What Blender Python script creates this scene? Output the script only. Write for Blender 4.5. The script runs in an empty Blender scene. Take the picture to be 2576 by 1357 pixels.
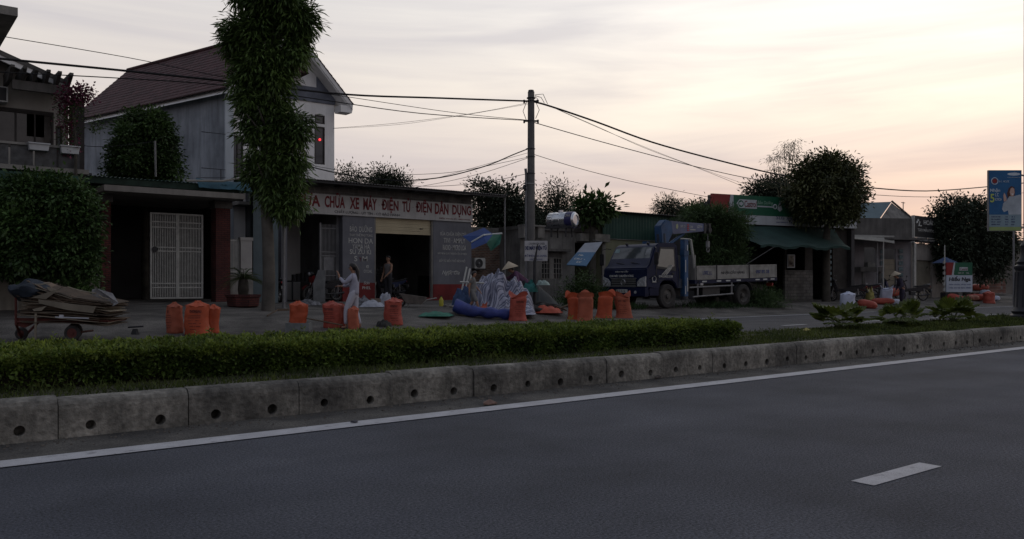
import bpy, bmesh, math, random
import numpy as np
from mathutils import Vector, Matrix, noise
R=math.radians
sc=bpy.context.scene; col=sc.collection
# ---------------------------------------------------------------- camera
F=2100.0; H=1.1; HY=715.0; TH=R(52.1); c_=math.cos(TH); s_=math.sin(TH)
cam_d=bpy.data.cameras.new('camera'); cam=bpy.data.objects.new('camera',cam_d); col.objects.link(cam)
cam_d.sensor_width=36; cam_d.lens=36*F/2576; cam_d.shift_y=(HY-678.5)/2576; cam_d.clip_start=.05; cam_d.clip_end=3000
cam.location=(0,0,H); cam.rotation_euler=(R(90),0,TH-R(90)); sc.camera=cam
# ---------------------------------------------------------------- world / sun / exposure
SUN_AZ=TH-R(27)      # direction of the glow, measured from +X (the road runs along +X)
w=bpy.data.worlds.new('World'); sc.world=w; w.use_nodes=True
nt=w.node_tree; N=nt.nodes; Lk=nt.links; N.clear()
def nd(t,**k):
    n=N.new(t)
    for a,b in k.items(): setattr(n,a,b)
    return n
out=nd('ShaderNodeOutputWorld'); bg=nd('ShaderNodeBackground'); Lk.new(bg.outputs[0],out.inputs[0])
sky=nd('ShaderNodeTexSky',sky_type='NISHITA'); sky.sun_disc=False; sky.sun_elevation=R(4); sky.sun_rotation=R(90)-SUN_AZ
sky.air_density=1.5; sky.dust_density=3
tc=nd('ShaderNodeTexCoord')
sep=nd('ShaderNodeSeparateXYZ'); Lk.new(tc.outputs['Generated'],sep.inputs[0])
def mth(op,a,b=None,cl=False):
    n=nd('ShaderNodeMath',operation=op,use_clamp=cl)
    for i,v in enumerate((a,b)):
        if v is None: continue
        if isinstance(v,(int,float)): n.inputs[i].default_value=v
        else: Lk.new(v,n.inputs[i])
    return n.outputs[0]
def ramp(fac,pts,mode='LINEAR'):
    n=nd('ShaderNodeValToRGB'); Lk.new(fac,n.inputs[0]); e=n.color_ramp.elements; n.color_ramp.interpolation=mode
    while len(e)>1: e.remove(e[-1])
    e[0].position=pts[0][0]; e[0].color=(*pts[0][1],1)
    for p,c in pts[1:]:
        x=e.new(p); x.color=(*c,1)
    return n.outputs[0]
def mix(fac,a,b,bt='MIX'):
    n=nd('ShaderNodeMix',data_type='RGBA',blend_type=bt)
    for i,v in ((0,fac),(6,a),(7,b)):
        if isinstance(v,(int,float)): n.inputs[i].default_value=v
        elif isinstance(v,tuple): n.inputs[i].default_value=(*v,1)
        else: Lk.new(v,n.inputs[i])
    return n.outputs[2]
# az = how far toward the glow a direction points (-1..1), el = sine of the elevation
az=mth('ADD',mth('MULTIPLY',sep.outputs[0],math.cos(SUN_AZ)),mth('MULTIPLY',sep.outputs[1],math.sin(SUN_AZ)))
el=sep.outputs[2]
base=ramp(el,[(0,(.62,.47,.42)),(.07,(.69,.56,.505)),(.10,(.68,.58,.55)),(.145,(.63,.58,.59)),(.185,(.72,.66,.64)),(.24,(.74,.695,.67)),(.32,(.74,.72,.71)),(.45,(.62,.63,.66)),(1,(.38,.43,.53))])
# long thin cloud bands: noise on the direction, stretched along the horizon and slightly tilted
mp=nd('ShaderNodeMapping'); Lk.new(tc.outputs['Generated'],mp.inputs[0]); mp.inputs['Rotation'].default_value=(R(5),R(-5),0); mp.inputs['Scale'].default_value=(1.1,1.1,13)
n1=nd('ShaderNodeTexNoise'); Lk.new(mp.outputs[0],n1.inputs[0]); n1.inputs['Scale'].default_value=1.7; n1.inputs['Detail'].default_value=5; n1.inputs['Roughness'].default_value=.52; n1.inputs['Distortion'].default_value=.6
band=ramp(n1.outputs[0],[(.33,(0,0,0)),(.67,(1,1,1))])
dark=mix(band,(.87,.865,.91),(1.07,1.05,1.02))
sky1=mix(1.0,base,dark,'MULTIPLY')
g1=mth('POWER',mth('MAXIMUM',az,0.0),7.0)
elw=ramp(el,[(0,(.25,.25,.25)),(.07,(.45,.45,.45)),(.16,(.8,.8,.8)),(.32,(1,1,1)),(.55,(.5,.5,.5)),(1,(.0,.0,.0))])
glow=mth('MULTIPLY',g1,elw)
glow2=mth('MULTIPLY',glow,ramp(n1.outputs[0],[(.3,(.55,.55,.55)),(.62,(1.2,1.2,1.2))]))
gcol=ramp(el,[(0,(.30,.16,.07)),(.12,(.42,.30,.15)),(.20,(.50,.43,.28)),(.30,(.55,.52,.44)),(1,(.4,.4,.4))])
sky2=mix(glow2,sky1,mix(1.0,sky1,gcol,'ADD'))
dim=ramp(mth('ADD',mth('MULTIPLY',az,.5),.5),[(0,(.54,.58,.66)),(.45,(.72,.74,.79)),(.72,(1.06,1.06,1.06))])
sky3=mix(1.0,sky2,dim,'MULTIPLY')
sk=mix(1.0,sky.outputs[0],(.06,.06,.06),'MULTIPLY')
Lk.new(mix(.93,sk,sky3),bg.inputs[0]); bg.inputs[1].default_value=1.0
sun_d=bpy.data.lights.new('sun','SUN'); sun_d.energy=.12; sun_d.angle=R(14); sun_d.color=(1,.72,.5)
sun=bpy.data.objects.new('sun',sun_d); col.objects.link(sun)
sd=Vector((math.cos(SUN_AZ)*math.cos(R(8)),math.sin(SUN_AZ)*math.cos(R(8)),math.sin(R(8))))
sun.rotation_euler=sd.to_track_quat('Z','Y').to_euler(); sun.location=(0,0,30)
sc.view_settings.view_transform='Standard'; sc.view_settings.look='None'; sc.view_settings.exposure=0; sc.view_settings.gamma=1
# ---------------------------------------------------------------- geometry helpers
def P(px,py,Z):
    X=(px-1288)/F*Z
    return Vector((Z*c_+X*s_, Z*s_-X*c_, H-(py-HY)/F*Z))
def UZ(px,v):
    r=(px-1288)/F; Z=v/(s_-r*c_); return Z*(c_+r*s_),Z
def PV(px,py,v):
    u,Z=UZ(px,v); return P(px,py,Z)
def zat(py,Z): return H-(py-HY)/F*Z
def sm(t): t=max(0,min(1,t)); return t*t*(3-2*t)
def g(u,v):
    z=0
    if v>17.6: z=.06*sm((v-17.6)/1.6)
    if v>19.1: z+=.17*sm((v-19.1)/1.4)
    if v>20.5: z+=.20*min(1,(v-20.5)/8)
    if v>21 and u<12: z+=.14*sm((v-21)/5)*sm((12-u)/2.5)
    return z
def G(px,py,lo=8,hi=90):
    for _ in range(50):
        m=(lo+hi)/2; p=P(px,py,m)
        if p.z>g(p.x,p.y): lo=m
        else: hi=m
    return P(px,py,(lo+hi)/2)
def depth(p): return p[0]*c_+p[1]*s_
def fwd(ang=0):  # heading (rotation z) whose +X points to image right, turned by ang deg toward the far side
    return TH-R(90)+R(ang)
WL={}
class MB:
    def __init__(s,M=None): s.v=[];s.f=[];s.mi=[];s.M=M or Matrix();s.cur=0
    def add(s,vs,fs,M=None):
        b=len(s.v); T=s.M@M if M is not None else s.M
        s.v+=[T@Vector(x) for x in vs]; s.f+=[tuple(b+i for i in f) for f in fs]; s.mi+=[s.cur]*len(fs); return s
    def box(s,a,b,M=None,tx=0,ty=0):
        x0,y0,z0=a;x1,y1,z1=b
        if x1<x0:x0,x1=x1,x0
        if y1<y0:y0,y1=y1,y0
        if z1<z0:z0,z1=z1,z0
        return s.add([(x0,y0,z0),(x1,y0,z0),(x1,y1,z0),(x0,y1,z0),(x0+tx,y0+ty,z1),(x1-tx,y0+ty,z1),(x1-tx,y1-ty,z1),(x0+tx,y1-ty,z1)],
          [(3,2,1,0),(4,5,6,7),(0,1,5,4),(1,2,6,5),(2,3,7,6),(3,0,4,7)],M)
    def quad(s,*p): return s.add(p,[tuple(range(len(p)))])
    def prism(s,poly,y0,y1,ax='y',M=None):
        n=len(poly)
        def q(a,b,t): return {'y':(a,t,b),'x':(t,a,b),'z':(a,b,t)}[ax]
        vs=[q(a,b,y0) for a,b in poly]+[q(a,b,y1) for a,b in poly]
        return s.add(vs,[tuple(range(n)),tuple(range(2*n-1,n-1,-1))]+[(i,i+n,(i+1)%n+n,(i+1)%n) for i in range(n)],M)
    def tube(s,pts,rad,n=8,cap=True,M=None,sq=1.0):
        pts=[Vector(p) for p in pts]
        if not isinstance(rad,(list,tuple)): rad=[rad]*len(pts)
        vs=[];fs=[];up=None
        for i,p in enumerate(pts):
            t=(pts[min(i+1,len(pts)-1)]-pts[max(i-1,0)])
            if t.length<1e-9: t=Vector((0,0,1))
            t.normalize()
            if up is None: up=Vector((0,0,1)) if abs(t.z)<.9 else Vector((1,0,0))
            a=t.cross(up).normalized(); b=a.cross(t).normalized(); up=b
            for k in range(n):
                h=2*math.pi*k/n; vs.append(p+(a*math.cos(h)+b*math.sin(h)*sq)*rad[i])
        for i in range(len(pts)-1):
            for k in range(n):
                fs.append((i*n+k,i*n+(k+1)%n,(i+1)*n+(k+1)%n,(i+1)*n+k))
        if cap: fs+= [tuple(range(n-1,-1,-1)),tuple((len(pts)-1)*n+k for k in range(n))]
        return s.add(vs,fs,M)
    def cyl(s,a,b,r,r2=None,n=16,M=None): return s.tube([a,b],[r,r if r2 is None else r2],n,True,M)
    def lathe(s,prof,n=20,M=None,cap=True):
        vs=[(r*math.cos(2*math.pi*k/n),r*math.sin(2*math.pi*k/n),z) for r,z in prof for k in range(n)]
        fs=[(i*n+k,i*n+(k+1)%n,(i+1)*n+(k+1)%n,(i+1)*n+k) for i in range(len(prof)-1) for k in range(n)]
        if cap: fs+=[tuple(range(n-1,-1,-1)),tuple((len(prof)-1)*n+k for k in range(n))]
        return s.add(vs,fs,M)
    def torus(s,c,R_,r,n=24,m=8,ax='y',M=None):
        vs=[];fs=[]
        for i in range(n):
            a=2*math.pi*i/n
            for k in range(m):
                b=2*math.pi*k/m; q=R_+r*math.cos(b); x=q*math.cos(a); z=q*math.sin(a); y=r*math.sin(b)
                vs.append({'y':(c[0]+x,c[1]+y,c[2]+z),'x':(c[0]+y,c[1]+x,c[2]+z),'z':(c[0]+x,c[1]+z,c[2]+y)}[ax])
        for i in range(n):
            for k in range(m): fs.append((i*m+k,((i+1)%n)*m+k,((i+1)%n)*m+(k+1)%m,i*m+(k+1)%m))
        return s.add(vs,fs,M)
    def ball(s,c,r,n=12,m=8,M=None):
        if not isinstance(r,(tuple,list)): r=(r,r,r)
        vs=[];fs=[]
        for j in range(m+1):
            t=math.pi*j/m
            for k in range(n): vs.append((c[0]+r[0]*math.sin(t)*math.cos(2*math.pi*k/n),c[1]+r[1]*math.sin(t)*math.sin(2*math.pi*k/n),c[2]-r[2]*math.cos(t)))
        for j in range(m):
            for k in range(n): fs.append((j*n+k,j*n+(k+1)%n,(j+1)*n+(k+1)%n,(j+1)*n+k))
        return s.add(vs,fs,M)
    def build(s,name,mats,parent=None,smooth=False,local=False,bevel=0,origin=None,fix=True,wob=0,wsc=2):
        me=bpy.data.meshes.new(name)
        org=Vector((0,0,0))
        if parent is not None and not local: org=WL.get(parent.name,Vector((0,0,0)))
        elif parent is None and not local:
            if origin is not None: org=Vector(origin)
            elif s.v:
                xs=[v.x for v in s.v];ys=[v.y for v in s.v];zs=[v.z for v in s.v]
                org=Vector(((min(xs)+max(xs))/2,(min(ys)+max(ys))/2,min(zs)))
        vv=s.v
        if wob: vv=[v+noise.noise_vector(v*wsc)*wob for v in vv]
        me.from_pydata([tuple(v-org) for v in vv],[],s.f)
        if not isinstance(mats,(list,tuple)): mats=[mats]
        for m in mats: me.materials.append(m)
        me.polygons.foreach_set('material_index',s.mi)
        if fix or bevel:
            bm=bmesh.new(); bm.from_mesh(me)
            bmesh.ops.remove_doubles(bm,verts=bm.verts,dist=1e-5)
            bmesh.ops.recalc_face_normals(bm,faces=bm.faces)
            if bevel:
                es=[e for e in bm.edges if len(e.link_faces)==2 and e.calc_face_angle(0)>R(30)]
                bmesh.ops.bevel(bm,geom=es,offset=bevel,segments=2,affect='EDGES',clamp_overlap=True)
            bm.to_mesh(me); bm.free()
        if smooth:
            me.polygons.foreach_set('use_smooth',[True]*len(me.polygons))
            try: me.set_sharp_from_angle(angle=R(40))
            except Exception: pass
        me.update()
        o=bpy.data.objects.new(name,me); col.objects.link(o)
        if parent is not None: o.parent=parent
        elif not local: o.location=org
        WL[o.name]=org if not local else Vector((0,0,0))
        return o
def tag(o,label=None,cat=None,group=None,kind=None):
    for k,v in (('label',label),('category',cat),('group',group),('kind',kind)):
        if v: o[k]=v
    return o
def thing(name,label,cat,loc,rz=0,group=None):
    o=bpy.data.objects.new(name,None); col.objects.link(o); o.location=loc; o.rotation_euler=(0,0,rz); o.empty_display_size=.2
    WL[o.name]=Vector(loc); return tag(o,label,cat,group)
def dup(root,loc,rz,label,group=None,mats=None):
    r=root.copy(); col.objects.link(r); r.location=loc; r.rotation_euler=(0,0,rz); r['label']=label
    if group: r['group']=group
    def rec(a,b):
        for ch in list(a.children):
            q=ch.copy(); col.objects.link(q); q.parent=b
            if mats and ch.name.split('.')[0] in mats:
                q.data=q.data.copy(); q.data.materials.clear(); q.data.materials.append(mats[ch.name.split('.')[0]])
            rec(ch,q)
    rec(root,r); return r
def frame(p,q,z=0):   # matrix: x along p->q (plan), y = to the left of it (away from the road), z up
    d=Vector((q[0]-p[0],q[1]-p[1],0)); L=d.length; d.normalize(); n=Vector((-d.y,d.x,0))
    M=Matrix(((d.x,n.x,0,p[0]),(d.y,n.y,0,p[1]),(0,0,1,z),(0,0,0,1))); return M,L
# ---------------------------------------------------------------- materials
MC={}
def mat(name,c,rough=.85,var=.25,sc_=2.5,bump=.0,bsc=30,metal=0,streak=0,spec=.3,c2=None,coat=0,isl=0,trans=0,dirt=0,uvz=1,alpha=None):
    if name in MC: return MC[name]
    m=bpy.data.materials.new(name); m.use_nodes=True; t=m.node_tree; n=t.nodes; l=t.links
    b=n['Principled BSDF']; b.inputs['Roughness'].default_value=rough; b.inputs['Metallic'].default_value=metal
    b.inputs['Specular IOR Level'].default_value=spec
    if coat: b.inputs['Coat Weight'].default_value=coat
    tcn=n.new('ShaderNodeTexCoord')
    def nz(scale,sz=(1,1,1),det=4):
        mpn=n.new('ShaderNodeMapping'); l.new(tcn.outputs['Object'],mpn.inputs[0]); mpn.inputs['Scale'].default_value=sz
        x=n.new('ShaderNodeTexNoise'); l.new(mpn.outputs[0],x.inputs[0]); x.inputs['Scale'].default_value=scale; x.inputs['Detail'].default_value=det; x.inputs['Roughness'].default_value=.6; return x.outputs[0]
    def rp(f,a,bb,p0=.3,p1=.7):
        x=n.new('ShaderNodeValToRGB'); l.new(f,x.inputs[0]); e=x.color_ramp.elements; e[0].position=p0; e[1].position=p1; e[0].color=(*a,1); e[1].color=(*bb,1); return x.outputs[0]
    def mx(f,a,bb,bt='MIX'):
        x=n.new('ShaderNodeMix'); x.data_type='RGBA'; x.blend_type=bt
        for i,v in ((0,f),(6,a),(7,bb)):
            if isinstance(v,(int,float)): x.inputs[i].default_value=v
            elif isinstance(v,tuple): x.inputs[i].default_value=(*v,1)
            else: l.new(v,x.inputs[i])
        return x.outputs[2]
    lo=tuple(max(0,x*(1-var)) for x in c); hi=tuple(min(1,x*(1+var)) for x in (c2 or c))
    C=rp(nz(sc_),lo,hi)
    if isl:
        gi=n.new('ShaderNodeNewGeometry'); C=mx(1.0,C,rp(gi.outputs['Random Per Island'],(1-isl,)*3,(1+isl,)*3,0,1),'MULTIPLY')
    if streak: C=mx(rp(nz(6,(1,1,.12)),(0,0,0),(streak,)*3,.45,.75),C,tuple(x*.45 for x in c))
    if dirt: C=mx(rp(nz(1.3),(0,0,0),(dirt,)*3,.45,.7),C,(.06,.052,.042))
    l.new(C,b.inputs['Base Color'])
    if bump:
        bn=n.new('ShaderNodeBump'); bn.inputs['Strength'].default_value=bump; bn.inputs['Distance'].default_value=.02; l.new(nz(bsc),bn.inputs['Height']); l.new(bn.outputs[0],b.inputs['Normal'])
    if trans:
        tr=n.new('ShaderNodeBsdfTranslucent'); l.new(C,tr.inputs[0]); ms=n.new('ShaderNodeMixShader'); ms.inputs[0].default_value=trans
        l.new(b.outputs[0],ms.inputs[1]); l.new(tr.outputs[0],ms.inputs[2]); l.new(ms.outputs[0],n['Material Output'].inputs[0])
    MC[name]=m; m['b']=0; return m
def brickmat(name,c1,c2,mortar,scale=1.0,bw=.22,bh=.075,var=.3):
    m=bpy.data.materials.new(name); m.use_nodes=True; t=m.node_tree; n=t.nodes; l=t.links; b=n['Principled BSDF']; b.inputs['Roughness'].default_value=.9
    tcn=n.new('ShaderNodeTexCoord'); sp=n.new('ShaderNodeSeparateXYZ'); l.new(tcn.outputs['Object'],sp.inputs[0])
    ad=n.new('ShaderNodeMath'); ad.operation='ADD'; l.new(sp.outputs[0],ad.inputs[0]); l.new(sp.outputs[1],ad.inputs[1])
    cb=n.new('ShaderNodeCombineXYZ'); l.new(ad.outputs[0],cb.inputs[0]); l.new(sp.outputs[2],cb.inputs[1])
    br=n.new('ShaderNodeTexBrick'); l.new(cb.outputs[0],br.inputs[0]); br.inputs['Color1'].default_value=(*c1,1); br.inputs['Color2'].default_value=(*c2,1); br.inputs['Mortar'].default_value=(*mortar,1)
    br.inputs['Scale'].default_value=scale; br.inputs['Brick Width'].default_value=bw; br.inputs['Row Height'].default_value=bh; br.inputs['Mortar Size'].default_value=.012
    nz=n.new('ShaderNodeTexNoise'); nz.inputs['Scale'].default_value=2.2; nz.inputs['Detail'].default_value=6; l.new(tcn.outputs['Object'],nz.inputs[0])
    rp=n.new('ShaderNodeValToRGB'); l.new(nz.outputs[0],rp.inputs[0]); rp.color_ramp.elements[0].position=.3; rp.color_ramp.elements[0].color=(.45,.45,.45,1); rp.color_ramp.elements[1].position=.7; rp.color_ramp.elements[1].color=(1.2,1.2,1.2,1)
    x=n.new('ShaderNodeMix'); x.data_type='RGBA'; x.blend_type='MULTIPLY'; x.inputs[0].default_value=1; l.new(br.outputs[0],x.inputs[6]); l.new(rp.outputs[0],x.inputs[7]); l.new(x.outputs[2],b.inputs['Base Color'])
    bn=n.new('ShaderNodeBump'); bn.inputs['Distance'].default_value=.01; l.new(br.outputs['Fac'],bn.inputs['Height']); bn.invert=True; l.new(bn.outputs[0],b.inputs['Normal'])
    return m
def stripemat(name,cols,per,axis,rough=.8,warp=.0,wsc=3,uv=False):
    m=bpy.data.materials.new(name); m.use_nodes=True; t=m.node_tree; n=t.nodes; l=t.links; b=n['Principled BSDF']; b.inputs['Roughness'].default_value=rough
    tcn=n.new('ShaderNodeTexCoord'); src=tcn.outputs['UV' if uv else 'Object']
    dp=n.new('ShaderNodeVectorMath'); dp.operation='DOT_PRODUCT'; l.new(src,dp.inputs[0]); dp.inputs[1].default_value=axis
    v=dp.outputs['Value']
    if warp:
        nz=n.new('ShaderNodeTexNoise'); nz.inputs['Scale'].default_value=wsc; nz.inputs['Detail'].default_value=2; l.new(src,nz.inputs[0])
        mm=n.new('ShaderNodeMath'); mm.operation='MULTIPLY_ADD'; l.new(nz.outputs[0],mm.inputs[0]); mm.inputs[1].default_value=warp; l.new(v,mm.inputs[2]); v=mm.outputs[0]
    dv=n.new('ShaderNodeMath'); dv.operation='DIVIDE'; l.new(v,dv.inputs[0]); dv.inputs[1].default_value=per
    fr=n.new('ShaderNodeMath'); fr.operation='FRACT'; l.new(dv.outputs[0],fr.inputs[0])
    rp=n.new('ShaderNodeValToRGB'); l.new(fr.outputs[0],rp.inputs[0]); rp.color_ramp.interpolation='CONSTANT'; e=rp.color_ramp.elements
    while len(e)>1: e.remove(e[-1])
    e[0].position=0; e[0].color=(*cols[0][1],1)
    for p,cc in cols[1:]:
        q=e.new(p); q.color=(*cc,1)
    l.new(rp.outputs[0],b.inputs['Base Color']); return m
def emis(name,c,s):
    m=bpy.data.materials.new(name); m.use_nodes=True; b=m.node_tree.nodes['Principled BSDF']; b.inputs['Base Color'].default_value=(*c,1); b.inputs['Emission Color'].default_value=(*c,1); b.inputs['Emission Strength'].default_value=s; return m
# text as real, slightly raised lettering fitted to a rectangle of a frame
def text(parent,s,M,x0,x1,z0,z1,y,m,name='lettering',shear=0,ext=.003,fatten=0,local=False):
    cu=bpy.data.curves.new('t','FONT'); cu.body=s; cu.extrude=ext; cu.shear=shear; cu.offset=fatten; cu.resolution_u=3
    o=bpy.data.objects.new('t',cu); col.objects.link(o)
    dg=bpy.context.evaluated_depsgraph_get(); me=bpy.data.meshes.new_from_object(o.evaluated_get(dg))
    bpy.data.objects.remove(o); bpy.data.curves.remove(cu)
    vs=[v.co.copy() for v in me.vertices]; fs=[tuple(p.vertices) for p in me.polygons]; bpy.data.meshes.remove(me)
    if not vs: return None
    a0=min(v.x for v in vs);a1=max(v.x for v in vs);b0=min(v.y for v in vs);b1=max(v.y for v in vs)
    kx=(x1-x0)/(a1-a0);kz=(z1-z0)/(b1-b0)
    mb=MB(M); mb.add([(x0+(v.x-a0)*kx, y-v.z-ext, z0+(v.y-b0)*kz) for v in vs],fs)
    return mb.build(name,m,parent,fix=False,local=local)
def squiggle(parent,M,x0,x1,z0,z1,y,m,seed=0,name='lettering',local=False):
    """a line of lettering too small to be read: uneven upright strokes"""
    rd=random.Random(seed); mb=MB(M); x=x0; h=z1-z0
    while x<x1-h*.5:
        wd=h*rd.uniform(.35,.6)
        if rd.random()<.17: x+=h*.5; continue
        k=rd.randint(0,3)
        mb.box((x,y-.004,z0),(x+h*.13,y,z1))
        if k in(0,1): mb.box((x+h*.13,y-.004,z1-h*.14),(x+wd,y,z1))
        if k in(0,2): mb.box((x+h*.13,y-.004,z0),(x+wd,y,z0+h*.14))
        if k in(1,3): mb.box((x+wd-h*.13,y-.004,z0+h*.1),(x+wd,y,z1-h*.2))
        x+=wd+h*.16
    return mb.build(name,m,parent,local=local)
# foliage -----------------------------------------------------------------
def leafmesh(name,pos,dirs,nrm,L,W,m,parent=None,fold=.25,local=False,origin=None,lab=None):
    n=len(pos); d=dirs/np.linalg.norm(dirs,axis=1,keepdims=True); sd_=np.cross(d,nrm); sd_/=np.linalg.norm(sd_,axis=1,keepdims=True)+1e-9; up=np.cross(sd_,d)
    L=np.asarray(L).reshape(-1,1)*np.ones((n,1)); W=np.asarray(W).reshape(-1,1)*np.ones((n,1))
    v=np.empty((n,4,3)); v[:,0]=pos; v[:,1]=pos+d*L*.5+sd_*W*.5+up*W*fold; v[:,2]=pos+d*L; v[:,3]=pos+d*L*.5-sd_*W*.5+up*W*fold
    v=v.reshape(-1,3)
    org=np.array(WL.get(parent.name,(0,0,0))) if (parent is not None and not local) else (np.array(origin) if origin is not None else np.zeros(3))
    me=bpy.data.meshes.new(name); me.vertices.add(4*n); me.vertices.foreach_set('co',(v-org).ravel())
    me.loops.add(4*n); me.loops.foreach_set('vertex_index',np.arange(4*n)); me.polygons.add(n); me.polygons.foreach_set('loop_start',np.arange(0,4*n,4))
    me.materials.append(m); me.update(calc_edges=True); me.validate()
    o=bpy.data.objects.new(name,me); col.objects.link(o)
    if parent is not None: o.parent=parent
    elif not local: o.location=tuple(org)
    return o
def crown(blobs,n,seed,L,W,droop=.3,clump=.35,per=14,surf=.55):
    """blobs (centre, radii): leaves gathered in clumps through the volume, denser to the outside"""
    rg=np.random.default_rng(seed); vol=np.array([r[0]*r[1]*r[2] for _,r in blobs])**.75; vol/=vol.sum()
    ncl=max(1,n//per); bi=rg.choice(len(blobs),ncl,p=vol)
    C=np.array([b[0] for b in blobs])[bi]; Rr=np.array([b[1] for b in blobs])[bi]
    dv=rg.normal(size=(ncl,3)); dv/=np.linalg.norm(dv,axis=1,keepdims=True)
    rad=(surf+(1-surf)*rg.random((ncl,1)))*(.80+.30*rg.random((ncl,1))+.22*(rg.random((ncl,1))>.9))
    rad=rad*(1+.42*np.array([noise.noise(Vector((a*1.9+seed,b*1.9,c*2.3+q*3.1))) for (a,b,c),q in zip(dv,bi)]).reshape(-1,1))
    cc=C+dv*Rr*rad
    idx=np.repeat(np.arange(ncl),per); m=len(idx)
    off=rg.normal(size=(m,3))*clump*.5
    pos=cc[idx]+off
    out=off/(np.linalg.norm(off,axis=1,keepdims=True)+1e-6)*.9+dv[idx]*.6+rg.normal(size=(m,3))*.35; out[:,2]-=droop
    nr=rg.normal(size=(m,3))*.5; nr[:,2]+=1
    s=rg.uniform(.7,1.25,(m,1))
    return pos,out,nr,L*s,W*s
def tree(name,label,base,trunk,tr,blobs,n,L,W,leafm,barkm,seed,droop=.3,clump=.35,per=14,group=None,limbs=True,surf=.5,rag=4):
    t=thing(name,label,'tree',base,0,group)
    mb=MB(); k=len(trunk); mb.tube(trunk,[tr*(1-.55*i/max(1,k-1)) for i in range(k)],10)
    rd=random.Random(seed); top=Vector(trunk[-1])
    if limbs:
        for ce,rr in blobs:
            ce=Vector(ce); a=Vector(trunk[min(k-1,max(1,k-2))]).lerp(top,rd.random())
            for q in range(3):
                e=ce+Vector((rd.uniform(-.6,.6)*rr[0],rd.uniform(-.6,.6)*rr[1],rd.uniform(-.4,.7)*rr[2])); mm=a.lerp(e,.5)+Vector((rd.uniform(-.1,.1),rd.uniform(-.1,.1),rd.uniform(.0,.2)))*rr[2]*.6
                mb.tube([a,mm,e],[tr*.34,tr*.2,tr*.06],6)
    mb.build('trunk',barkm,t,smooth=True)
    sprigs=[]
    for ce,rr in blobs:
        for q in range(rag):
            dv=Vector((rd.gauss(0,1),rd.gauss(0,1),rd.gauss(.25,1))).normalized(); s=rd.uniform(.12,.30); o_=rd.uniform(.95,1.22)
            sprigs.append(((ce[0]+dv.x*rr[0]*o_,ce[1]+dv.y*rr[1]*o_,ce[2]+dv.z*rr[2]*o_),(rr[0]*s,rr[1]*s,rr[2]*s*1.2)))
    p,d,nr,l_,w_=crown(list(blobs)+sprigs,n,seed,L,W,droop,clump,per,surf)
    leafmesh('crown',p,d,nr,l_,w_,leafm,t)
    return t
def pxblob(px,py,Z,rx,rz,ry=None):  # ellipsoid seen at a pixel, radii in pixels, at depth Z
    k=Z/F; return (tuple(P(px,py,Z)),(rx*k,(ry or rx)*k,rz*k))
# ================================================================ MATERIALS
asphalt=mat('asphalt',(.041,.046,.060),.85,.22,.7,.6,120,c2=(.053,.058,.073))
_t=asphalt.node_tree; _b=_t.nodes['Principled BSDF']
def speckle(m,scale=260,amt=.35,worn=None,flake=0):
    t=m.node_tree; n=t.nodes; l=t.links; b=n['Principled BSDF']; src=b.inputs['Base Color'].links[0].from_socket
    tcn=n.new('ShaderNodeTexCoord'); vo=n.new('ShaderNodeTexNoise'); vo.inputs['Scale'].default_value=scale; vo.inputs['Detail'].default_value=2; l.new(tcn.outputs['Object'],vo.inputs[0])
    r=n.new('ShaderNodeValToRGB'); l.new(vo.outputs[0],r.inputs[0]); e=r.color_ramp.elements; e[0].position=.3; e[0].color=(1-amt,)*3+(1,); e[1].position=.72; e[1].color=(1+amt*1.3,)*3+(1,)
    x=n.new('ShaderNodeMix'); x.data_type='RGBA'; x.blend_type='MULTIPLY'; x.inputs[0].default_value=1; l.new(src,x.inputs[6]); l.new(r.outputs[0],x.inputs[7]); C=x.outputs[2]
    if worn:
        mp_=n.new('ShaderNodeMapping'); l.new(tcn.outputs['Object'],mp_.inputs[0]); mp_.inputs['Scale'].default_value=(.12,1.6,1)
        w_=n.new('ShaderNodeTexNoise'); w_.inputs['Scale'].default_value=.8; w_.inputs['Detail'].default_value=5; l.new(mp_.outputs[0],w_.inputs[0])
        r2=n.new('ShaderNodeValToRGB'); l.new(w_.outputs[0],r2.inputs[0]); r2.color_ramp.elements[0].position=.35; r2.color_ramp.elements[0].color=(.86,.86,.88,1); r2.color_ramp.elements[1].position=.65; r2.color_ramp.elements[1].color=(1.12,1.1,1.08,1)
        y=n.new('ShaderNodeMix'); y.data_type='RGBA'; y.blend_type='MULTIPLY'; y.inputs[0].default_value=1; l.new(C,y.inputs[6]); l.new(r2.outputs[0],y.inputs[7]); C=y.outputs[2]
    if flake:
        f_=n.new('ShaderNodeTexNoise'); f_.inputs['Scale'].default_value=9; f_.inputs['Detail'].default_value=9; f_.inputs['Roughness'].default_value=.75; l.new(tcn.outputs['Object'],f_.inputs[0])
        r3=n.new('ShaderNodeValToRGB'); l.new(f_.outputs[0],r3.inputs[0]); r3.color_ramp.elements[0].position=.56; r3.color_ramp.elements[0].color=(0,0,0,1); r3.color_ramp.elements[1].position=.66; r3.color_ramp.elements[1].color=(flake,)*3+(1,)
        y=n.new('ShaderNodeMix'); y.data_type='RGBA'; l.new(r3.outputs[0],y.inputs[0]); l.new(C,y.inputs[6]); y.inputs[7].default_value=(.06,.06,.065,1); C=y.outputs[2]
    l.new(C,b.inputs['Base Color']); return m
speckle(asphalt,70,.6,True)
asphalt2=speckle(mat('asphalt_far',(.062,.061,.064),.88,.25,.6,.4,150),120,.3,True)
gutter=speckle(mat('gutter_grit',(.050,.048,.047),.95,.35,2.2,.6,60,c2=(.072,.067,.060)),80,.5)
paint=speckle(mat('road_paint',(.34,.34,.36),.7,.15,5,.2,80),160,.2,None,.55)
paint_old=speckle(mat('worn_paint',(.36,.36,.36),.8,.25,2),60,.2,None,.35)
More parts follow.
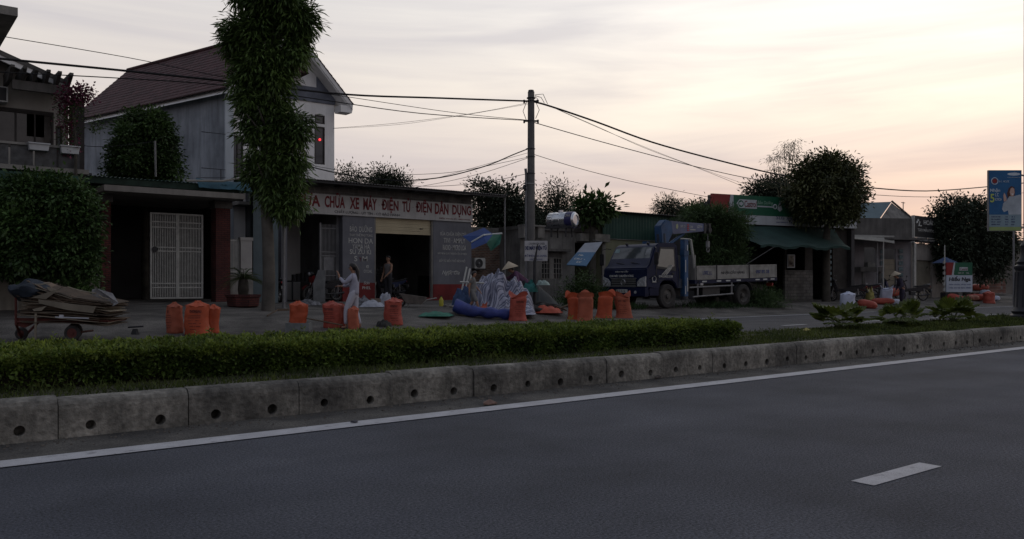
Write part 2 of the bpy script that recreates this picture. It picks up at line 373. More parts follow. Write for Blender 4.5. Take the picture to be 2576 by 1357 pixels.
kerbm=speckle(mat('kerb_concrete',(.055,.053,.050),.9,.25,1.3,.9,26,c2=(.235,.222,.195),streak=.65),22,.3)
soil=speckle(mat('verge_dirt',(.052,.048,.044),.95,.4,.9,.8,30,c2=(.095,.087,.078)),40,.45)
grassm=mat('grass_blades',(.028,.050,.011),.8,.4,1.2,c2=(.065,.080,.018),isl=.45,trans=.25)
earth=mat('median_soil',(.035,.034,.018),.95,.5,3,.5,30)
hedgem=mat('hedge_leaves',(.036,.075,.012),.6,.45,2.0,c2=(.075,.115,.02),isl=.5,trans=.25)
hedgetop=mat('hedge_new_leaves',(.075,.12,.018),.6,.4,1.5,c2=(.13,.165,.028),isl=.45,trans=.3)
darktwig=mat('twigs',(.03,.024,.016),.95)
# ================================================================ GROUND, ROADS
def sheet(name,us,vs,zf,m,kind='structure'):
    verts=[(u,v,zf(u,v)) for v in vs for u in us]; nu=len(us)
    fs=[(j*nu+i,j*nu+i+1,(j+1)*nu+i+1,(j+1)*nu+i) for j in range(len(vs)-1) for i in range(nu-1)]
    mb=MB(); mb.add(verts,fs); o=mb.build(name,m,fix=False,origin=(0,0,0),smooth=True); o['kind']=kind; return o
def lin(a,b,n): return [a+(b-a)*i/(n-1) for i in range(n)]
sheet('ground',[-1500,-300,-60,0,60,300,1500],[-1500,-300,-30,-6,20,60,300,1500],lambda u,v:-.06,earth)
sheet('road',[-60,-20,0,20,60,200,400],[-5.5,0,6.7],lambda u,v:0,asphalt)
sheet('road_gutter',[-60,0,60,400],[5.86,6.3,6.72],lambda u,v:.003,gutter)
sheet('far_road',[-60,-20,0,20,60,200,400],[8.95,12,17.6],lambda u,v:0,asphalt2)
def rough(u,v):
    return g(u,v)+(.02*noise.noise(Vector((u*1.3,v*1.3,0))) if 18.2<v else 0)
us=lin(-30,70,201); vs=[17.6,17.9,18.2,18.6,19,19.4,19.8,20.2,20.6]+lin(21,45,49)
sheet('verge_ground',us,vs,rough,soil)
mb=MB()
def strip(mb,u0,u1,v0,v1,z=.004,jit=0,n=None):
    n=n or max(2,int((u1-u0)/2)); rd=random.Random(int(u0*10+v0*7))
    for i in range(n):
        a=u0+(u1-u0)*i/n; b=u0+(u1-u0)*(i+1)/n; mb.quad((a,v0,z),(b,v0,z),(b,v1,z),(a,v1,z))
mb=MB(); strip(mb,-40,200,5.80,6.02,.007); o=mb.build('edge_line',paint,origin=(0,0,0)); o['kind']='structure'
mb=MB()
for k in range(-3,30): strip(mb,4.345+k*3.98,4.345+k*3.98+.78,2.375,2.51,.004,n=1)
o=mb.build('lane_dashes',paint,origin=(0,0,0)); o['kind']='structure'
mb=MB(); strip(mb,-40,27.9,17.14,17.30,.006); strip(mb,28.8,31.6,17.16,17.32,.006); strip(mb,33,60,17.16,17.32,.006); strip(mb,-40,120,9.60,9.76,.006)
for k in range(-4,20): strip(mb,19.15+k*4.05,20.2+k*4.05,12.90,13.06,.006,n=1)
o=mb.build('far_road_lines',paint_old,origin=(0,0,0)); o['kind']='structure'
mb=MB(); strip(mb,26,45,19.62,19.70,.175)
# pavement cracks: thin dark seams wandering along the shoulder
mb=MB(); rd=random.Random(5)
for (a,b,v,z) in ((1.5,12.5,18.15,.022),(11.5,22,18.7,.05),(6,14,17.75,.008)):
    u=a; vv=v
    while u<b:
        u2=u+rd.uniform(.3,.7); v2=v+rd.uniform(-.12,.12); zz=g(u,vv)+.028; z2=g(u2,v2)+.028
        mb.quad((u,vv,zz),(u2,v2,z2),(u2,v2+.035,z2),(u,vv+.03,zz)); u,vv=u2,v2
o=mb.build('pavement_cracks',mat('crack',(.012,.012,.012)),origin=(0,0,0)); o['kind']='structure'
# ---------------------------------------------------------------- kerb walls with drain holes
KH=.295; V0=6.64
def kerb_block(mb,u0,L,v0,h,side,rd,holes=True):
    T=Matrix.Translation((u0,v0,0))@Matrix.Rotation(R(rd.uniform(-.8,.8)),4,'Z')@Matrix.Scale(side,4,(0,1,0))
    h+=rd.uniform(-.011,.009); y0=rd.uniform(-.010,.010)
    def panel(xa,xb,za,zb,cx,cz,r):
        n=20; ring=[];cir=[]
        for k in range(n):
            a=2*math.pi*(k+.5)/n; dx,dz=math.cos(a),math.sin(a)
            t=min(((xb-cx) if dx>0 else (xa-cx))/dx if abs(dx)>1e-6 else 1e9,((zb-cz) if dz>0 else (za-cz))/dz if abs(dz)>1e-6 else 1e9)
            ring.append([cx+dx*t,y0,cz+dz*t]); cir.append((cx+dx*r,y0+.004,cz+dz*r))
        for (qx,qz) in ((xa,za),(xb,za),(xa,zb),(xb,zb)):
            j=min(range(n),key=lambda k:(ring[k][0]-qx)**2+(ring[k][2]-qz)**2); ring[j]=[qx,y0,qz]
        deep=[(x,y0+.13,z) for x,_,z in cir]
        mb.add([tuple(p) for p in ring]+cir+deep,[(k,(k+1)%n,n+(k+1)%n,n+k) for k in range(n)]+[(n+k,n+(k+1)%n,2*n+(k+1)%n,2*n+k) for k in range(n)]+[tuple(2*n+k for k in range(n))],T)
    e=.004
    if holes:
        panel(e,L/2,-.02,h-.075,L*.25+rd.uniform(-.02,.02),.078+rd.uniform(-.012,.01),rd.uniform(.034,.042)); panel(L/2,L-e,-.02,h-.075,L*.75+rd.uniform(-.02,.02),.078+rd.uniform(-.01,.01),rd.uniform(.033,.042))
    else: mb.add([(e,y0,-.02),(L-e,y0,-.02),(L-e,y0,h-.075),(e,y0,h-.075)],[(0,1,2,3)],T)
    pr=[(y0,h-.075),(y0+.006,h-.045),(y0+.022,h-.020),(y0+.045,h-.006),(y0+.075,h),(.15,h),(.15,-.02)]
    vs=[(x,y,z) for x in (e,L-e) for y,z in pr]; n=len(pr)
    mb.add(vs,[(i,i+1,n+i+1,n+i) for i in range(n-1)],T)
    for x in (e,L-e): mb.add([(x,y0,-.02)]+[(x,y,z) for y,z in pr],[tuple(range(n+1))],T)
rd=random.Random(2); mb=MB(); u=8.31-19*.902
k=0
while u<75: kerb_block(mb,u,.902,V0,KH,1,rd,u<45); u+=.902
o=mb.build('kerb',kerbm,origin=(0,0,0),fix=False); o['kind']='structure'
mb=MB(); u=-9
while u<75: kerb_block(mb,u,.917,9.05,.27,-1,rd,False); u+=.917
o=mb.build('kerb_of_far_road',kerbm,origin=(0,0,0),fix=False); o['kind']='structure'
mb=MB(); mb.box((-30,V0+.145,0.01),(75,8.905,.262)); o=mb.build('median_strip',earth,origin=(0,0,0)); o['kind']='structure'
mb=MB(); 
for a in (-30,): mb.box((a,V0+.01,0),(-9.2,V0+.14,.29)); mb.box((75,V0+.01,0),(200,9.0,.29))
o=mb.build('kerb_beyond',kerbm,origin=(0,0,0)); o['kind']='structure'
# gravel crumbs and litter along the gutter
rg=np.random.default_rng(3); mb=MB(); rd=random.Random(8)
for i in range(900):
    u=rd.uniform(0,30) if i%3 else rd.uniform(0,12); v=6.60-abs(rd.gauss(0,.16)); s=rd.uniform(.004,.013)*(1+(u>12))
    mb.box((u,v,.004),(u+s*rd.uniform(1,2),v+s,.004+s*.8),tx=s*.2,ty=s*.2)
o=mb.build('grit',mat('grit',(.10,.09,.08),.95,.5,8),origin=(0,0,0)); tag(o,kind='stuff')
# ---------------------------------------------------------------- grass on the median
n=52000; rg=np.random.default_rng(11)
u=np.where(rg.random(n)<.72,rg.uniform(-1,22,n),rg.uniform(22,60,n)); v=rg.uniform(V0+.15,8.92,n)
keep=~((u<9.7)&(v>7.55)&(v<8.65)&(rg.random(n)<.9)); u=u[keep];v=v[keep];n=len(u)
hh=np.clip(rg.normal(.05,.018,n),.02,.12)*(1+.5*np.sin(u*2.1)*np.sin(v*5+u)); d=np.stack([rg.normal(0,.5,n),rg.normal(0,.5,n),np.ones(n)],1)
o=leafmesh('grass',np.stack([u,v,np.full(n,.258)],1),d,rg.normal(size=(n,3)),hh*(1+.5*(u>20)),.012*(1+1.2*(u>14)),grassm); tag(o,'short rough grass covering the median strip','grass',kind='stuff')
# weeds / low tufts on the verge
n=6000; rr=[]
for (px,py,sx,sy) in ((1480,762,70,10),(1440,745,40,16),(1560,775,60,6),(1810,770,90,6)):
    for i in range(1100):
        p=G(rg.normal(px,sx*.5),min(780,rg.normal(py,sy*.5)+2)); 
        if p.z<2: rr.append(p)
pp=np.array([tuple(q) for q in rr]); n=len(pp); d=np.stack([rg.normal(0,.5,n),rg.normal(0,.5,n),np.ones(n)],1)
o=leafmesh('weeds',pp,d,rg.normal(size=(n,3)),rg.uniform(.1,.3,n),.03,mat('weed_leaves',(.022,.045,.014),.8,.4,1,isl=.4,trans=.2)); tag(o,'rough dark weeds between the truck and the houses','weeds',kind='stuff')
# ---------------------------------------------------------------- hedge
def htop(u,v): return .545+.03*noise.noise(Vector((u*1.6,v*1.6,3)))+.05*noise.noise(Vector((u*7,v*7,1)))
HU0,HU1,HV0,HV1=-4.5,10.08,7.52,8.72
hg=thing('hedge','long clipped box hedge with pale green top running along the grass median','hedge',(3,8.1,.26))
n=125000; rg=np.random.default_rng(21); kind=rg.random(n)
u=HU0+(HU1-HU0)*rg.random(n)**.85; nearf=u>-.5
v=np.where(kind<.45,rg.uniform(HV0+.02,HV1,n),HV0+np.abs(rg.normal(0,.05,n))); v=np.where(kind>.93,HV1-np.abs(rg.normal(0,.05,n)),v)
z=np.where(kind<.45,0,.27+.29*rg.random(n)**.75)
pos=[];top=[]
ns=np.array([ (noise.noise(Vector((a*2.2,b*2.2,c*4)))) for a,b,c in zip(u,v,z)])
tp=np.array([htop(a,b) for a,b in zip(u,v)])
edge=np.minimum(np.minimum(u-HU0,HU1-u),np.minimum(v-HV0,HV1-v)); rnd=np.clip(edge/.12,0,1); tp=tp-.07*(1-np.sqrt(rnd+1e-3))
istop=kind<.45
z=np.where(istop,tp-np.abs(rg.normal(0,.022,n)),np.minimum(z,tp))
keep=(ns>-.16)|(z>tp-.06)|(rg.random(n)<.25); v=v+np.where(istop,0,.05*ns+np.where(kind>.93,0,.10*(.56-z)))   # thin patches low in the side
u=u[keep];v=v[keep];z=z[keep];istop=istop[keep];n=len(u);tp=tp[keep]
P3=np.stack([u,v,z],1); d=rg.normal(size=(n,3)); d[:,2]+=np.where(istop,1.0,.3); d[:,1]-=np.where(istop,0,.8); nr=rg.normal(size=(n,3)); nr[:,2]+=1
young=(z>tp-.03)&(rg.random(n)<.75)
leafmesh('foliage',P3[~young],d[~young],nr[~young],rg.uniform(.03,.058,(~young).sum()),rg.uniform(.018,.028,(~young).sum()),hedgem,hg)
a=leafmesh('young_leaves',P3[young],d[young],nr[young],rg.uniform(.03,.06,young.sum()),rg.uniform(.018,.028,young.sum()),hedgetop,hg)
mb=MB(); rd=random.Random(4)
mb.box((HU0+.1,HV0+.14,.25),(HU1-.14,HV1-.12,.47))
for i in range(260):
    x=rd.uniform(HU0+.1,HU1-.1); y=HV0+rd.uniform(.06,.2); mb.tube([(x,y,.25),(x+rd.uniform(-.06,.06),y-.04,.42),(x+rd.uniform(-.1,.1),y-.05,.52)],[.006,.004,.002],5)
mb.build('stems',darktwig,hg)
rd=random.Random(77); sp_=[];sd2=[]
for i in range(260):   # stray shoots over the top and sides
    x=rd.uniform(.2,HU1-.05); y=rd.uniform(HV0,HV1); h_=rd.uniform(.01,.06)*(1 if rd.random()<.9 else 2); b_=Vector((x,y,htop(x,y)-.05)); tip=b_+Vector((rd.uniform(-.04,.04),rd.uniform(-.04,.04),h_+.05))
    for k in range(7): q=b_.lerp(tip,.3+.7*k/6); a=k*2.4; sp_.append(tuple(q)); sd2.append((math.cos(a),math.sin(a),.7))
leafmesh('shoots',np.array(sp_),np.array(sd2),np.random.default_rng(2).normal(size=(len(sp_),3)),np.full(len(sp_),.045),np.full(len(sp_),.018),hedgetop,hg)
# ---------------------------------------------------------------- fan palms
palmm=mat('palm_leaf',(.038,.062,.013),.55,.35,3,c2=(.085,.105,.018),isl=.3,trans=.3)
palmstem=mat('palm_stem',(.05,.06,.02),.8)
def fan(mb,base,dirv,r,spread,nseg,droop,rd):
    dirv=Vector(dirv).normalized(); side=dirv.cross(Vector((0,0,1)))
    if side.length<.1: side=Vector((1,0,0))
    side.normalize(); nn=side.cross(dirv).normalized()
    prev=None
    for k in range(nseg*2+1):
        a=spread*(k/(nseg*2)-.5); rr=r*(1-.12*abs(k/(nseg)-1))*(1 if k%2 else .90)
        d=dirv*math.cos(a)+side*math.sin(a); lift=nn*(.035 if k%2 else -.015)*r*4*.5
        pts=[Vector(base)+d*rr*t+lift*t*.6+Vector((0,0,-1))*droop*r*t*t+nn*abs(math.sin(a))*.12*r*t for t in (.04,.4,.75,1.0)]
        if k%2==0 and rd.random()<.5: pts[3]=pts[2].lerp(pts[3],.6)
        if prev: mb.add(prev+pts,[(i,i+1,5+i,4+i) for i in range(3)])
        prev=pts
def palm(px,py,seed,label,sc_=1,nl=9,dirs=None):
    b=P(px,py,.84*F/(py-HY)); b.z=.262; t=thing('fan_palm',label,'palm',b,0,'young fan palms on the median'); rd=random.Random(seed)
    for k in range(nl):
        a=2*math.pi*k/nl+rd.uniform(-.3,.3); el_=rd.uniform(.35,.95) if k%3 else rd.uniform(.8,1.25)
        d=Vector((math.cos(a)*math.cos(el_),math.sin(a)*math.cos(el_),math.sin(el_))); L=rd.uniform(.24,.36)*sc_
        e=Vector(b)+d*L; md=Vector(b)+d*L*.5+Vector((0,0,.03))
        mb=MB(); mb.tube([b,md,e],[.008,.006,.005],6); mb.build('stalk',palmstem,t)
        d2=(d+Vector((0,0,-.25))).normalized(); mb=MB(); fan(mb,e,d2,rd.uniform(.27,.36)*sc_,R(rd.uniform(170,230)),13,rd.uniform(.1,.4),rd); mb.build('leaf',palmm,t,fix=False)
    mb=MB(); 
    for k in range(14):
        a=rd.uniform(0,6.28); mb.tube([b,Vector(b)+Vector((math.cos(a)*.10,math.sin(a)*.10,.10))*sc_,Vector(b)+Vector((math.cos(a)*.24,math.sin(a)*.24,rd.uniform(0,.12)))*sc_],[.006,.004,.001],4)
    mb.lathe([(.035,0),(.045,.04),(.03,.1),(.01,.13)],8,Matrix.Translation(b)); mb.build('old_stalks',palmstem,t)
palm(2110,829,3,'fan palm nearest the end of the hedge, leaves spread low',1.12,12)
palm(2264,822,8,'middle fan palm of the three on the grass median',1.1,13)
palm(2398,812,14,'fan palm nearest the black lamp post',1.15,12)
# litter: yellow fallen leaf/husk on the grass, scrap on the white line
def litter(name,p,r,c,label,seed,cat='litter'):
    rd=random.Random(seed); mb=MB(Matrix.Translation(p)); n=9
    ring=[(math.cos(2*math.pi*k/n)*r*rd.uniform(.6,1.2),math.sin(2*math.pi*k/n)*r*rd.uniform(.35,.8),rd.uniform(.004,.5*r)) for k in range(n)]
    mb.add(ring+[(0,0,r*.65)]+[(x,y,z*.3) for x,y,z in ring],[(k,(k+1)%n,n) for k in range(n)]+[(k,(k+1)%n,n+1+(k+1)%n,n+1+k) for k in range(n)]); o=mb.build(name,mat(name+str(seed),c,.7),None); tag(o,label,cat); return o
p=P(2029,834,.82*F/(834-HY)); litter('dead_leaf',(p.x,p.y,.29),.085,(.34,.30,.10),'pale yellow crumpled leaf lying on the median grass before the first palm',1)
p=P(1232,1020,H*F/(1020-HY)); litter('scrap_paper',(p.x,p.y,.008),.075,(.16,.10,.08),'brown scrap lying on the white edge line',2)
p=P(893,1066,H*F/(1066-HY)); litter('small_stone',(p.x,p.y,.008),.035,(.05,.05,.06),'small grey stone on the near edge of the white line',3)
p=P(1655,954,H*F/(954-HY)); litter('dry_leaf',(p.x,p.y,.01),.06,(.06,.05,.045),'dark curled leaf in the gutter beside the kerb',4)
# ================================================================ BUILDINGS
plaster_blue=mat('grey_blue_render',(.20,.22,.25),.9,.22,.8,.2,20,streak=.6,c2=(.25,.27,.30))
plaster_white=mat('white_wall_paint',(.74,.73,.72),.85,.12,1,.1,20,streak=.25)
cream=mat('cream_wall_paint',(.36,.34,.31),.85,.15,1,.1,20,streak=.25)
cream2=mat('cream_shutter',(.42,.36,.24),.6,.12,1)
pillar_paint=mat('slate_blue_paint',(.135,.137,.155),.8,.15,1.2,.1,20,streak=.3)
red_paint=mat('red_wall_paint',(.16,.022,.022),.75,.3,1.5,streak=.3)
fasciam=mat('fascia_white',(.40,.39,.38),.8,.18,1.2,.1,10,streak=.35)
redtext=mat('red_lettering',(.13,.014,.018),.7,.25,4)
blacktext=mat('black_lettering',(.03,.03,.035),.7)
whitetext=mat('white_lettering',(.42,.42,.40),.7,.2,4)
bluetext=mat('navy_lettering',(.04,.05,.14),.7)
blockm=brickmat('cinder_block',(.13,.12,.11),(.10,.095,.09),(.16,.15,.14),1,.4,.19)
brick=brickmat('old_brick',(.17,.085,.055),(.10,.06,.045),(.20,.18,.155),1)
brickred=brickmat('dark_red_tile',(.12,.028,.022),(.085,.02,.018),(.05,.02,.02),1,.2,.065)
greybrick=brickmat('grey_block',(.16,.15,.14),(.12,.115,.11),(.07,.065,.06),1,.3,.15)
greywall=mat('stained_grey_wall',(.13,.125,.12),.95,.35,.9,.4,14,streak=.8,c2=(.175,.17,.16))
conc=mat('concrete',(.20,.19,.175),.9,.3,1.5,.3,20,streak=.6)
concdark=mat('dark_concrete',(.10,.095,.09),.95,.3,1.5,.3,20,streak=.6)
rooftile=mat('dark_red_roof_tile',(.055,.022,.024),.75,.3,2,isl=.25)
tin_dark=mat('rusty_tin',(.07,.062,.058),.7,.4,2,.2,30)
tin_green=mat('green_tin',(.022,.06,.045),.6,.2,1.5,streak=.3)
tin_green2=mat('green_tarp',(.024,.052,.046),.8,.25,1.2,.3,12,trans=.15)
tin_blue=mat('blue_tin_roof',(.06,.10,.12),.6,.15,1.5)
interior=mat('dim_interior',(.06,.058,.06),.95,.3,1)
metal_w=mat('white_steel',(.36,.36,.34),.5,.2,6)
metal_g=mat('grey_steel',(.16,.16,.165),.5,.25,4)
metal_d=mat('dark_steel',(.03,.03,.033),.55,.3,4)
glassd=mat('dark_glass',(.02,.022,.026),.08,.2,2,spec=.6)
frame_d=mat('dark_window_frame',(.035,.03,.028),.6)
blackm=mat('black_plastic',(.015,.015,.017),.5)
woodm=mat('old_wood',(.09,.065,.045),.9,.35,4,.3,20)
floorm=mat('cement_floor',(.10,.095,.09),.9,.3,1)
def wallx(mb,x0,x1,z0,z1,ops,y=0,t=.2):
    """wall along x with rectangular openings (x0,x1,z0,z1)"""
    xs=sorted({x0,x1}|{o[0] for o in ops}|{o[1] for o in ops})
    for a,b in zip(xs[:-1],xs[1:]):
        zz=[(o[2],o[3]) for o in ops if o[0]<=a+1e-6 and o[1]>=b-1e-6]; zz.sort(); z=z0
        for p,q in zz:
            if p>z: mb.box((a,y,z),(b,y+t,p))
            z=q
        if z<z1: mb.box((a,y,z),(b,y+t,z1))
def corr(mb,x0,x1,f0,f1,pitch=.12,amp=.018,th=.006):
    """corrugated sheet: ridges run from line f0 to f1 (each (y,z))"""
    n=int((x1-x0)/pitch*4); top=[];
    for i in range(n+1):
        x=x0+(x1-x0)*i/n; d=amp*math.sin(2*math.pi*i/4); top+= [(x,f0[0],f0[1]+d),(x,f1[0],f1[1]+d)]
    m=len(top); mb.add(top+[(x,y,z-th) for x,y,z in top],[(2*i,2*i+2,2*i+3,2*i+1) for i in range(n)]+[(m+2*i,m+2*i+1,m+2*i+3,m+2*i+2) for i in range(n)]+[(2*i,m+2*i,m+2*i+2,2*i+2) for i in range(n)])
def window(parent,M,x0,x1,z0,z1,y=0,cols=2,rows=1,dep=.1,glass=None,fr=None,name='window',lab=None):
    fr=fr or frame_d; mb=MB(M); w_=.05
    mb.box((x0,y-.02,z0),(x0+w_,y+dep,z1)); mb.box((x1-w_,y-.02,z0),(x1,y+dep,z1)); mb.box((x0+w_,y-.02,z1-w_),(x1-w_,y+dep,z1)); mb.box((x0+w_,y-.02,z0),(x1-w_,y+dep,z0+w_))
    for i in range(1,cols): 
        x=x0+(x1-x0)*i/cols; mb.box((x-.02,y-.01,z0+w_),(x+.02,y+dep-.01,z1-w_))
    o=mb.build(name,fr,parent); 
    if lab: o['label']=lab
    mb=MB(M); mb.box((x0+w_,y+.03,z0+w_),(x1-w_,y+.045,z1-w_)); mb.build('pane',glass or glassd,o); return o
def bars(mb,x0,x1,z0,z1,n,y=0,r=.012,rails=()):
    for i in range(n): 
        x=x0+(x1-x0)*i/(n-1); mb.box((x-r,y-r,z0),(x+r,y+r,z1))
    for z in rails: mb.box((x0,y-r*1.6,z-r*1.5),(x1,y+r*1.6,z+r*1.5))
# ---------------------------------------------------------------- repair shop
SV=29.3; u0=UZ(716,SV)[0]; u1=UZ(1186,SV)[0]; M,_=frame((u0,SV),(u1,SV)); SL=u1-u0; gz=.43
X=lambda px: UZ(px,SV)[0]-u0
shop=thing('repair_shop','long single storey motorbike repair shop with white hand painted fascia and red plinth','building',(u0,SV,gz))
xp=[X(q) for q in (716,862,942,1090,1186)]
zf0,zf1,zt=3.74,4.50,4.93; zop=3.12
for a_,b_ in (((xp[1],0,gz+.72),(xp[2],.3,zf0)),((xp[3],0,gz+.66),(xp[4],.3,zf0)),((xp[0]-.1,.05,gz),(xp[0]+.12,.3,zf0))): MB(M).box(a_,b_).build('pillar',pillar_paint,shop)
for a_,b_ in (((xp[1]-.01,-.02,gz-.2),(xp[2]+.01,.31,gz+.72)),((xp[3]-.01,-.02,gz-.2),(xp[4]+.01,.31,gz+.66)),((xp[2]+.01,.02,gz-.2),(xp[3]-.01,.5,gz+.10))): MB(M).box(a_,b_).build('plinth',red_paint,shop)
mb=MB(M)
mb.box((xp[0]-.1,5.8,gz-.2),(xp[4],6,zt)); mb.box((xp[0]-.1,.3,gz-.2),(xp[0]+.1,5.8,zt)); mb.box((xp[4]-.2,.3,gz-.2),(xp[4],5.8,zt)); mb.box((xp[1]-.1,.32,gz-.1),(xp[1]+.08,5.8,zt)) ; mb.build('wall',mat('grey_inner_plaster',(.15,.15,.155),.95,.3,1,streak=.4),shop)
mb=MB(M); mb.box((xp[0]-.1,.0,zf1),(xp[4],.2,zt-.02)); mb.build('block_course',blockm,shop)
fa=MB(M); fa.box((xp[0]-.12,-.06,zf0),(xp[4]+.02,-.004,zf1)); fa.box((xp[0]-.1,0,zf0),(xp[4],.25,zf1-.002)); fa=fa.build('fascia',fasciam,shop)
for w_t,xa_,xb_,hi_,lo_ in (('SỬA',748,804,.13,0),('CHỮA',815,866,.13,0),('XE',878,901.5,0,0),('MÁY',912,946,.12,0),('·',950.5,953.5,-.24,.22),('ĐIỆN',958,1000.5,.12,.08),('TỬ',1010,1031,.13,0),('·',1035.5,1038.5,-.24,.22),('ĐIỆN',1044,1084,.12,.08),('DÂN',1092,1126,.11,0),('DỤNG',1136,1183,0,.09)):
    text(fa,w_t,M,X(xa_),X(xb_),zf0+.26-lo_+(2*lo_ if w_t=='·' else 0),zf1-.05+hi_,-.062,redtext,fatten=.03)
text(fa,'CHẤT LƯỢNG - UY TÍN - CÓ BẢO HÀNH',M,X(840),X(1004),zf0+.05,zf0+.22,-.062,blacktext,fatten=.008)
text(fa,'ĐIỆN THOẠI SỐ - 0857722206',M,X(1103),X(1181),zf0+.06,zf0+.15,-.062,redtext)
text(fa,'XE ĐIỆN',M,X(736),X(790),zf0+.06,zf0+.15,-.062,blacktext)
mb=MB(M); rx1=UZ(1276,28.6)[0]-u0
corr(mb,xp[0]-.5,rx1,(-.75,zt+.0),(6.3,zt+.75)); mb.build('roof',tin_dark,shop,fix=False,smooth=True)
mb=MB(M); mb.box((xp[0]-.45,-.7,zt-.10),(rx1-.05,-.62,zt-.03)); mb.box((xp[4]+.05,-.6,zt-.08),(xp[4]+.11,5.5,zt)); 
for q in (2,4,5.2): mb.box((xp[0]+q,-.62,zt-.14),(xp[0]+q+.06,0,zt-.06))
mb.build('roof_purlin',metal_d,shop)
def pt(s,a,b,ya,yb,m=whitetext,shear=0,par=None,fat=.004):
    Z=UZ((a+b)/2,SV)[1]; return text(shop,s,M,X(a),X(b),zat(yb,Z),zat(ya,Z),-.002,m,shear=shear,fatten=fat)
for s,a,b,ya,yb,*k in (('BẢO  DƯỠNG',880,936,566,584),('THAY THẾ PHỤ TÙNG',879,937,586,597),('HON DA',877,938,600,613),('YAMA HA',886,930,615,627),('SU ZU KI',880,933,628,640),('S  M',891,924,645,658),
    ('R      e',882,928,663,675),('OYDAL',915,936,679,687),('SỬA CHỮA ĐIỆN TỬ',1107,1172,583,596),('TIVI · AMPLY',1116,1170,600,612),('RADIO · MICRO LOA',1114,1172,617,630),
    ('MÁY BƠM QUẠT NGUỒN ỔN ÁP ĐIỆN',1101,1174,634,642),('BẾP TỪ BIẾN THẾ KÍCH NỔ',1105,1170,651,660)): pt(s,a,b,ya,yb)
pt('Ngọc Gia',1112,1156,681,694,shear=.35); pt('Sơn',914,929,708,716,shear=.3).location.y-=.022; pt('PHEL',911,932,721,728).location.y-=.022
pt('Y',904,909,648,658,redtext)
mb=MB(M); mb.tube([(X(1125),-.01,1.62),(X(1135),-.01,1.66),(X(1133),-.01,1.6),(X(1152),-.01,1.63)],.012,5); mb.build('lettering',whitetext,shop)
mb=MB(M); zs=zop
for i in range(9): 
    z=zs+i*(zf0-zs)/9; mb.box((xp[2]+.02,.10+.012*(i%2),z),(xp[3]-.05,.13+.012*(i%2),z+(zf0-zs)/9-.004))
sh=mb.build('roller_shutter',cream2,shop); text(shop,'0977',M,xp[3]-.6,xp[3]-.42,zs+.2,zs+.28,.1,blacktext)
mb=MB(M); mb.box((xp[2]+.005,.02,gz+.1),(xp[2]+.07,.16,zf0)); mb.box((xp[3]-.07,.02,gz+.1),(xp[3]-.005,.16,zf0)); mb.build('shutter_rail',conc,shop)
mb=MB(M); gx0=X(815); bars(mb,gx0,xp[1]-.05,gz+.1,zf0-.35,14,.35,.012,(gz+.12,gz+1.0,gz+1.75,gz+1.9,zf0-.5)); mb.box((gx0+.15,.34,gz+1.2),(xp[1]-.2,.36,gz+1.7)); mb.box((gx0-.03,.3,gz),(gx0+.03,.4,zf0-.3)); mb.build('sliding_gate',metal_g,shop)
mb=MB(M); mb.box((xp[0],.3,gz-.12),(xp[4]-.02,5.9,gz-.0)); mb.build('floor',floorm,shop)
mb=MB(M); mb.box((xp[2]+.25,3.0,gz),(xp[2]+.9,3.5,gz+1.7)); mb.box((xp[2]+.2,3.6,gz+1.2),(xp[3]-1,3.9,gz+1.25)); 
rd=random.Random(3)
for i in range(14): 
    x=xp[2]+.3+i*.15; mb.box((x,3.62,gz+1.26),(x+rd.uniform(.06,.12),3.8,gz+1.26+rd.uniform(.1,.3)))
mb.build('shelf',metal_g,shop)
for nm,(x0_,y0_,x1_,y1_),v_,m_,lb,ct in (('leaning_panel',(788,738,818,680),28.75,mat('galv_sheet',(.11,.115,.12),.7,.4,3),'grey metal panel leaning inside the left bay behind the red motorbike','panel'),
   ('cabinet',(1066,758,1086,694),31.5,blackm,'black cabinet standing at the right side of the garage','cabinet'),('work_bench',(735,760,790,700),31.0,metal_d,'dark cluttered bench inside the left bay','bench')):
    a_=PV(x0_,y0_,v_); b_=PV(x1_,y1_,v_); zlo=g(a_.x,v_)+.01; mb=MB()
    if nm=='leaning_panel': mb.prism([(a_.x,zlo),(b_.x,zlo),(b_.x,b_.z),(a_.x+.2,b_.z),(a_.x,b_.z-.5)],v_,v_+.04)
    elif nm=='cabinet': mb.box((a_.x,v_,gz),(b_.x,v_+.5,b_.z)); mb.box((a_.x+.04,v_-.02,gz+.1),(b_.x-.04,v_-.002,b_.z-.08))
    else:
        mb.box((a_.x,v_,gz+.75),(b_.x,v_+.6,gz+.8)); [mb.box((q_,v_+.02,gz),(q_+.05,v_+.07,gz+.75)) for q_ in (a_.x,b_.x-.05)]
        rd=random.Random(5); [mb.box((a_.x+.1+i*.17,v_+.1,gz+.8),(a_.x+.2+i*.17,v_+.3,gz+.8+rd.uniform(.08,.35))) for i in range(6)]
    tag(mb.build(nm,m_),lb,ct)
# ---------------------------------------------------------------- post in front of the shop, post on the right
def post(name,px,yt,yb,r,m,label,v=None,cat='post'):
    b=G(px,yb); Z=depth(b); t=P(px,yt,Z); mb=MB(); mb.cyl(b-Vector((0,0,.05)),(b.x,b.y,t.z),r,n=10); mb.cyl(b,(b.x,b.y,b.z+.03),r*1.8,n=10); o=mb.build(name,m,None,smooth=True,origin=b); return tag(o,label,cat)
post('metal_post',714,512,778,.045,metal_g,'bare grey steel post standing left of the repair shop beside the tall tree trunk')
u_,Z_=UZ(1270,28.7); mb=MB(); mb.cyl((u_,28.7,.4),(u_,28.7,4.82),.035,n=8); o=mb.build('metal_post',metal_g,None,origin=(u_,28.7,.4)); tag(o,'thin post holding the right end of the repair shop roof before the brick wall','post')
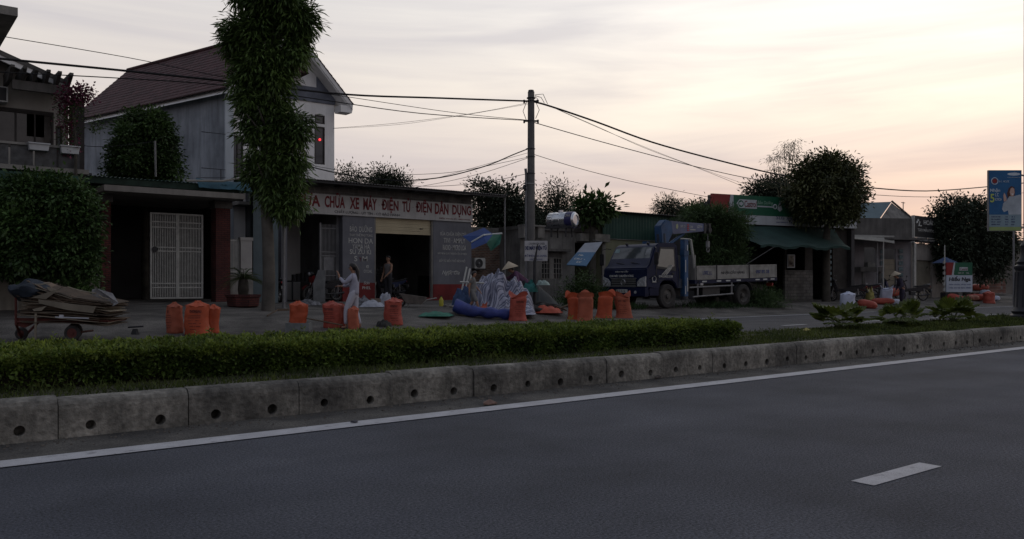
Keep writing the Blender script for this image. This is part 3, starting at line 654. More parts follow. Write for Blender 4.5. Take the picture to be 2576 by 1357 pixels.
# ---------------------------------------------------------------- tall white house with dark red roof behind
def house():
    V=33.0; a=UZ(579,V)[0]; b=UZ(841,V)[0]; mid=(a+b)/2; d=Vector((-.2916,.9565,0)); D=11.2; ez=9.25; az_=11.62; ov=.62
    h=thing('tiled_house','tall narrow white house with dark red tiled roof behind the repair shop','house',(mid,V,.4))
    fl=Vector((a,V,0)); fr_=Vector((b,V,0)); bl=fl+d*D; br=fr_+d*D
    def w3(p,z): return (p.x,p.y,z)
    mb=MB(); ap=Vector((mid,V,0)); apb=ap+d*D
    # side wall, back, right side
    mb.add([w3(fl,.3),w3(bl,.3),w3(bl,ez),w3(fl,ez)],[(0,1,2,3)]); mb.build('side_wall',plaster_blue,h,fix=False)
    mb=MB(); mb.add([w3(fr_,.3),w3(br,.3),w3(br,ez),w3(fr_,ez),w3(bl,.3),w3(bl,ez),w3(apb,az_-.15)],[(0,1,2,3),(1,4,5,6,2)]); mb.build('rear_wall',plaster_white,h,fix=False)
    Mh,_=frame((a,V),(b,V)); W=b-a
    X_=lambda px:UZ(px,V)[0]-a
    Z=lambda px,py:zat(py,UZ(px,V)[1])
    wins=[(X_(792),X_(817),Z(805,312),Z(805,290)),(X_(791),X_(817),Z(804,414),Z(804,319)),(X_(741),X_(762),Z(750,308),Z(750,286))]
    mb=MB(Mh); wallx(mb,0.0,W,.3,Z(800,259),[(X_(583),X_(612),4.4,7.0)]+wins,0,.2); mb.build('front_wall',plaster_white,h)
    mb=MB(Mh); mb.box((-.22,-.12,.3),(.10,-.002,ez-.15)); mb.build('corner_strip',mat('pale_blue_paint',(.42,.46,.50),.8,.1,1,streak=.3),h)
    zb=Z(800,259); mb=MB(Mh); mb.box((-.02,-.06,zb),(W+.02,.14,zb+.62)); mb.build('floor_band',mat('dusky_blue_band',(.12,.13,.16),.8),h)
    mb=MB(Mh); mb.add([(0,.0,zb+.62),(W,.0,zb+.62),(W,.0,ez+.05),(W/2,.0,az_-.1),(0,.0,ez+.05)],[(0,1,2,3,4)]); mb.build('gable_wall',plaster_white,h,fix=False)
    xg=X_(797); mb=MB(Mh); mb.box((xg-.02,-.05,zb+.62),(xg+.5,-.002,zb+1.35)); mb.build('gable_panel',mat('dusky_blue_band',(.12,.13,.16)),h)
    for x0,x1,z0,z1 in wins: window(h,Mh,x0,x1,z0,z1,.02,1)
    window(h,Mh,X_(583),X_(612),4.4,7.0,.02,2,name='balcony_door')
    mb=MB(Mh); mb.box((0,-.9,4.2),(X_(640),0,4.32)); mb.build('balcony',conc,h)
    # roof: courses of tiles on both slopes
    rf=MB(); th=.07
    R0=Vector((mid,V,0)) -d*ov; Rb=apb+d*.5
    for sgn in (-1,1):
        eav=(W/2+.42); sl=(az_-ez)/(W/2)
        nrm=Vector((sgn,0,0))
        nc=16; L=(Rb-R0).length; nt_=60
        for i in range(nc):
            t0=i/nc; t1=(i+1)/nc+.012
            for j in range(nt_):
                s0=L*j/nt_; s1=L*(j+1)/nt_-.01
                def q(t,s,dz): 
                    p=R0+d*s+Vector((sgn*eav*t,0,0)); return (p.x,p.y,az_-sl*eav*t+dz)
                rf.add([q(t0,s0,.02),q(t0,s1,.02),q(t1,s1,.05),q(t1,s0,.05),q(t0,s0,-.02),q(t0,s1,-.02),q(t1,s1,.01),q(t1,s0,.01)],[(0,1,2,3),(7,6,5,4),(3,2,6,7),(0,3,7,4),(1,5,6,2)])
    rf.tube([tuple(R0+Vector((0,0,az_+.05))),tuple(Rb+Vector((0,0,az_+.05)))],.09,8)
    rf=rf.build('roof',rooftile,h,fix=False)
    mb=MB()
    for sgn in (-1,1):
        eav=(W/2+.40); sl=(az_-ez)/(W/2)
        A=R0+Vector((0,0,az_-.05)); B=R0+Vector((sgn*eav,0,az_-sl*eav-.05))
        for P0,P1,P2,P3 in ((A,B,B+Vector((0,.05,0))-Vector((0,0,.28)),A+Vector((0,.05,0))-Vector((0,0,.28))),):
            mb.add([P0,P1,P2,P3,P0+d*.06,P1+d*.06,P2+d*.06,P3+d*.06],[(0,1,2,3),(7,6,5,4),(0,4,5,1),(3,2,6,7),(1,5,6,2)])
        # soffit
        mb.add([A-Vector((0,0,.2)),B-Vector((0,0,.2)),B+d*D-Vector((0,0,.2)),A+d*D-Vector((0,0,.2))],[(3,2,1,0)])
        # boxed end of the eave
        if sgn>0: mb.box((B.x-.55,B.y+.05,B.z-.35),(B.x-.02,B.y+.62,B.z-.06))
    mb.build('bargeboard',plaster_white,h,fix=False)
    # little dormer roof in front
    xd=X_(752); mb=MB(Mh); mb.add([(xd-1.2,-.8,9.75),(xd-.55,-.8,10.35),(xd+.1,-.8,9.75),(xd-1.2,0,9.75),(xd-.55,0,10.35),(xd+.1,0,9.75),(xd-.55,-.8,10.27),(xd-1.05,-.8,9.75),(xd-.05,-.8,9.75)],[(0,1,4,3),(1,2,5,4),(7,6,8)]); mb.build('dormer',rooftile,h,fix=False)
    # antenna on side wall / pipe rig
    mb=MB(); p=fl+Vector((-.25,-.1,0)); mb.tube([(p.x-.9,p.y,7.0),(p.x+.05,p.y,7.0),(p.x+.05,p.y,5.6),(p.x-.9,p.y,5.6)],.018,6); mb.tube([(p.x-.15,p.y,5.6),(p.x-.15,p.y,4.6)],.02,6); mb.tube([(p.x-1.1,p.y,5.2),(p.x+.2,p.y,5.3)],.012,6); mb.build('pipe_rig',metal_d,h)
    p=PV(804,352,V-.01); mb=MB(); mb.ball((p.x,p.y-.02,p.z),.055,10,6); o=mb.build('red_lamp',emis('red_glow',(1,.05,.06),1.6),h)
house()
# ---------------------------------------------------------------- house at the far left with pergola
def lefthouse():
    V=26.0; h=thing('cream_house','cream two storey house at the left edge with dark windows, pergola and balcony','house',(2,V,.5))
    a=-6; M_,_=frame((a,V),(0,V)); X_=lambda px:UZ(px,V)[0]-a; Zz=lambda px,py:zat(py,UZ(px,V)[1])
    xr=X_(172); z0=Zz(70,372); 
    w1=(X_(-60),X_(135),Zz(40,372),Zz(40,278)); d1=(X_(140),X_(157),Zz(148,430),Zz(148,318))
    ezl=Zz(172,212); sl=.34
    mb=MB(M_); mb.v=[]; wallx(mb,0,xr,.3,5.9,[w1,d1],0,.2); mb.box((xr-.2,.2,.3),(xr,8,5.9)); 
    mb.prism([(0,5.9),(xr,5.9),(xr,ezl),(0,ezl+sl*xr)],0,.2); mb.build('wall',cream,h)
    mb=MB(M_); n_=20
    mb.add([(xr-.2,-.75,ezl-.05),(xr-.2,9,ezl-.05),(-1,9,ezl+sl*(xr+1.3)),(-1,-.75,ezl+sl*(xr+1.3)),(xr-.2,-.75,ezl-.17),(xr-.2,9,ezl-.17),(-1,9,ezl+sl*(xr+1.3)-.12),(-1,-.75,ezl+sl*(xr+1.3)-.12)],[(0,1,2,3),(7,6,5,4),(0,4,5,1),(0,3,7,4)]); mb.build('roof',concdark,h)
    mb=MB(M_); mb.prism([(xr-.22,ezl-.30),(xr-.22,ezl-.16),(-1,ezl+sl*(xr+1.3)-.12),(-1,ezl+sl*(xr+1.3)-.26)],-.72,-.62); mb.build('eaves_board',plaster_white,h)
    fw=window(h,M_,w1[0],w1[1],w1[2],w1[3],.02,4,glass=mat('curtained_glass',(.045,.04,.036),.15,.5,2,spec=.5))
    mb=MB(M_); mb.box((w1[0],-.02,w1[2]+1.0),(w1[1],.0,w1[2]+1.06)); mb.build('transom',frame_d,h)
    mb=MB(M_); mb.box((X_(68),.05,w1[2]+.35),(X_(112),.06,w1[2]+.95)); mb.build('curtain',mat('orange_curtain',(.16,.055,.02),.9,.4,6),h)
    window(h,M_,d1[0],d1[1],d1[2],d1[3],.02,1,name='door',glass=mat('grey_glass',(.12,.13,.14),.3))
    # pergola beam with raking ends
    zb=Zz(90,247); mb=MB(M_); mb.box((X_(18),-1.0,zb-.02),(X_(165),-.88,zb+.22)); 
    for px in (8,38,66,95,122,150): 
        x=X_(px)-.0; mb.prism([(-1.45,zb+.5),(-1.45,zb+.44),(-.9,zb+.2),(.0,zb+.2),(.0,zb+.5)],x,x+.09,'x')
    mb.build('pergola',concdark,h)
    # balcony
    zt_,zbm=Zz(60,376),Zz(60,432); mb=MB(M_); mb.box((0,-1.25,zbm-.1),(X_(200),0,zbm+.02)); mb.build('balcony_floor',conc,h)
    mb=MB(M_); 
    for i in range(9): 
        x=X_(-50)+i*.55
        if x<X_(170): mb.box((x,-1.2,zbm+.03),(x+.5,-1.14,zt_-.06))
    mb.build('balcony_panel',mat('dark_granite',(.05,.052,.055),.4,.5,6),h)
    mb=MB(M_); mb.box((0,-1.25,zt_-.06),(X_(150),-1.1,zt_)); mb.build('balcony_rail',conc,h)
    # upper roof corner
    A=PV(45,20,24.6); mb=MB(); mb.box((-8,24.6,A.z-.0),(A.x,32,A.z+.0-.22)); mb.box((-8,25.1,A.z-.22),(A.x-.75,31,A.z-2.2)); mb.build('upper_roof',conc,h)
    mb=MB(M_); px_=X_(195); mb.box((px_-.2,-.3,.3),(px_+.12,.1,Zz(195,255))); mb.build('column',mat('dark_column',(.045,.04,.04),.9,.3),h)
    # split unit
    mb=MB(M_); mb.box((X_(-40),-.45,Zz(5,264)),(X_(14),-.05,Zz(5,226))); mb.build('air_conditioner',mat('ac_white',(.42,.42,.40),.6),h)
    mb=MB(M_); mb.box((X_(-36),-.46,Zz(5,261)),(X_(10),-.452,Zz(5,229))); mb.build('air_conditioner_grille',blackm,h)
    return h
lefthouse()
whitep=mat('white_planter',(.42,.43,.44),.7,.15,3)
for i,(x0,x1,y0,y1,lab) in enumerate(((75,122,362,376,'white flower box on the balcony rail below the orange curtain'),(156,198,369,385,'white flower box on the balcony rail next to the dark column'))):
    a=PV(x0,y1,24.6); b=PV(x1,y0,24.6); mb=MB(); mb.box((a.x,24.6,a.z),(b.x,24.85,b.z),tx=-.03,ty=-.02); mb.box((a.x-.04,24.55,b.z-.03),(b.x+.04,24.9,b.z)); o=mb.build('flower_box',whitep); tag(o,lab,'planter','flower boxes on the balcony')
    rg=np.random.default_rng(i); n=260; pp=np.stack([rg.uniform(a.x,b.x,n),rg.uniform(24.6,24.85,n),np.full(n,b.z-.02)],1); d=rg.normal(size=(n,3))*.6; d[:,2]+=.8
    l=leafmesh('plant',pp,d,rg.normal(size=(n,3)),rg.uniform(.06,.22,n),.04,mat('pot_leaves',(.02,.04,.012),.7,.4,isl=.4),o); l.location=(0,0,0); l.location=-Vector(o.location)
# ---------------------------------------------------------------- carport: green tin canopies, concrete gate porch
def gateporch():
    V=27.0; M_,_=frame((0,V),(1,V)); X_=lambda px,v=V:UZ(px,v)[0]; Zz=lambda px,py,v=V:zat(py,UZ(px,v)[1])
    t=thing('gate_porch','concrete slab gate porch on two dark red pillars','gateway',(X_(440),V,g(X_(440),V)))
    zt_=Zz(440,486); zb_=zt_-.17; mb=MB(); mb.box((X_(262,25.9),25.9,zb_),(X_(617,25.9),30.5,zt_)); mb.build('slab',mat('porch_concrete',(.24,.225,.205),.9,.2,1.5,streak=.4),t)
    for a,b in ((250,274),(537,573)):
        g0=g(X_(a),V)-.1; mb=MB(); mb.box((X_(a),V-.25,g0),(X_(b),V+.25,zb_-.25)); mb.build('pillar',brickred,t)
        mb=MB(); mb.box((X_(a)-.05,V-.3,zb_-.25),(X_(b)+.05,V+.3,zb_-.002)); mb.build('capital',concdark,t)
    return t
gateporch()
V=27.0; M_,_=frame((0,V),(1,V)); X_=lambda px,v=V:UZ(px,v)[0]; Zz=lambda px,py,v=V:zat(py,UZ(px,v)[1])
# open steel leaf of the gate
gt=thing('steel_gate','closed leaf of a white steel bar gate standing under the porch','gate',(X_(445),V+.1,g(X_(445),V)))
zt_=Zz(445,537); zb_=Zz(445,752)
for (a,b) in ((380,447),(449,511)):
    mb=MB(); bars(mb,X_(a)+.05,X_(b)-.03,zb_+.06,zt_-.03,15,V+.1,.011,(zb_+.35,zb_+.48,zb_+1.48,zb_+1.60,zt_-.28,zt_-.45)); mb.build('bars',metal_w,gt)
    mb=MB(); 
    for x in (X_(a)+.02,X_(b)-.0): mb.box((x-.025,V+.07,zb_),(x+.025,V+.13,zt_))
    mb.box((X_(a)+.045,V+.075,zb_+.0),(X_(b)-.025,V+.125,zb_+.05)); mb.box((X_(a)+.045,V+.075,zt_-.05),(X_(b)-.025,V+.125,zt_)); mb.build('frame',metal_w,gt)
mb=MB(); mb.cyl((X_(391),V+.05,zb_+1.53),(X_(391),V+.12,zb_+1.53),.09,n=14); mb.build('lock_plate',metal_d,gt)
# dark space behind the gate: yard walls and a tin roof
yd=thing('carport','dark roofed yard behind the gate with low walls','carport',(X_(440),30.5,.5))
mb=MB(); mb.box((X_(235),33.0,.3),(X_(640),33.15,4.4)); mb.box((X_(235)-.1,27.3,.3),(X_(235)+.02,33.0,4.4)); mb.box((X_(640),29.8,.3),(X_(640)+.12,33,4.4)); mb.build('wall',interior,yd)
mb=MB(); corr(mb,X_(200),X_(655)+.3,(26.9,Zz(440,458)),(33.3,Zz(440,458)+.3)); mb.build('roof',tin_green,yd,fix=False)
mb=MB(); mb.box((X_(200),26.95,Zz(440,475)),(X_(655)+.2,27.0,Zz(440,459))); mb.build('roof_edge',mat('dark_green_board',(.018,.035,.026),.8,.5,3),yd)
mb=MB(); mb.tube([PV(470,455,26.5),PV(560,456,26.5),PV(620,445,26.6)],.035,8); o=mb.build('pipe',mat('pale_pvc',(.25,.24,.22),.6),None,smooth=True); tag(o,'pale plastic pipe lying along the green tin roof over the gate','pipe')
# blue tarp draped on roof end
mb=MB(); a=PV(505,460,26.6); b=PV(640,462,26.6); n=14
vs=[]; 
for i in range(n):
    for j in range(5):
        x=a.x+(b.x-a.x)*i/(n-1); vs.append((x,26.75+.1*j+.05*noise.noise(Vector((x*2,j,0))),a.z+.18-.32*((4-j)/4)**1.5+.05*noise.noise(Vector((x*3,j*.7,5)))))
mb.add(vs,[(i*5+j,(i+1)*5+j,(i+1)*5+j+1,i*5+j+1) for i in range(n-1) for j in range(4)]); o=mb.build('blue_tarp',mat('teal_blue_tarp',(.015,.06,.085),.7,.3,3),None,smooth=True,fix=False); tag(o,'dark teal tarp folded over the roof end left of the tall tree','tarp')
# green canopy over left wall
cn=thing('green_canopy','green sheet canopy running along the left frontage above the bush','canopy',(X_(60,24.2),24.2,3.6))
za,zb2=Zz(60,433,24.0),Zz(60,462,24.0)
mb=MB(); mb.box((-6,24.0,zb2),(X_(200,24),24.03,za)); mb.build('valance',tin_green,cn)
mb=MB(); corr(mb,-6,X_(200,24),(24.04,za-.03),(25.9,za+.15)); mb.build('sheet',tin_green,cn,fix=False)
mb=MB(); mb.cyl((X_(42,24.3),24.3,.4),(X_(42,24.3),24.3,za),.035,n=8); mb.build('prop',metal_g,cn)
# boundary wall left, and pieces right of gate
bw=thing('boundary_wall','low cream boundary wall beneath the big bush behind the cardboard cart','wall',(X_(100,24.5),24.5,.3))
mb=MB(); zt2=Zz(140,705,24.5); mb.box((-8,24.5,.1),(X_(252,24.5),24.7,zt2)); mb.build('panel',mat('cream_wall_dirty',(.21,.195,.165),.9,.2,1,streak=.7),bw)
mb=MB(); mb.box((-8,24.44,zt2),(X_(252,24.5),24.76,zt2+.09)); mb.build('coping',conc,bw)
mb=MB(); bars(mb,-2,X_(248,24.5),zt2+.09,zt2+1.0,30,24.6,.012,(zt2+.25,zt2+.9)); mb.build('railing',metal_d,bw)
fn=thing('side_fence','short white bar fence with white panel between the right gate pillar and the tree','fence',(X_(605),V,.5))
mb=MB(); bars(mb,X_(576),X_(601),Zz(590,688),Zz(590,602),8,V,.013,(Zz(590,606),Zz(590,684))); mb.build('bars',metal_w,fn)
mb=MB(); mb.box((X_(574),V-.1,.3),(X_(634),V+.1,Zz(600,690))); mb.build('wall',conc,fn)
mb=MB(); mb.box((X_(603),V-.12,Zz(615,690)),(X_(631),V+.05,Zz(615,606))); mb.box((X_(601),V-.14,Zz(615,606)),(X_(633),V+.08,Zz(615,598))); mb.build('white_panel',mat('panel_white',(.32,.31,.30),.8,.2,1),fn)
sp=thing('grey_blue_pier','narrow grey blue painted wall end between the white fence panel and the tree trunk','wall',(X_(652),28.2,.4))
mb=MB(); mb.box((X_(637,28.2),28.2,.2),(X_(700,28.2),28.5,Zz(660,470,28.2))); mb.build('panel',mat('teal_grey_paint',(.10,.13,.145),.8,.2,1,streak=.4),sp)
# ---------------------------------------------------------------- brick wall, grey house
bk=thing('brick_outbuilding','unplastered brick outbuilding with concrete top band between the repair shop and utility pole','building',(UZ(1260,30)[0],30,.4))
V=30; a=UZ(1180,V)[0]; b=UZ(1335,V)[0]; zt_=zat(575,UZ(1260,V)[1])
mb=MB(); mb.box((a,V,.2),(b,V+.2,zt_-.55)); mb.box((a,V+.2,.2),(a+.2,V+5,zt_-.55)); mb.build('wall',brick,bk)
mb=MB(); mb.box((a,V-.04,zt_-.55),(b,V+5,zt_-.3)); mb.box((a,V,zt_-.3),(b,V+5,zt_)); mb.build('roof_band',greywall,bk)
mb=MB(); x0=UZ(1277,V)[0]; mb.box((x0,V-.06,.2),(x0+.35,V,zt_-.55)); mb.build('pier',greywall,bk)
gh=thing('grey_house','low stained grey concrete house with barred window behind the utility pole','house',(UZ(1420,28.5)[0],28.5,.4))
V=28.5; M_,_=frame((0,V),(1,V)); X_=lambda px,v=V:UZ(px,v)[0]; Zz=lambda px,py,v=V:zat(py,UZ(px,v)[1])
wx=(X_(1362),X_(1412),Zz(1385,702),Zz(1385,650)); zt_=Zz(1400,582)
mb=MB(M_); wallx(mb,X_(1309),X_(1520),.2,zt_,[wx,(X_(1446),X_(1513),.2,Zz(1480,612))],0,.2); mb.box((X_(1309),.2,.2),(X_(1309)+.2,6,zt_)); mb.box((X_(1309)+.2,5.8,.2),(X_(1520),6,zt_)); mb.build('wall',greywall,gh)
mb=MB(M_); mb.box((X_(1307),-.12,zt_),(X_(1500),6,zt_+.16)); mb.build('roof_slab',concdark,gh)
mb=MB(M_); mb.box((X_(1352),-.35,Zz(1385,633)),(X_(1425),0,Zz(1385,627))); mb.box((X_(1362),-.01,Zz(1385,648)),(X_(1414),.0,Zz(1385,634))); mb.build('window_hood',concdark,gh)
ww=MB(M_); x0,x1,z0,z1=wx
for (p,q) in ((x0,(x0+x1)/2-.12),((x0+x1)/2+.12,x1)):
    for i in range(4): 
        x=p+(q-p)*i/3; ww.box((x-.015,-.02,z0),(x+.015,.02,z1))
    for k in range(5): 
        z=z0+(z1-z0)*k/4; ww.box((p,-.015,z-.012),(q,.015,z+.012))
ww.box(((x0+x1)/2-.12,-.01,z0),((x0+x1)/2+.12,.19,z1)); ww.build('window_bars',conc,gh)
mb=MB(M_); mb.box((x0,.12,z0),(x1,.14,z1)); mb.build('pane',glassd,gh)
mb=MB(M_); mb.box((X_(1448),-.45,Zz(1480,609)),(X_(1518),0,Zz(1480,590))); mb.build('canopy_beam',mat('worn_beam',(.22,.21,.19),.9,.4,3,streak=.6),gh)
for k,(px,w_) in enumerate(((1302,14),(1318,10),(1334,14),(1343,8))):
    pass
mb=MB(M_); mb.box((X_(1300),-.5,Zz(1310,600)),(X_(1318),-.1,Zz(1310,570))); mb.box((X_(1336),-.5,Zz(1345,600)),(X_(1352),-.1,Zz(1345,572))); mb.box((X_(1300),-.55,Zz(1310,571)),(X_(1354),-.05,Zz(1310,567))); mb.build('meter_box',conc,gh)
# green shed
gs=thing('green_shed','shed with dark green tin upper wall over a cream wall behind the crane truck','shed',(UZ(1600,28.4)[0],28.4,.4))
V=28.35; X_=lambda px,v=V:UZ(px,v)[0]; Zz=lambda px,py,v=V:zat(py,UZ(px,v)[1]); xa,xb=X_(1516),X_(1790)
zt_=Zz(1560,536); zm=Zz(1560,602)
mb=MB(); n=int((xb-xa)/.1)
vs=[]
for i in range(n+1): vs+=[(xa+(xb-xa)*i/n,V-.02*(i%2),zm),(xa+(xb-xa)*i/n,V-.02*(i%2),zt_)]
mb.add(vs,[(2*i,2*i+2,2*i+3,2*i+1) for i in range(n)]); mb.build('tin_wall',tin_green,gs,fix=False)
mb=MB(); mb.box((xa,V+.02,.2),(xb,V+.2,zm-.03)); mb.box((xa,V+.2,.2),(xa+.2,V+6,zt_-.1)); mb.build('wall',mat('cream_green_wall',(.20,.20,.13),.85,.15,1,streak=.3),gs)
mb=MB(); mb.box((xa-.05,V-.04,zm-.03),(xb,V+.1,zm)); mb.box((xa-.06,V-.05,.2),(xa+.15,V+.02,zm-.03)); mb.build('trim',conc,gs)
mb=MB(); corr(mb,xa-.3,xb,(V-.3,zt_+.03),(V+6.5,zt_+.3)); mb.build('roof',tin_dark,gs,fix=False)
# lean-to roof running back-left from the shed
mb=MB(); a=PV(1519,540,V+.1); b=PV(1448,582,V+.6); mb.add([a,b,b+Vector((1,5,0)),a+Vector((1,5,.2)),a-Vector((0,0,.06)),b-Vector((0,0,.06)),b+Vector((1,5,-.06)),a+Vector((1,5,.14))],[(0,1,2,3),(7,6,5,4),(0,4,5,1),(1,5,6,2)]); mb.build('lean_to',tin_dark,gs)
mb=MB(); p=PV(1440,600,V+3.5); mb.box((p.x-1,V+3.9,.2),(xa,V+4.0,3.3)); mb.build('rear_wall',interior,gs)
# ---------------------------------------------------------------- workshop with the long green sign
A=P(1787,600,38.0); B=P(2130,600,41.6); Mc,LC=frame((A.x,A.y),(B.x,B.y)); WL_=Mc
def onC(px,back=0):   # x along the facade plane shifted 'back' metres for a pixel column
    o=Mc@Vector((0,back,0)); e=Mc@Vector((1,back,0)); r=(px-1288)/F
    def xz(p): return (p.x*s_-p.y*c_, p.x*c_+p.y*s_)
    X0,Z0=xz(o);X1,Z1=xz(e); dX,dZ=X1-X0,Z1-Z0; t=(r*Z0-X0)/(dX-r*dZ); return t,Z0+t*dZ
cx=lambda px,b=0:onC(px,b)[0]; cz=lambda px,py,b=0:zat(py,onC(px,b)[1])
ws=thing('roadside_workshop','roadside motorbike workshop with long green and white signboard and sagging green awning','building',(A.x,A.y,.35))
xe=cx(2150); zt_=cz(1900,494); zm=cz(1900,543); zb_=cz(1900,566)
ced=mat('sign_green',(.012,.085,.045),.5,.12,2); sgr=mat('sign_red',(.20,.018,.018),.5,.15,2); sgw=mat('sign_white',(.38,.40,.42),.6,.1,2,streak=.2)
sg=MB(Mc); sg.box((cx(1841),-.12,zm),(xe,0,zt_)); sg=sg.build('sign_board',ced,ws)
mb=MB(Mc); mb.prism([(0,zt_),(0,zm-.02),(cx(1826),zm-.02),(cx(1833),zt_)],-.12,0); mb.build('red_panel',sgr,sg)
mb=MB(Mc); mb.prism([(cx(1833)+.01,zt_),(cx(1826)+.01,zm),(cx(1841)-.005,zm),(cx(1841)-.005,zt_)],-.125,0); mb.build('white_stripe',sgw,sg)
mb=MB(Mc); mb.box((.1,-.12,zb_),(xe,0,zm-.005)); mb.build('white_panel',sgw,sg)
lx0,lx1=cx(1848),cx(1899); lz0,lz1=cz(1870,525),cz(1870,503)
mb=MB(Mc); mb.prism([(lx0,(lz0+lz1)/2),(lx0+.18,lz1),(lx1,lz1),(lx1,lz0),(lx0+.18,lz0)],-.135,-.12); mb.build('logo_plate',sgw,sg)
mb=MB(Mc); mb.cyl((lx0+.26,-.14,(lz0+lz1)/2),(lx0+.26,-.137,(lz0+lz1)/2),.16,n=16); mb.build('logo_disc',ced,sg); mb=MB(Mc); mb.prism([(lx0+.14,(lz0+lz1)/2+.04),(lx0+.30,(lz0+lz1)/2+.1),(lx0+.38,(lz0+lz1)/2),(lx0+.30,(lz0+lz1)/2-.1),(lx0+.14,(lz0+lz1)/2-.04)],-.146,-.141); mb.build('logo_swoosh',sgw,sg)
text(sg,'Castrol',Mc,lx0+.46,lx1-.03,lz0+.06,lz1-.05,-.14,redtext,shear=.1,fatten=.01)
text(sg,'Bảo Dưỡng',Mc,cx(1901),cx(1940),cz(1920,518),cz(1920,506),-.124,mat('pale_green_letters',(.20,.32,.24),.6),shear=.2)
mb=MB(Mc); z=cz(1920,521); mb.box((cx(1901),-.135,z-.03),(cx(1940),-.122,z+.03)); mb.torus((cx(1945),-.13,z+.02),.1,.03,14,6); mb.prism([(cx(1951),z-.1),(cx(1957),z+.32),(cx(1963),z-.1),(cx(1957),z-.2)],-.135,-.122); mb.build('spanner_logo',sgw,sg)
text(sg,'Hiếu Nga',Mc,cx(1822),cx(1879),cz(1865,562),cz(1865,547),-.124,redtext,shear=.2,fatten=.03)
text(sg,'Sửa xe chuyên nghiệp',Mc,cx(1947),cx(2075),cz(2010,558),cz(2010,546),-.124,mat('navy_sign',(.05,.06,.12),.7),shear=.2)
squiggle(sg,Mc,cx(1948),cx(2070),cz(2010,564),cz(2010,561),-.122,bluetext,5)
g0=.30; zl=cz(2000,600)
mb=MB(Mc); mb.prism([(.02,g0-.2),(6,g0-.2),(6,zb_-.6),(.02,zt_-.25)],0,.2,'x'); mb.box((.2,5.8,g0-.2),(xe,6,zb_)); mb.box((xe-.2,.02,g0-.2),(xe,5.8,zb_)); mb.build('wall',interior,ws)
mb=MB(Mc); mb.box((0,.03,zb_),(xe,.2,zt_-.05)); mb.box((.2,.2,zb_),(xe-.2,5.8,zb_+.1)); mb.build('parapet',concdark,ws)
# front pieces: panels of the shopfront
mb=MB(Mc); p0=cx(1975,.3); p1=cx(2045,.3); mb.box((p0,.3,g0-.1),(p1,.45,cz(2000,680))); mb.build('block_wall',greybrick,ws)
for a_,b_ in (((p0,.32,cz(2000,680)),(p0+.12,.42,zb_)),((p1-.5,.32,cz(2000,680)),(p1,.42,zb_)),((cx(2095,.3),.3,g0-.1),(cx(2150,.3),.45,zb_))): MB(Mc).box(a_,b_).build('door_post',mat('dark_timber',(.045,.04,.036),.9,.3,3),ws)
mb=MB(Mc); mb.box((cx(1981,.25),.25,cz(1990,674)),(cx(2000,.25),.29,cz(1990,640))); pw=mb.build('poster_frame',sgw,ws); mb=MB(Mc); mb.box((cx(1983.5,.24),.235,cz(1990,671)),(cx(1997,.24),.249,cz(1990,643))); mb.build('poster',mat('poster_print',(.20,.05,.04),.6,.9,5,c2=(.2,.18,.15)),pw)
# tyre posters / goods hung on post
mb=MB(Mc); rd=random.Random(4)
for i in range(7): mb.box((cx(2078,.2),.2,cz(2070,720-i*14)),(cx(2092,.2),.24,cz(2070,712-i*14)))
mb.build('hanging_goods',mat('goods_packets',(.10,.14,.15),.6,.6,8),ws)
# awning
mb=MB(Mc); n=26; fr_y=-2.6; vs=[]
xl,xr_=cx(1842,0),cx(2098,0); fl_,fr2=cx(1913,fr_y),cx(2139,fr_y)
for i in range(n+1):
    s=i/n
    for j in range(7):
        t=j/6; x=(xl+(xr_-xl)*s)*(1-t)+(fl_+(fr2-fl_)*s)*t; y=-.02+fr_y*t; z=zb_-.04-(zb_-cz(2000,617,fr_y))*t**.9+.06*math.sin(s*16)*t*t+.05*noise.noise(Vector((x,y*2,0)))-.12*math.sin(math.pi*t)
        vs.append((x,y,z))
mb.add(vs,[(i*7+j,(i+1)*7+j,(i+1)*7+j+1,i*7+j+1) for i in range(n) for j in range(6)]); 
for i in range(n): 
    a,b=vs[i*7+6],vs[(i+1)*7+6]; k=.10+.03*math.sin(i*2.1); k2=.10+.03*math.sin((i+1)*2.1); mb.add([a,b,(b[0],b[1]+.02,b[2]-k2),(a[0],a[1]+.02,a[2]-k)],[(0,1,2,3)])
mb.build('awning',tin_green2,ws,fix=False,smooth=True)
mb=MB(Mc); p=cx(1950,fr_y); mb.tube([(p,fr_y,cz(1950,620,fr_y)),(p-1.6,fr_y+1,cz(1930,690,fr_y))],.02,6); mb.build('awning_prop',metal_g,ws)
# ---------------------------------------------------------------- grey shops further right
Ad=P(2147,600,46.0); Bd=P(2300,600,46.6); Md,_=frame((Ad.x,Ad.y),(Bd.x,Bd.y))
def onF(Mx,px,back=0):
    o=Mx@Vector((0,back,0)); e=Mx@Vector((1,back,0)); r=(px-1288)/F
    X0,Z0=o.x*s_-o.y*c_,o.x*c_+o.y*s_; X1,Z1=e.x*s_-e.y*c_,e.x*c_+e.y*s_; dX,dZ=X1-X0,Z1-Z0; t=(r*Z0-X0)/(dX-r*dZ); return t,Z0+t*dZ
dx=lambda px,b=0:onF(Md,px,b)[0]; dz=lambda px,py,b=0:zat(py,onF(Md,px,b)[1])
cs=thing('grey_shopfront','plain dark grey parapet shopfront right of the green awning with a half open room','building',(Ad.x,Ad.y,.3))
g0=.2; za,zb_=dz(2200,549),dz(2200,600)
mb=MB(Md); mb.box((dx(2110),0,zb_),(dx(2294),.2,za)); mb.build('parapet',concdark,cs)
mb=MB(Md); mb.box((dx(2110),-1.1,zb_-.12),(dx(2300),.3,zb_-.003)); mb.build('canopy_slab',concdark,cs)
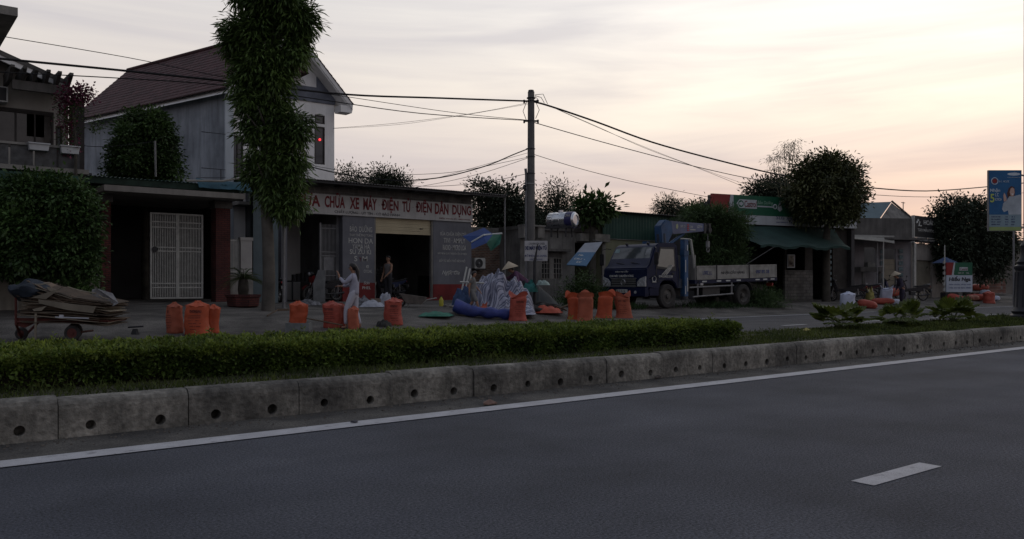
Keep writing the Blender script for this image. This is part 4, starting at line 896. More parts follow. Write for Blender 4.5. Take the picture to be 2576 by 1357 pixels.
mb=MB(Md); wallx(mb,dx(2100),dx(2300),g0-.2,zb_-.12,[(dx(2182),dx(2212),dz(2200,674),dz(2200,622)),(dx(2232),dx(2262),g0-.2,dz(2200,625)),(dx(2104),dx(2150),g0-.2,dz(2200,630))],.3,.2); mb.build('wall',mat('lilac_grey_paint',(.22,.21,.22),.85,.2,1,streak=.4),cs)
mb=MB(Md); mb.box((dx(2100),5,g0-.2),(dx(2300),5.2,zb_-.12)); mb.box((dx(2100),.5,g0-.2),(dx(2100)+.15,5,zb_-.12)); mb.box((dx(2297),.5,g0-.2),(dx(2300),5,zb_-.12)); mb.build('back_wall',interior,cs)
mb=MB(Md); 
for i in range(8): mb.box((dx(2233),.36+.01*(i%2),g0-.1+i*.3),(dx(2261),.4,g0+.19+i*.3))
mb.build('roller_shutter',mat('tan_shutter',(.24,.21,.16),.7,.15),cs)
mb=MB(Md); rd=random.Random(9)
for px in (2222,2269,2274):
    for i in range(6): mb.box((dx(px),.24,dz(px,712-i*15)),(dx(px+5),.28,dz(px,702-i*15)))
mb.build('poster_strip',mat('goods_packets',(.10,.14,.15)),cs)
mb=MB(Md); mb.box((dx(2165,-.8),-.8,dz(2190,684,-.8)),(dx(2225,-.8),-.1,dz(2190,672,-.8))); mb.box((dx(2170,-.7),-.7,g0-.1),(dx(2176,-.7),-.6,dz(2190,684,-.8))); mb.box((dx(2212,-.7),-.7,g0-.1),(dx(2218,-.7),-.6,dz(2190,684,-.8))); o=mb.build('counter',concdark,None); tag(o,'dark counter table standing under the tin sheet of the grey shopfront','table')
mb=MB(Md); mb.box((dx(2183,-.5),-.5,dz(2190,672,-.8)),(dx(2202,-.5),-.15,dz(2190,660,-.8))); o=mb.build('storage_box',mat('box_grey',(.16,.16,.15),.8,.3,5),None); tag(o,'pale storage box on the counter under the tin sheet','box')
# loose tin sheets as an awning
ta=thing('tin_awning','rusty tin sheet awning propped on two thin posts in front of the grey shopfront','awning',Md@Vector((dx(2200,-2),-2,.2)))
for (x0,y0,x1,y1,b0,b1) in ((2075,590,2225,608,-.4,-2.2),(2145,591,2250,612,-.1,-1.6)):
    mb=MB(Md); a=(dx(x0,b0),b0,dz(x0,y0,b0)); b=(dx(x1,b0),b0,dz(x1,y0+2,b0)); c=(dx(x1,b1),b1,dz(x1,y1,b1)); e=(dx(x0+45,b1),b1,dz(x0+45,y1-10,b1))
    mb.add([a,b,c,e]+[(q[0],q[1],q[2]-.03) for q in (a,b,c,e)],[(0,1,2,3),(7,6,5,4),(2,6,7,3),(1,5,6,2),(0,3,7,4)]); mb.build('sheet',mat('dull_tin',(.18,.17,.15),.7,.3,4),ta)
for px in (2218,2222): 
    mb=MB(Md); x=dx(px,-2.0+.5*(px-2218)*.2); mb.cyl((x,-1.6,g0-.1),(x,-1.6,dz(px,604,-1.6)),.035,n=8); mb.build('prop',metal_w if px==2222 else metal_g,ta)
# blue roof house behind
Ae=P(2243,560,62.0); bh=thing('blue_roof_house','house with a faded blue gable roof showing above the grey parapet','house',(Ae.x,Ae.y,0))
rp_=P(2160,511,60);r1=P(2243,508,60); e0=P(2300,556,60); e1=P(2212,552,57.5); e2=P(2120,554,57.5)
mb=MB(); mb.add([rp_,r1,e1,e2],[(0,1,2,3)]); bk_=Vector((3*c_,3*s_,0)); mb.add([r1,rp_,rp_+bk_*1.6-Vector((0,0,1.3)),r1+bk_*1.6-Vector((0,0,1.3))],[(0,1,2,3)]); mb.build('roof',tin_blue,bh,fix=False)
mb=MB(); mb.add([e1+Vector((.05,0,-.05)),e0,r1-Vector((0,0,.08))],[(0,1,2)]); mb.add([e1,e0,Vector((e0.x,e0.y,.2)),Vector((e1.x,e1.y,.2))],[(0,1,2,3)]); mb.add([e2,e1,Vector((e1.x,e1.y,.2)),Vector((e2.x,e2.y,.2))],[(0,1,2,3)]); mb.build('gable_wall',greywall,bh,fix=False)
mb=MB(); mb.tube([r1+Vector((0,0,.05)),e0+Vector((0,0,.05))],.07,6); mb.build('verge',concdark,bh)
an=P(2272,540,60); mb=MB(); mb.tube([an,an+Vector((0,0,.9))],.03,5); mb.box((an.x-.25,an.y-.02,an.z+.82),(an.x+.25,an.y+.02,an.z+.86)); mb.build('antenna',metal_d,bh)
# hair shop
Af=P(2295,600,47.0); Bf=P(2380,600,50.0); Mf,_=frame((Af.x,Af.y),(Bf.x,Bf.y))
fx=lambda px,b=0:onF(Mf,px,b)[0]; fz=lambda px,py,b=0:zat(py,onF(Mf,px,b)[1])
hs=thing('hair_salon','hair salon with black signboard half hidden by a tree','building',(Af.x,Af.y,.3))
zt_,zb_=fz(2300,543),fz(2300,596); xe=fx(2385)
sb=MB(Mf); sb.box((0,-.1,zb_),(xe,0,zt_)); sb.box((0,-.1,fz(2300,610)),(xe,0,zb_-.05)); sb=sb.build('sign_board',mat('sign_black',(.022,.022,.024),.5,.2,2),hs)
mb=MB(Mf); mb.box((-.08,-.14,fz(2300,616)),(-.0,.02,zt_)); mb.box((0,-.13,zb_-.045),(xe,-.1,zb_-.01)); mb.build('sign_edge',metal_w,sb)
text(sb,'HOÀNG LÂN',Mf,fx(2319),fx(2375),fz(2320,566),fz(2320,551),-.103,whitetext,fatten=.01); text(sb,'TẠO MẪU TÓC',Mf,fx(2304),fx(2345),fz(2320,586),fz(2320,573),-.103,whitetext); squiggle(sb,Mf,fx(2346),fx(2372),fz(2350,579),fz(2350,573),-.102,whitetext,3); squiggle(sb,Mf,fx(2302),fx(2365),fz(2320,607),fz(2320,602),-.102,whitetext,6)
mb=MB(Mf); mb.tube([(fx(2300),-.11,fz(2300,562)),(fx(2305),-.11,fz(2300,553)),(fx(2308),-.11,fz(2300,558)),(fx(2306),-.11,fz(2300,568)),(fx(2312),-.11,fz(2300,568))],.05,6); mb.build('logo',whitetext,sb)
mb=MB(Mf); wallx(mb,-.1,xe,.0,fz(2300,612),[(fx(2309),fx(2349),.0,fz(2320,655))],.1,.2); mb.box((-.1,.3,0),(.1,5,zb_)); mb.build('wall',mat('warm_grey_paint',(.20,.185,.17),.85,.2,1,streak=.4),hs)
mb=MB(Mf); mb.box((fx(2309),.2,.1),(fx(2349),.24,fz(2320,655))); mb.build('door',mat('brown_door',(.13,.12,.095),.7,.2),hs)
mb=MB(Mf); mb.box((fx(2291),-.2,.1),(fx(2296),-.1,fz(2300,612))); mb.build('post',metal_w,hs)
# ================================================================ CRANE TRUCK
navy=mat('navy_truck_paint',(.008,.012,.036),.42,.25,3,spec=.12); craneblue=mat('crane_blue',(.020,.065,.15),.5,.3,3,dirt=.3)
tyre=mat('tyre_rubber',(.035,.033,.032),.9,.3,6,.3,60); chrome=mat('dull_chrome',(.35,.35,.36),.3,.2,3,metal=.8); bedgrey=mat('bed_panel_white',(.24,.235,.22),.75,.25,3,dirt=.5,streak=.4)
lamp=mat('lamp_glass',(.30,.31,.32),.15,.3,8,spec=.7)
def truck():
    uo,vo,zo=21.6,20.1,.23
    t=thing('crane_truck','dark blue lorry with a folded blue crane behind the cab and white drop side bed','truck',(uo,vo,zo))
    M=Matrix.Translation((uo,vo,zo)); W=2.15
    def b(name,mb,m,par=t,**k): return mb.build(name,m,par,**k)
    # cab body
    cab=[(0.06,.50),(0.0,.62),(-.03,.95),(.0,1.42),(.18,1.56),(.52,2.20),(.70,2.32),(1.52,2.36),(1.70,2.28),(1.74,1.3),(1.74,.72),(1.56,.72),(1.49,.88),(1.30,1.0),(.90,1.0),(.72,.88),(.66,.62),(.64,.50)]
    bm_=MB(M); n=len(cab)
    def ins(z): return .0 if z<1.35 else (z-1.35)*.085
    vs=[(x,ins(z),z) for x,z in cab]+[(x,W-ins(z),z) for x,z in cab]
    bm_.add(vs,[tuple(range(n)),tuple(range(2*n-1,n-1,-1))]+[(i,i+n,(i+1)%n+n,(i+1)%n) for i in range(n)])
    body=b('cab',bm_,navy,smooth=True,bevel=.035)
    # windscreen and side glass, set slightly proud
    gl=mat('windscreen_glass',(.035,.045,.05),.06,.3,1.5,spec=.8)
    mb=MB(M); nx,nz=-.905,.426
    def ws(y,k,off=.022): x=.215+(.51-.215)*k; z=1.555+(2.18-1.555)*k; return (x-off*.9,y,z+off*.4)
    mb.add([ws(.12,0),ws(.17,1),ws(W-.17,1),ws(W-.12,0)],[(0,1,2,3)]); b('windscreen',mb,gl,body,fix=False)
    mb=MB(M); mb.add([ws(.13,.02,.03),ws(.16,.6,.03),ws(.5,.6,.03),ws(.52,.3,.03)],[(0,1,2,3)]); 
    mb=MB(M); mb.add([(.56,-.012+ins(1.5),1.50),(1.46,-.012+ins(1.5),1.42),(1.46,-.012+ins(2.1),2.12),(.78,-.012+ins(2.1),2.12)],[(0,1,2,3)]); b('side_window',mb,mat('side_glass',(.16,.155,.13),.15,.2,1,spec=.6),body,fix=False)
    mb=MB(M); mb.add([(.50,-.007+ins(1.4),1.42),(1.52,-.007+ins(1.35),1.34),(1.52,-.007+ins(2.2),2.19),(.75,-.007+ins(2.2),2.19)],[(0,1,2,3)]); b('window_rubber',mb,blackm,body,fix=False)
    mb=MB(M); 
    for (x0,z0,x1,z1) in ((.50,1.3,.56,.95),(1.60,2.2,1.62,.78),(.56,.95,.88,1.02)): mb.tube([(x0,-.004+ins(z0),z0),(x1,-.004+ins(z1),z1)],.008,4)
    dr=b('door_seam',mb,blackm,body); mb=MB(M); mb.box((1.3,-.03,1.22),(1.42,.0,1.26)); b('door_handle',mb,blackm,body)
    # wipers
    for y in (.5,1.25):
        mb=MB(M); mb.tube([ws(y,.02,.03),ws(y+.45,.12,.05)],.010,5); b('wiper',mb,blackm,body)
    # mirrors
    for sy,yy in ((-1,-.02),(1,W+.02)):
        mb=MB(M); y2=yy+sy*.26; mb.tube([(.42,yy,2.15),(.30,yy+sy*.12,2.18),(.18,y2,2.12),(.18,y2,1.2),(.12,yy,1.05)],.014,6); ma=b('mirror_arm',mb,blackm); mb=MB(M); mb.box((.15,y2-.09,1.55),(.23,y2+.09,1.98)); b('mirror',mb,blackm,ma,bevel=.02)
    # front: grille, headlights, bumper, plate
    mb=MB(M); 
    for i in range(4): mb.box((-.062,.48,.80+i*.066),(-.02,W-.48,.832+i*.066))
    mb.box((-.07,.45,.765),(-.02,W-.45,.79)); mb.box((-.07,.45,1.06),(-.01,W-.45,1.085)); gr=b('grille',mb,chrome); mb=MB(M); mb.box((-.045,.47,.79),(-.02,W-.47,1.06)); b('grille_mesh',mb,blackm,gr)
    mb=MB(M); mb.torus((-.075,W/2,.925),.10,.014,20,6,'x'); mb.prism([(W/2-.07,.965),(W/2+.07,.965),(W/2,.855)],-.08,-.066,'x'); b('badge',mb,chrome,gr)
    for s in (0,1):
        mb=MB(M); f=lambda y: y if s==0 else W-y
        pts=[(f(.02),.78),(f(.40),.78),(f(.42),.93),(f(.28),1.06),(f(.02),1.14)]
        mb.prism(pts,-.055,.02,'x'); hl=b('headlight',mb,lamp,bevel=.008); mb=MB(M)
        for yy,zz,r in ((.13,.93,.075),(.29,.89,.065)): mb.torus((-.058,f(yy),zz),r,.010,14,5,'x')
        b('reflector_ring',mb,chrome,hl)
    mb=MB(M); mb.box((-.12,-.01,.42),(.12,W+.01,.75)); mb.box((.12,-.01,.45),(.64,.06,.75)); mb.box((.12,W-.06,.45),(.64,W+.01,.75)); bp=b('bumper',mb,navy,bevel=.03); 
    for y in (.42,W-.42): mb=MB(M); mb.cyl((-.13,y,.58),(-.118,y,.58),.055,n=14); b('fog_lamp',mb,lamp,bp)
    mb=MB(M); mb.box((-.135,W/2-.27,.56),(-.12,W/2+.27,.68)); pl=b('number_plate',mb,mat('plate_white',(.40,.40,.38),.6),bp)
    Mf_=M@Matrix(((0,1,0,0),(-1,0,0,W),(0,0,1,0),(0,0,0,1)))  # x runs along the width as seen from the front
    squiggle(pl,Mf_,W/2-.22,W/2+.22,.58,.66,-.137,blackm,8)
    text(body,'DỊCH VỤ CẨU',Mf_,.66,1.46,1.38+.05,1.52-.02+.0,.13-.16,whitetext,fatten=.01) if False else None
    def ftext(s,y0,y1,z0,z1):
        # lettering on the leaning front panel
        o=text(body,s,Mf_,y0,y1,z0,z1,-.047 if z1<1.35 else -.0,whitetext,fatten=.012); return o
    sl=Matrix.Translation((0,.03,1.32))@Matrix.Rotation(math.atan2(.17,.20)*-1,4,'X')@Matrix.Translation((0,-.03,-1.32))
    Mt=Mf_@Matrix.Translation((0,.03,1.32))@Matrix.Rotation(-math.atan2(.17,.20),4,'X')
    text(body,'CHO MÁY CHUYÊN DÙNG',Mf_,.35,1.55,1.12,1.215,-.03,whitetext,fatten=.02); text(body,'DỊCH VỤ CẨU',Mf_,.65,1.28,1.275,1.36,-.025,whitetext,fatten=.016)
    text(body,'0902802338',M,.62,1.35,1.10,1.18,-.004,whitetext,fatten=.008)
    # curved door graphic
    mb=MB(M); y=-.006
    for a,bq in ((0,.05),(.11,.05),(.22,.06)):
        mb.prism([(.75+a,1.20),(.82+a,1.2),(1.12+a*.8,1.42),(1.22+a*.6,1.56),(1.15+a*.6,1.52),(1.02+a*.8,1.40)],y-.004,y+.003)
    b('door_graphic',mb,mat('silver_decal',(.30,.30,.28),.5,.3,5),body)
    mb=MB(M); mb.torus((.38,-.01,1.05),.10,.012,16,5); mb.box((.28,-.02,.93),(.48,-.0,.955)); b('round_decal',mb,whitetext,body)
    # visor sticker, papers behind windscreen
    mb=MB(M); mb.add([ws(.16,.55,.028),ws(.2,.92,.028),ws(.42,.92,.028),ws(.40,.55,.028)],[(0,1,2,3)]); b('windscreen_paper',mb,mat('paper_grey',(.20,.21,.22),.6,.4,6),body,fix=False)
    mb=MB(M); mb.add([ws(W-.42,.72,.028),ws(W-.42,.93,.028),ws(W-.22,.93,.028),ws(W-.16,.72,.028)],[(0,1,2,3)]); b('windscreen_sticker',mb,mat('sticker_teal',(.18,.26,.27),.6),body,fix=False)
    for y in (.55,1.6): mb=MB(M); mb.ball((.66,y,2.33),(.06,.04,.05),8,6); b('marker_lamp',mb,blackm,body)
    # chassis
    mb=MB(M)
    for y in (.55,W-.67): mb.box((.7,y,.62),(7.5,y+.12,.86))
    for x in (2.0,3.4,4.4,6.4,7.3): mb.box((x,.67,.66),(x+.1,W-.67,.80))
    mb.box((1.8,.35,.45),(2.5,.6,.85)); mb.box((3.2,.15,.42),(4.2,.55,.80)); b('chassis',mb,metal_d)
    for x in (1.12,5.5):
        mb=MB(M); mb.cyl((x,.2,.435),(x,W-.2,.435),.07,n=10); mb.ball((x,W/2,.435),.17 if x>2 else .08,10,8); b('axle',mb,metal_d)
    # wheels
    for x,ys in ((1.12,((.0,.24),(W-.24,W))),(5.5,((.0,.5),(W-.5,W)))):
        for y0,y1 in ys:
            dual=(y1-y0)>.3; side=0 if y0<1 else 1
            mb=MB(M); prof=[(.27,0),(.40,.0),(.43,.03),(.437,.10),(.43,.19),(.40,.22),(.27,.22)]
            for k in ((0,.27) if dual else (0,)):
                n=28; vs=[(x+r*math.cos(2*math.pi*i/n),y0+k+yy,.437+r*math.sin(2*math.pi*i/n)) for r,yy in prof for i in range(n)]
                mb.add(vs,[(i*n+j,i*n+(j+1)%n,(i+1)*n+(j+1)%n,(i+1)*n+j) for i in range(len(prof)-1) for j in range(n)])
            ty=b('tyre',mb,tyre,smooth=True)
            mb=MB(M); yf=y0 if side==0 else y1; s_g=1 if side==0 else -1
            R2=[(.275,.01),(.25,.02),(.235,.07),(.15,.05 if not dual else .14),(.09,.04 if not dual else .10),(.085,-.02 if not dual else .03),(.0,-.03 if not dual else .02)]
            vs=[(x+r*math.cos(2*math.pi*i/24),yf+s_g*yy,.437+r*math.sin(2*math.pi*i/24)) for r,yy in R2 for i in range(24)]
            mb.add(vs,[(i*24+j,i*24+(j+1)%24,(i+1)*24+(j+1)%24,(i+1)*24+j) for i in range(len(R2)-1) for j in range(24)]); b('rim',mb,mat('wheel_rim_dull',(.07,.065,.06),.8,.4,6),ty,smooth=True)
    # fender over the rear wheel
    mb=MB(M); ang=[R(a) for a in range(15,166,15)]
    for y in (-.0,):
        for a,c in zip(ang[:-1],ang[1:]):
            q=[(5.5+.55*math.cos(a),.48+.52*math.sin(a)),(5.5+.55*math.cos(c),.48+.52*math.sin(c))]
            mb.add([(q[0][0],y,q[0][1]),(q[1][0],y,q[1][1]),(q[1][0],y+.5,q[1][1]),(q[0][0],y+.5,q[0][1])],[(0,1,2,3)])
    b('mudguard',mb,metal_d,fix=False)
    mb=MB(M); 
    for x,z0,z1 in ((2.2,.60,.98),(2.75,.45,.98),(4.75,.5,1.0)): mb.box((x,.02,z0),(x+.05,.06,z1))
    mb.tube([(2.3,.04,.74),(4.9,.04,.82)],.03,6); mb.tube([(2.5,.03,.40),(4.85,.03,.50)],.03,6); b('side_guard',mb,metal_g)
    # crane base, column, boom
    mb=MB(M); mb.box((1.66,.12,.72),(2.35,W-.12,1.05)); mb.box((1.68,.75,1.05),(2.3,1.4,1.35)); mb.tube([(1.98,1.07,1.2),(1.98,1.07,2.1),(1.92,1.07,2.75)],[.24,.20,.19],10); b('crane_column',mb,mat('crane_dark',(.03,.04,.06),.6,.4,3))
    mb=MB(M); mb.prism([(1.78,2.38),(2.15,2.38),(2.42,2.80),(2.35,3.22),(2.0,3.27),(1.72,3.02)],.90,1.24); hd=b('boom_head',mb,craneblue,bevel=.03)
    mb=MB(M); mb.prism([(2.1,2.86),(2.5,2.74),(4.28,2.92),(4.3,3.22),(2.15,3.24)],.93,1.21); bo=b('boom',mb,mat('boom_grey_blue',(.10,.115,.19),.5,.25,2,dirt=.2),bevel=.015)
    M2_=M; M=M@Matrix.Translation((-.78,0,-.04)); mb=MB(M); mb.box((5.05,.97,2.97),(5.3,1.17,3.22)); mb.box((5.3,.92,2.90),(5.42,1.22,3.28)); mb.cyl((5.36,.9,3.02),(5.36,1.24,3.02),.10,n=12); mb.box((5.0,.90,2.88),(5.10,1.24,3.28)); bt=b('boom_tip',mb,metal_d,bo)
    mb=MB(M); mb.tube([(5.42,1.07,3.02),(5.42,1.07,2.45)],.018,5); mb.box((5.36,1.02,2.35),(5.48,1.12,2.6)); mb.torus((5.42,1.07,2.25),.08,.02,14,6); b('hook',mb,metal_g,bt); M=M2_
    mb=MB(M); mb.cyl((2.25,1.07,2.3),(3.2,1.07,2.80),.06,n=10); mb.cyl((2.2,1.07,2.28),(2.35,1.07,2.35),.09,n=10); b('lift_cylinder',mb,craneblue,bo)
    squiggle(bo,M,2.85,3.2,3.02,3.10,.926,whitetext,1); squiggle(bo,M,3.4,3.62,3.03,3.10,.926,whitetext,2); squiggle(bo,M,3.82,4.15,3.04,3.14,.926,whitetext,3)
    mb=MB(M); 
    for i in range(4): mb.box((3.24,.920,2.90+i*.07),(3.34,.928,2.94+i*.07))
    b('red_marks',mb,mat('signal_red',(.35,.03,.03),.6),bo)
    mb=MB(M); mb.box((3.4,.921,2.93),(3.72,.929,2.98)); b('label_plate',mb,mat('label_white',(.30,.30,.28),.6),bo); mb=MB(M); mb.prism([(2.6,2.98),(2.68,2.94),(2.73,3.05),(2.68,3.15),(2.61,3.11)],.921,.929); b('emblem',mb,mat('label_yellow',(.28,.30,.18),.6),bo)
    # outriggers: near leg raised upright
    for y,s in ((.02,1),(W-.24,-1)):
        mb=MB(M); M2_=M; M=M@Matrix.Translation((.30,0,0)); mb=MB(M); mb.box((1.72,y,.42),(1.94,y+.2,2.50)); mb.box((1.70,y-.01,1.9),(1.96,y+.21,2.1)); og=b('outrigger_leg',mb,craneblue,bevel=.01)
        mb=MB(M); mb.box((1.76,y-.006,1.3),(1.80,y-.002,1.75)); mb.box((1.86,y-.006,.6),(1.90,y-.002,1.1)); mb.box((1.86,y-.006,1.95),(1.90,y-.002,2.3)); mb.box((1.76,y-.006,.5),(1.8,y-.002,.8)); b('reflector_tape',mb,mat('tape_white',(.40,.42,.42),.5),og)
        mb=MB(M); mb.cyl((1.83,y+.1,.42),(1.83,y+.1,.34),.13,n=14); mb.cyl((1.83,y+.1,.34),(1.83,y+.1,.30),.16,n=14); b('foot_plate',mb,metal_d,og); M=M2_
    mb=MB(M); mb.tube([(2.38,.1,2.50),(2.45,.1,2.50),(2.74,.1,1.2)],.05,8); mb.tube([(1.9,.1,2.52),(2.38,.1,2.52)],.025,6); b('stay_bar',mb,mat('pale_bar',(.33,.33,.30),.5,.2))
    mb=MB(M); rd=random.Random(2)
    for i in range(7): y=.3+i*.2; mb.tube([(1.65,y,1.0),(1.62+rd.uniform(-.05,.1),y+.05,1.5),(1.7,y+.1,1.9+rd.uniform(-.2,.3)),(1.9,1.0,2.3)],.014,5)
    b('hydraulic_hoses',mb,blackm)
    mb=MB(M); mb.box((1.60,.15,1.35),(1.66,.2,2.2)); mb.box((1.60,.15,2.15),(1.66,W-.15,2.2)); b('guard_frame',mb,metal_d)
    # bed: floor rises slightly to the back
    Mb=M@Matrix.Translation((2.65,0,1.0))@Matrix.Rotation(-R(1.5),4,'Y')
    mb=MB(Mb); mb.box((-.05,.02,-.12),(5.05,W-.02,.02)); bf=mb.build('bed_floor',navy,t)
    mb=MB(Mb)
    for x in (.35,1.2,1.75,2.4,3.6,4.1,4.6): mb.box((x,.008,-.075),(x+.26,.022,-.025))
    mb.build('reflector_tape',mat('tape_white',(.40,.42,.42)),bf)
    for y in (0,W-.05):
        for (x0,x1) in ((.05,1.15),(1.22,3.15),(3.22,5.0)):
            mb=MB(Mb); mb.box((x0+.05,y+.012,.07),(x1-.05,y+.038,.48)); p=mb.build('side_panel',bedgrey,t)
            mb=MB(Mb); mb.box((x0,y,.02),(x1,y+.05,.07)); mb.box((x0,y,.48),(x1,y+.05,.54)); mb.box((x0,y,.07),(x0+.05,y+.05,.48)); mb.box((x1-.05,y,.07),(x1,y+.05,.48)); mb.build('panel_frame',mat('bed_edge',(.22,.215,.20),.7,.3,3,dirt=.5),p)
            if y==0:
                if x0<1: squiggle(p,Mb,x0+.2,x1-.2,.20,.34,.008,bluetext,4)
                elif x0<3: text(p,'NHẬN CẨU HÀNG',Mb,x0+.25,x1-.25,.18,.36,.010,blacktext,fatten=.012)
                else: text(p,'0987 892 338',Mb,x0+.42,x1-.5,.19,.33,.010,bluetext,fatten=.006)
    mb=MB(Mb); mb.box((0,.05,.0),(.05,W-.05,.95)); mb.build('headboard',bedgrey,t); mb=MB(Mb); mb.box((4.98,.06,.02),(5.03,W-.06,.54)); mb.build('tailgate',bedgrey,t)
    for x in (1.165,3.165): 
        mb=MB(Mb); mb.box((x,-.02,.0),(x+.05,.06,.56)); mb.build('bed_post',metal_d,t)
    mb=MB(M); mb.box((7.55,.15,.78),(7.62,.45,.92)); b('tail_lamp',mb,mat('lamp_red',(.25,.02,.02),.4)); mb=MB(M); mb.box((2.9,-.0,.82),(3.05,.06,.90)); b('marker_lamp',mb,lamp)
truck()
# ================================================================ MOTORBIKES
def bike(name,label,loc,rz,body_m,group='motorbikes parked along the shopfronts'):
    """step-through motorbike, front wheel toward +X"""
    t=thing(name,label,'motorbike',loc,rz,group); b=lambda n,mb,m,p=t,**k: mb.build(n,m,p,local=True,**k)
    for x in (.0,1.22):
        mb=MB(); mb.torus((x,0,.29),.255,.042,28,8); w_=b('tyre',mb,tyre,smooth=True)
        mb=MB(); mb.torus((x,0,.29),.215,.012,24,6); mb.cyl((x,-.06,.29),(x,.06,.29),.06,n=12)
        for k in range(12): a=2*math.pi*k/12; mb.tube([(x+.05*math.cos(a),0,.29+.05*math.sin(a)),(x+.21*math.cos(a+.25),0,.29+.21*math.sin(a+.25))],.004,4)
        b('rim',mb,chrome,w_)
    mb=MB(); mb.tube([(1.06,0,.86),(.95,0,.55),(.55,0,.42),(.25,0,.46),(.0,0,.70),(-.2,0,.78)],.03,6); mb.box((.45,-.09,.28),(.72,.09,.46)); mb.tube([(.6,.12,.3),(.2,.14,.26),(-.25,.14,.33)],[.02,.03,.045],8); b('frame',mb,metal_d)
    for s in (-1,1): 
        mb=MB(); mb.tube([(1.08,s*.07,.80),(1.22,s*.075,.29)],.022,8); b('fork',mb,chrome); mb=MB(); mb.tube([(.02,s*.12,.62),(.0,s*.12,.30)],[.03,.02],6); b('shock_absorber',mb,chrome)
    mb=MB(); mb.prism([(.88,.48),(1.0,.46),(1.13,.72),(1.17,.92),(1.06,.98),(.98,.80)],-.14,.14); b('leg_shield',mb,body_m,bevel=.02)
    mb=MB(); mb.prism([(.62,.50),(.92,.50),(.86,.62),(.45,.66),(.2,.70),(-.28,.80),(-.36,.74),(-.12,.62),(.2,.46)],-.11,.11); b('side_body',mb,body_m,bevel=.02)
    mb=MB(); mb.prism([(.52,.68),(.42,.77),(.0,.80),(-.22,.86),(-.34,.82),(-.25,.78),(.1,.70)],-.12,.12); b('seat',mb,blackm,bevel=.025)
    mb=MB(); 
    for a0 in range(30,150,15):
        a,c=R(a0),R(a0+15); r=.33; mb.add([(1.22+r*math.cos(a),-.06,.29+r*math.sin(a)),(1.22+r*math.cos(c),-.06,.29+r*math.sin(c)),(1.22+r*math.cos(c),.06,.29+r*math.sin(c)),(1.22+r*math.cos(a),.06,.29+r*math.sin(a))],[(0,1,2,3)])
    b('front_mudguard',mb,body_m,fix=False)
    mb=MB(); mb.prism([(-.12,.66),(-.38,.60),(-.42,.42),(-.36,.44),(-.30,.56),(-.1,.60)],-.07,.07); b('rear_mudguard',mb,blackm)
    mb=MB(); mb.ball((1.14,0,1.02),(.10,.12,.10),12,8); mb.tube([(1.04,-.30,1.05),(1.06,-.12,1.0),(1.06,.12,1.0),(1.04,.30,1.05)],.022,8); hb=b('handlebar',mb,blackm,smooth=True)
    mb=MB(); mb.ball((1.225,0,1.02),(.03,.075,.065),12,8); b('headlight',mb,lamp,smooth=True)
    for s in (-1,1): mb=MB(); mb.tube([(1.04,s*.2,1.05),(1.05,s*.28,1.22)],.007,5); mb.ball((1.05,s*.29,1.25),(.015,.055,.04),8,6); b('mirror',mb,blackm,hb)
    mb=MB(); mb.box((-.37,-.06,.70),(-.33,.06,.76)); b('tail_lamp',mb,mat('lamp_red',(.25,.02,.02),.4)); mb=MB(); mb.box((-.45,-.07,.50),(-.44,.07,.60)); b('number_plate',mb,mat('plate_white',(.40,.40,.38)))
    mb=MB(); mb.tube([(-.05,.10,.78),(-.34,.10,.86),(-.40,0,.86),(-.34,-.10,.86),(-.05,-.10,.78)],.011,5); b('grab_rail',mb,chrome)
    mb=MB(); mb.tube([(.5,-.08,.3),(.42,-.2,.0)],.012,5); b('side_stand',mb,metal_d)
    return t
redb=mat('bike_red',(.20,.015,.018),.3,.1,2,coat=.5); blkb=mat('bike_black',(.014,.014,.018),.3,.2,2,coat=.5); blub=mat('bike_navy',(.02,.03,.08),.3,.1,2,coat=.5); slv=mat('bike_silver',(.30,.30,.32),.35,.1,2,coat=.3)
p=G(790,771); Z=depth(p); b0=bike('motorbike','red motorbike standing in the left bay of the repair shop with its front wheel out',(p.x,28.6,g(p.x,28.6)),fwd(200)-R(0),redb)
def bk(px,py,ang,label,m=None,v=None,dz=0):
    p=G(px,py) if v is None else Vector((UZ(px,v)[0],v,g(UZ(px,v)[0],v)))
    return dup(b0,(p.x,p.y,p.z+dz),fwd(ang),label,'motorbikes parked along the shopfronts',{k:m for k in ('leg_shield','side_body','front_mudguard')} if m else None)
[setattr(c_h.data,'materials',c_h.data.materials) if 0 else (c_h.data.materials.clear(),c_h.data.materials.append(blkb)) for c_h in b0.children if c_h.name.startswith('side_body')]; b0.rotation_euler=(0,0,fwd(228)); b0.location=(UZ(846,29.3)[0],29.3,g(UZ(846,29.3)[0],29.3)+.02)
bk(975,0,250,'black motorbike facing out of the open garage beside the shirtless man',blkb,30.2,.05)
bk(1003,0,215,'dark motorbike with chrome rails in the garage behind the wheelbarrow',blub,30.6,.05)
bk(1890,0,40,'black and silver motorbike half hidden behind the lorry tail',blkb,23.6)
bk(2160,760,150,'dark motorbike under the end of the green awning leaning left',blkb)
bk(2195,757,165,'dark red motorbike with number plate next to the yellow bundle',mat('bike_maroon',(.06,.012,.015),.3,.1,2,coat=.5))
bk(2322,757,185,'black motorbike parked side on behind the person in the conical hat',blkb)
bk(2262,752,205,'navy motorbike with bright headlamp behind the person in the conical hat',blub)
bk(705,0,120,'dark motorbike pushed in between the tree trunk and grey steel post',blkb,28.6)
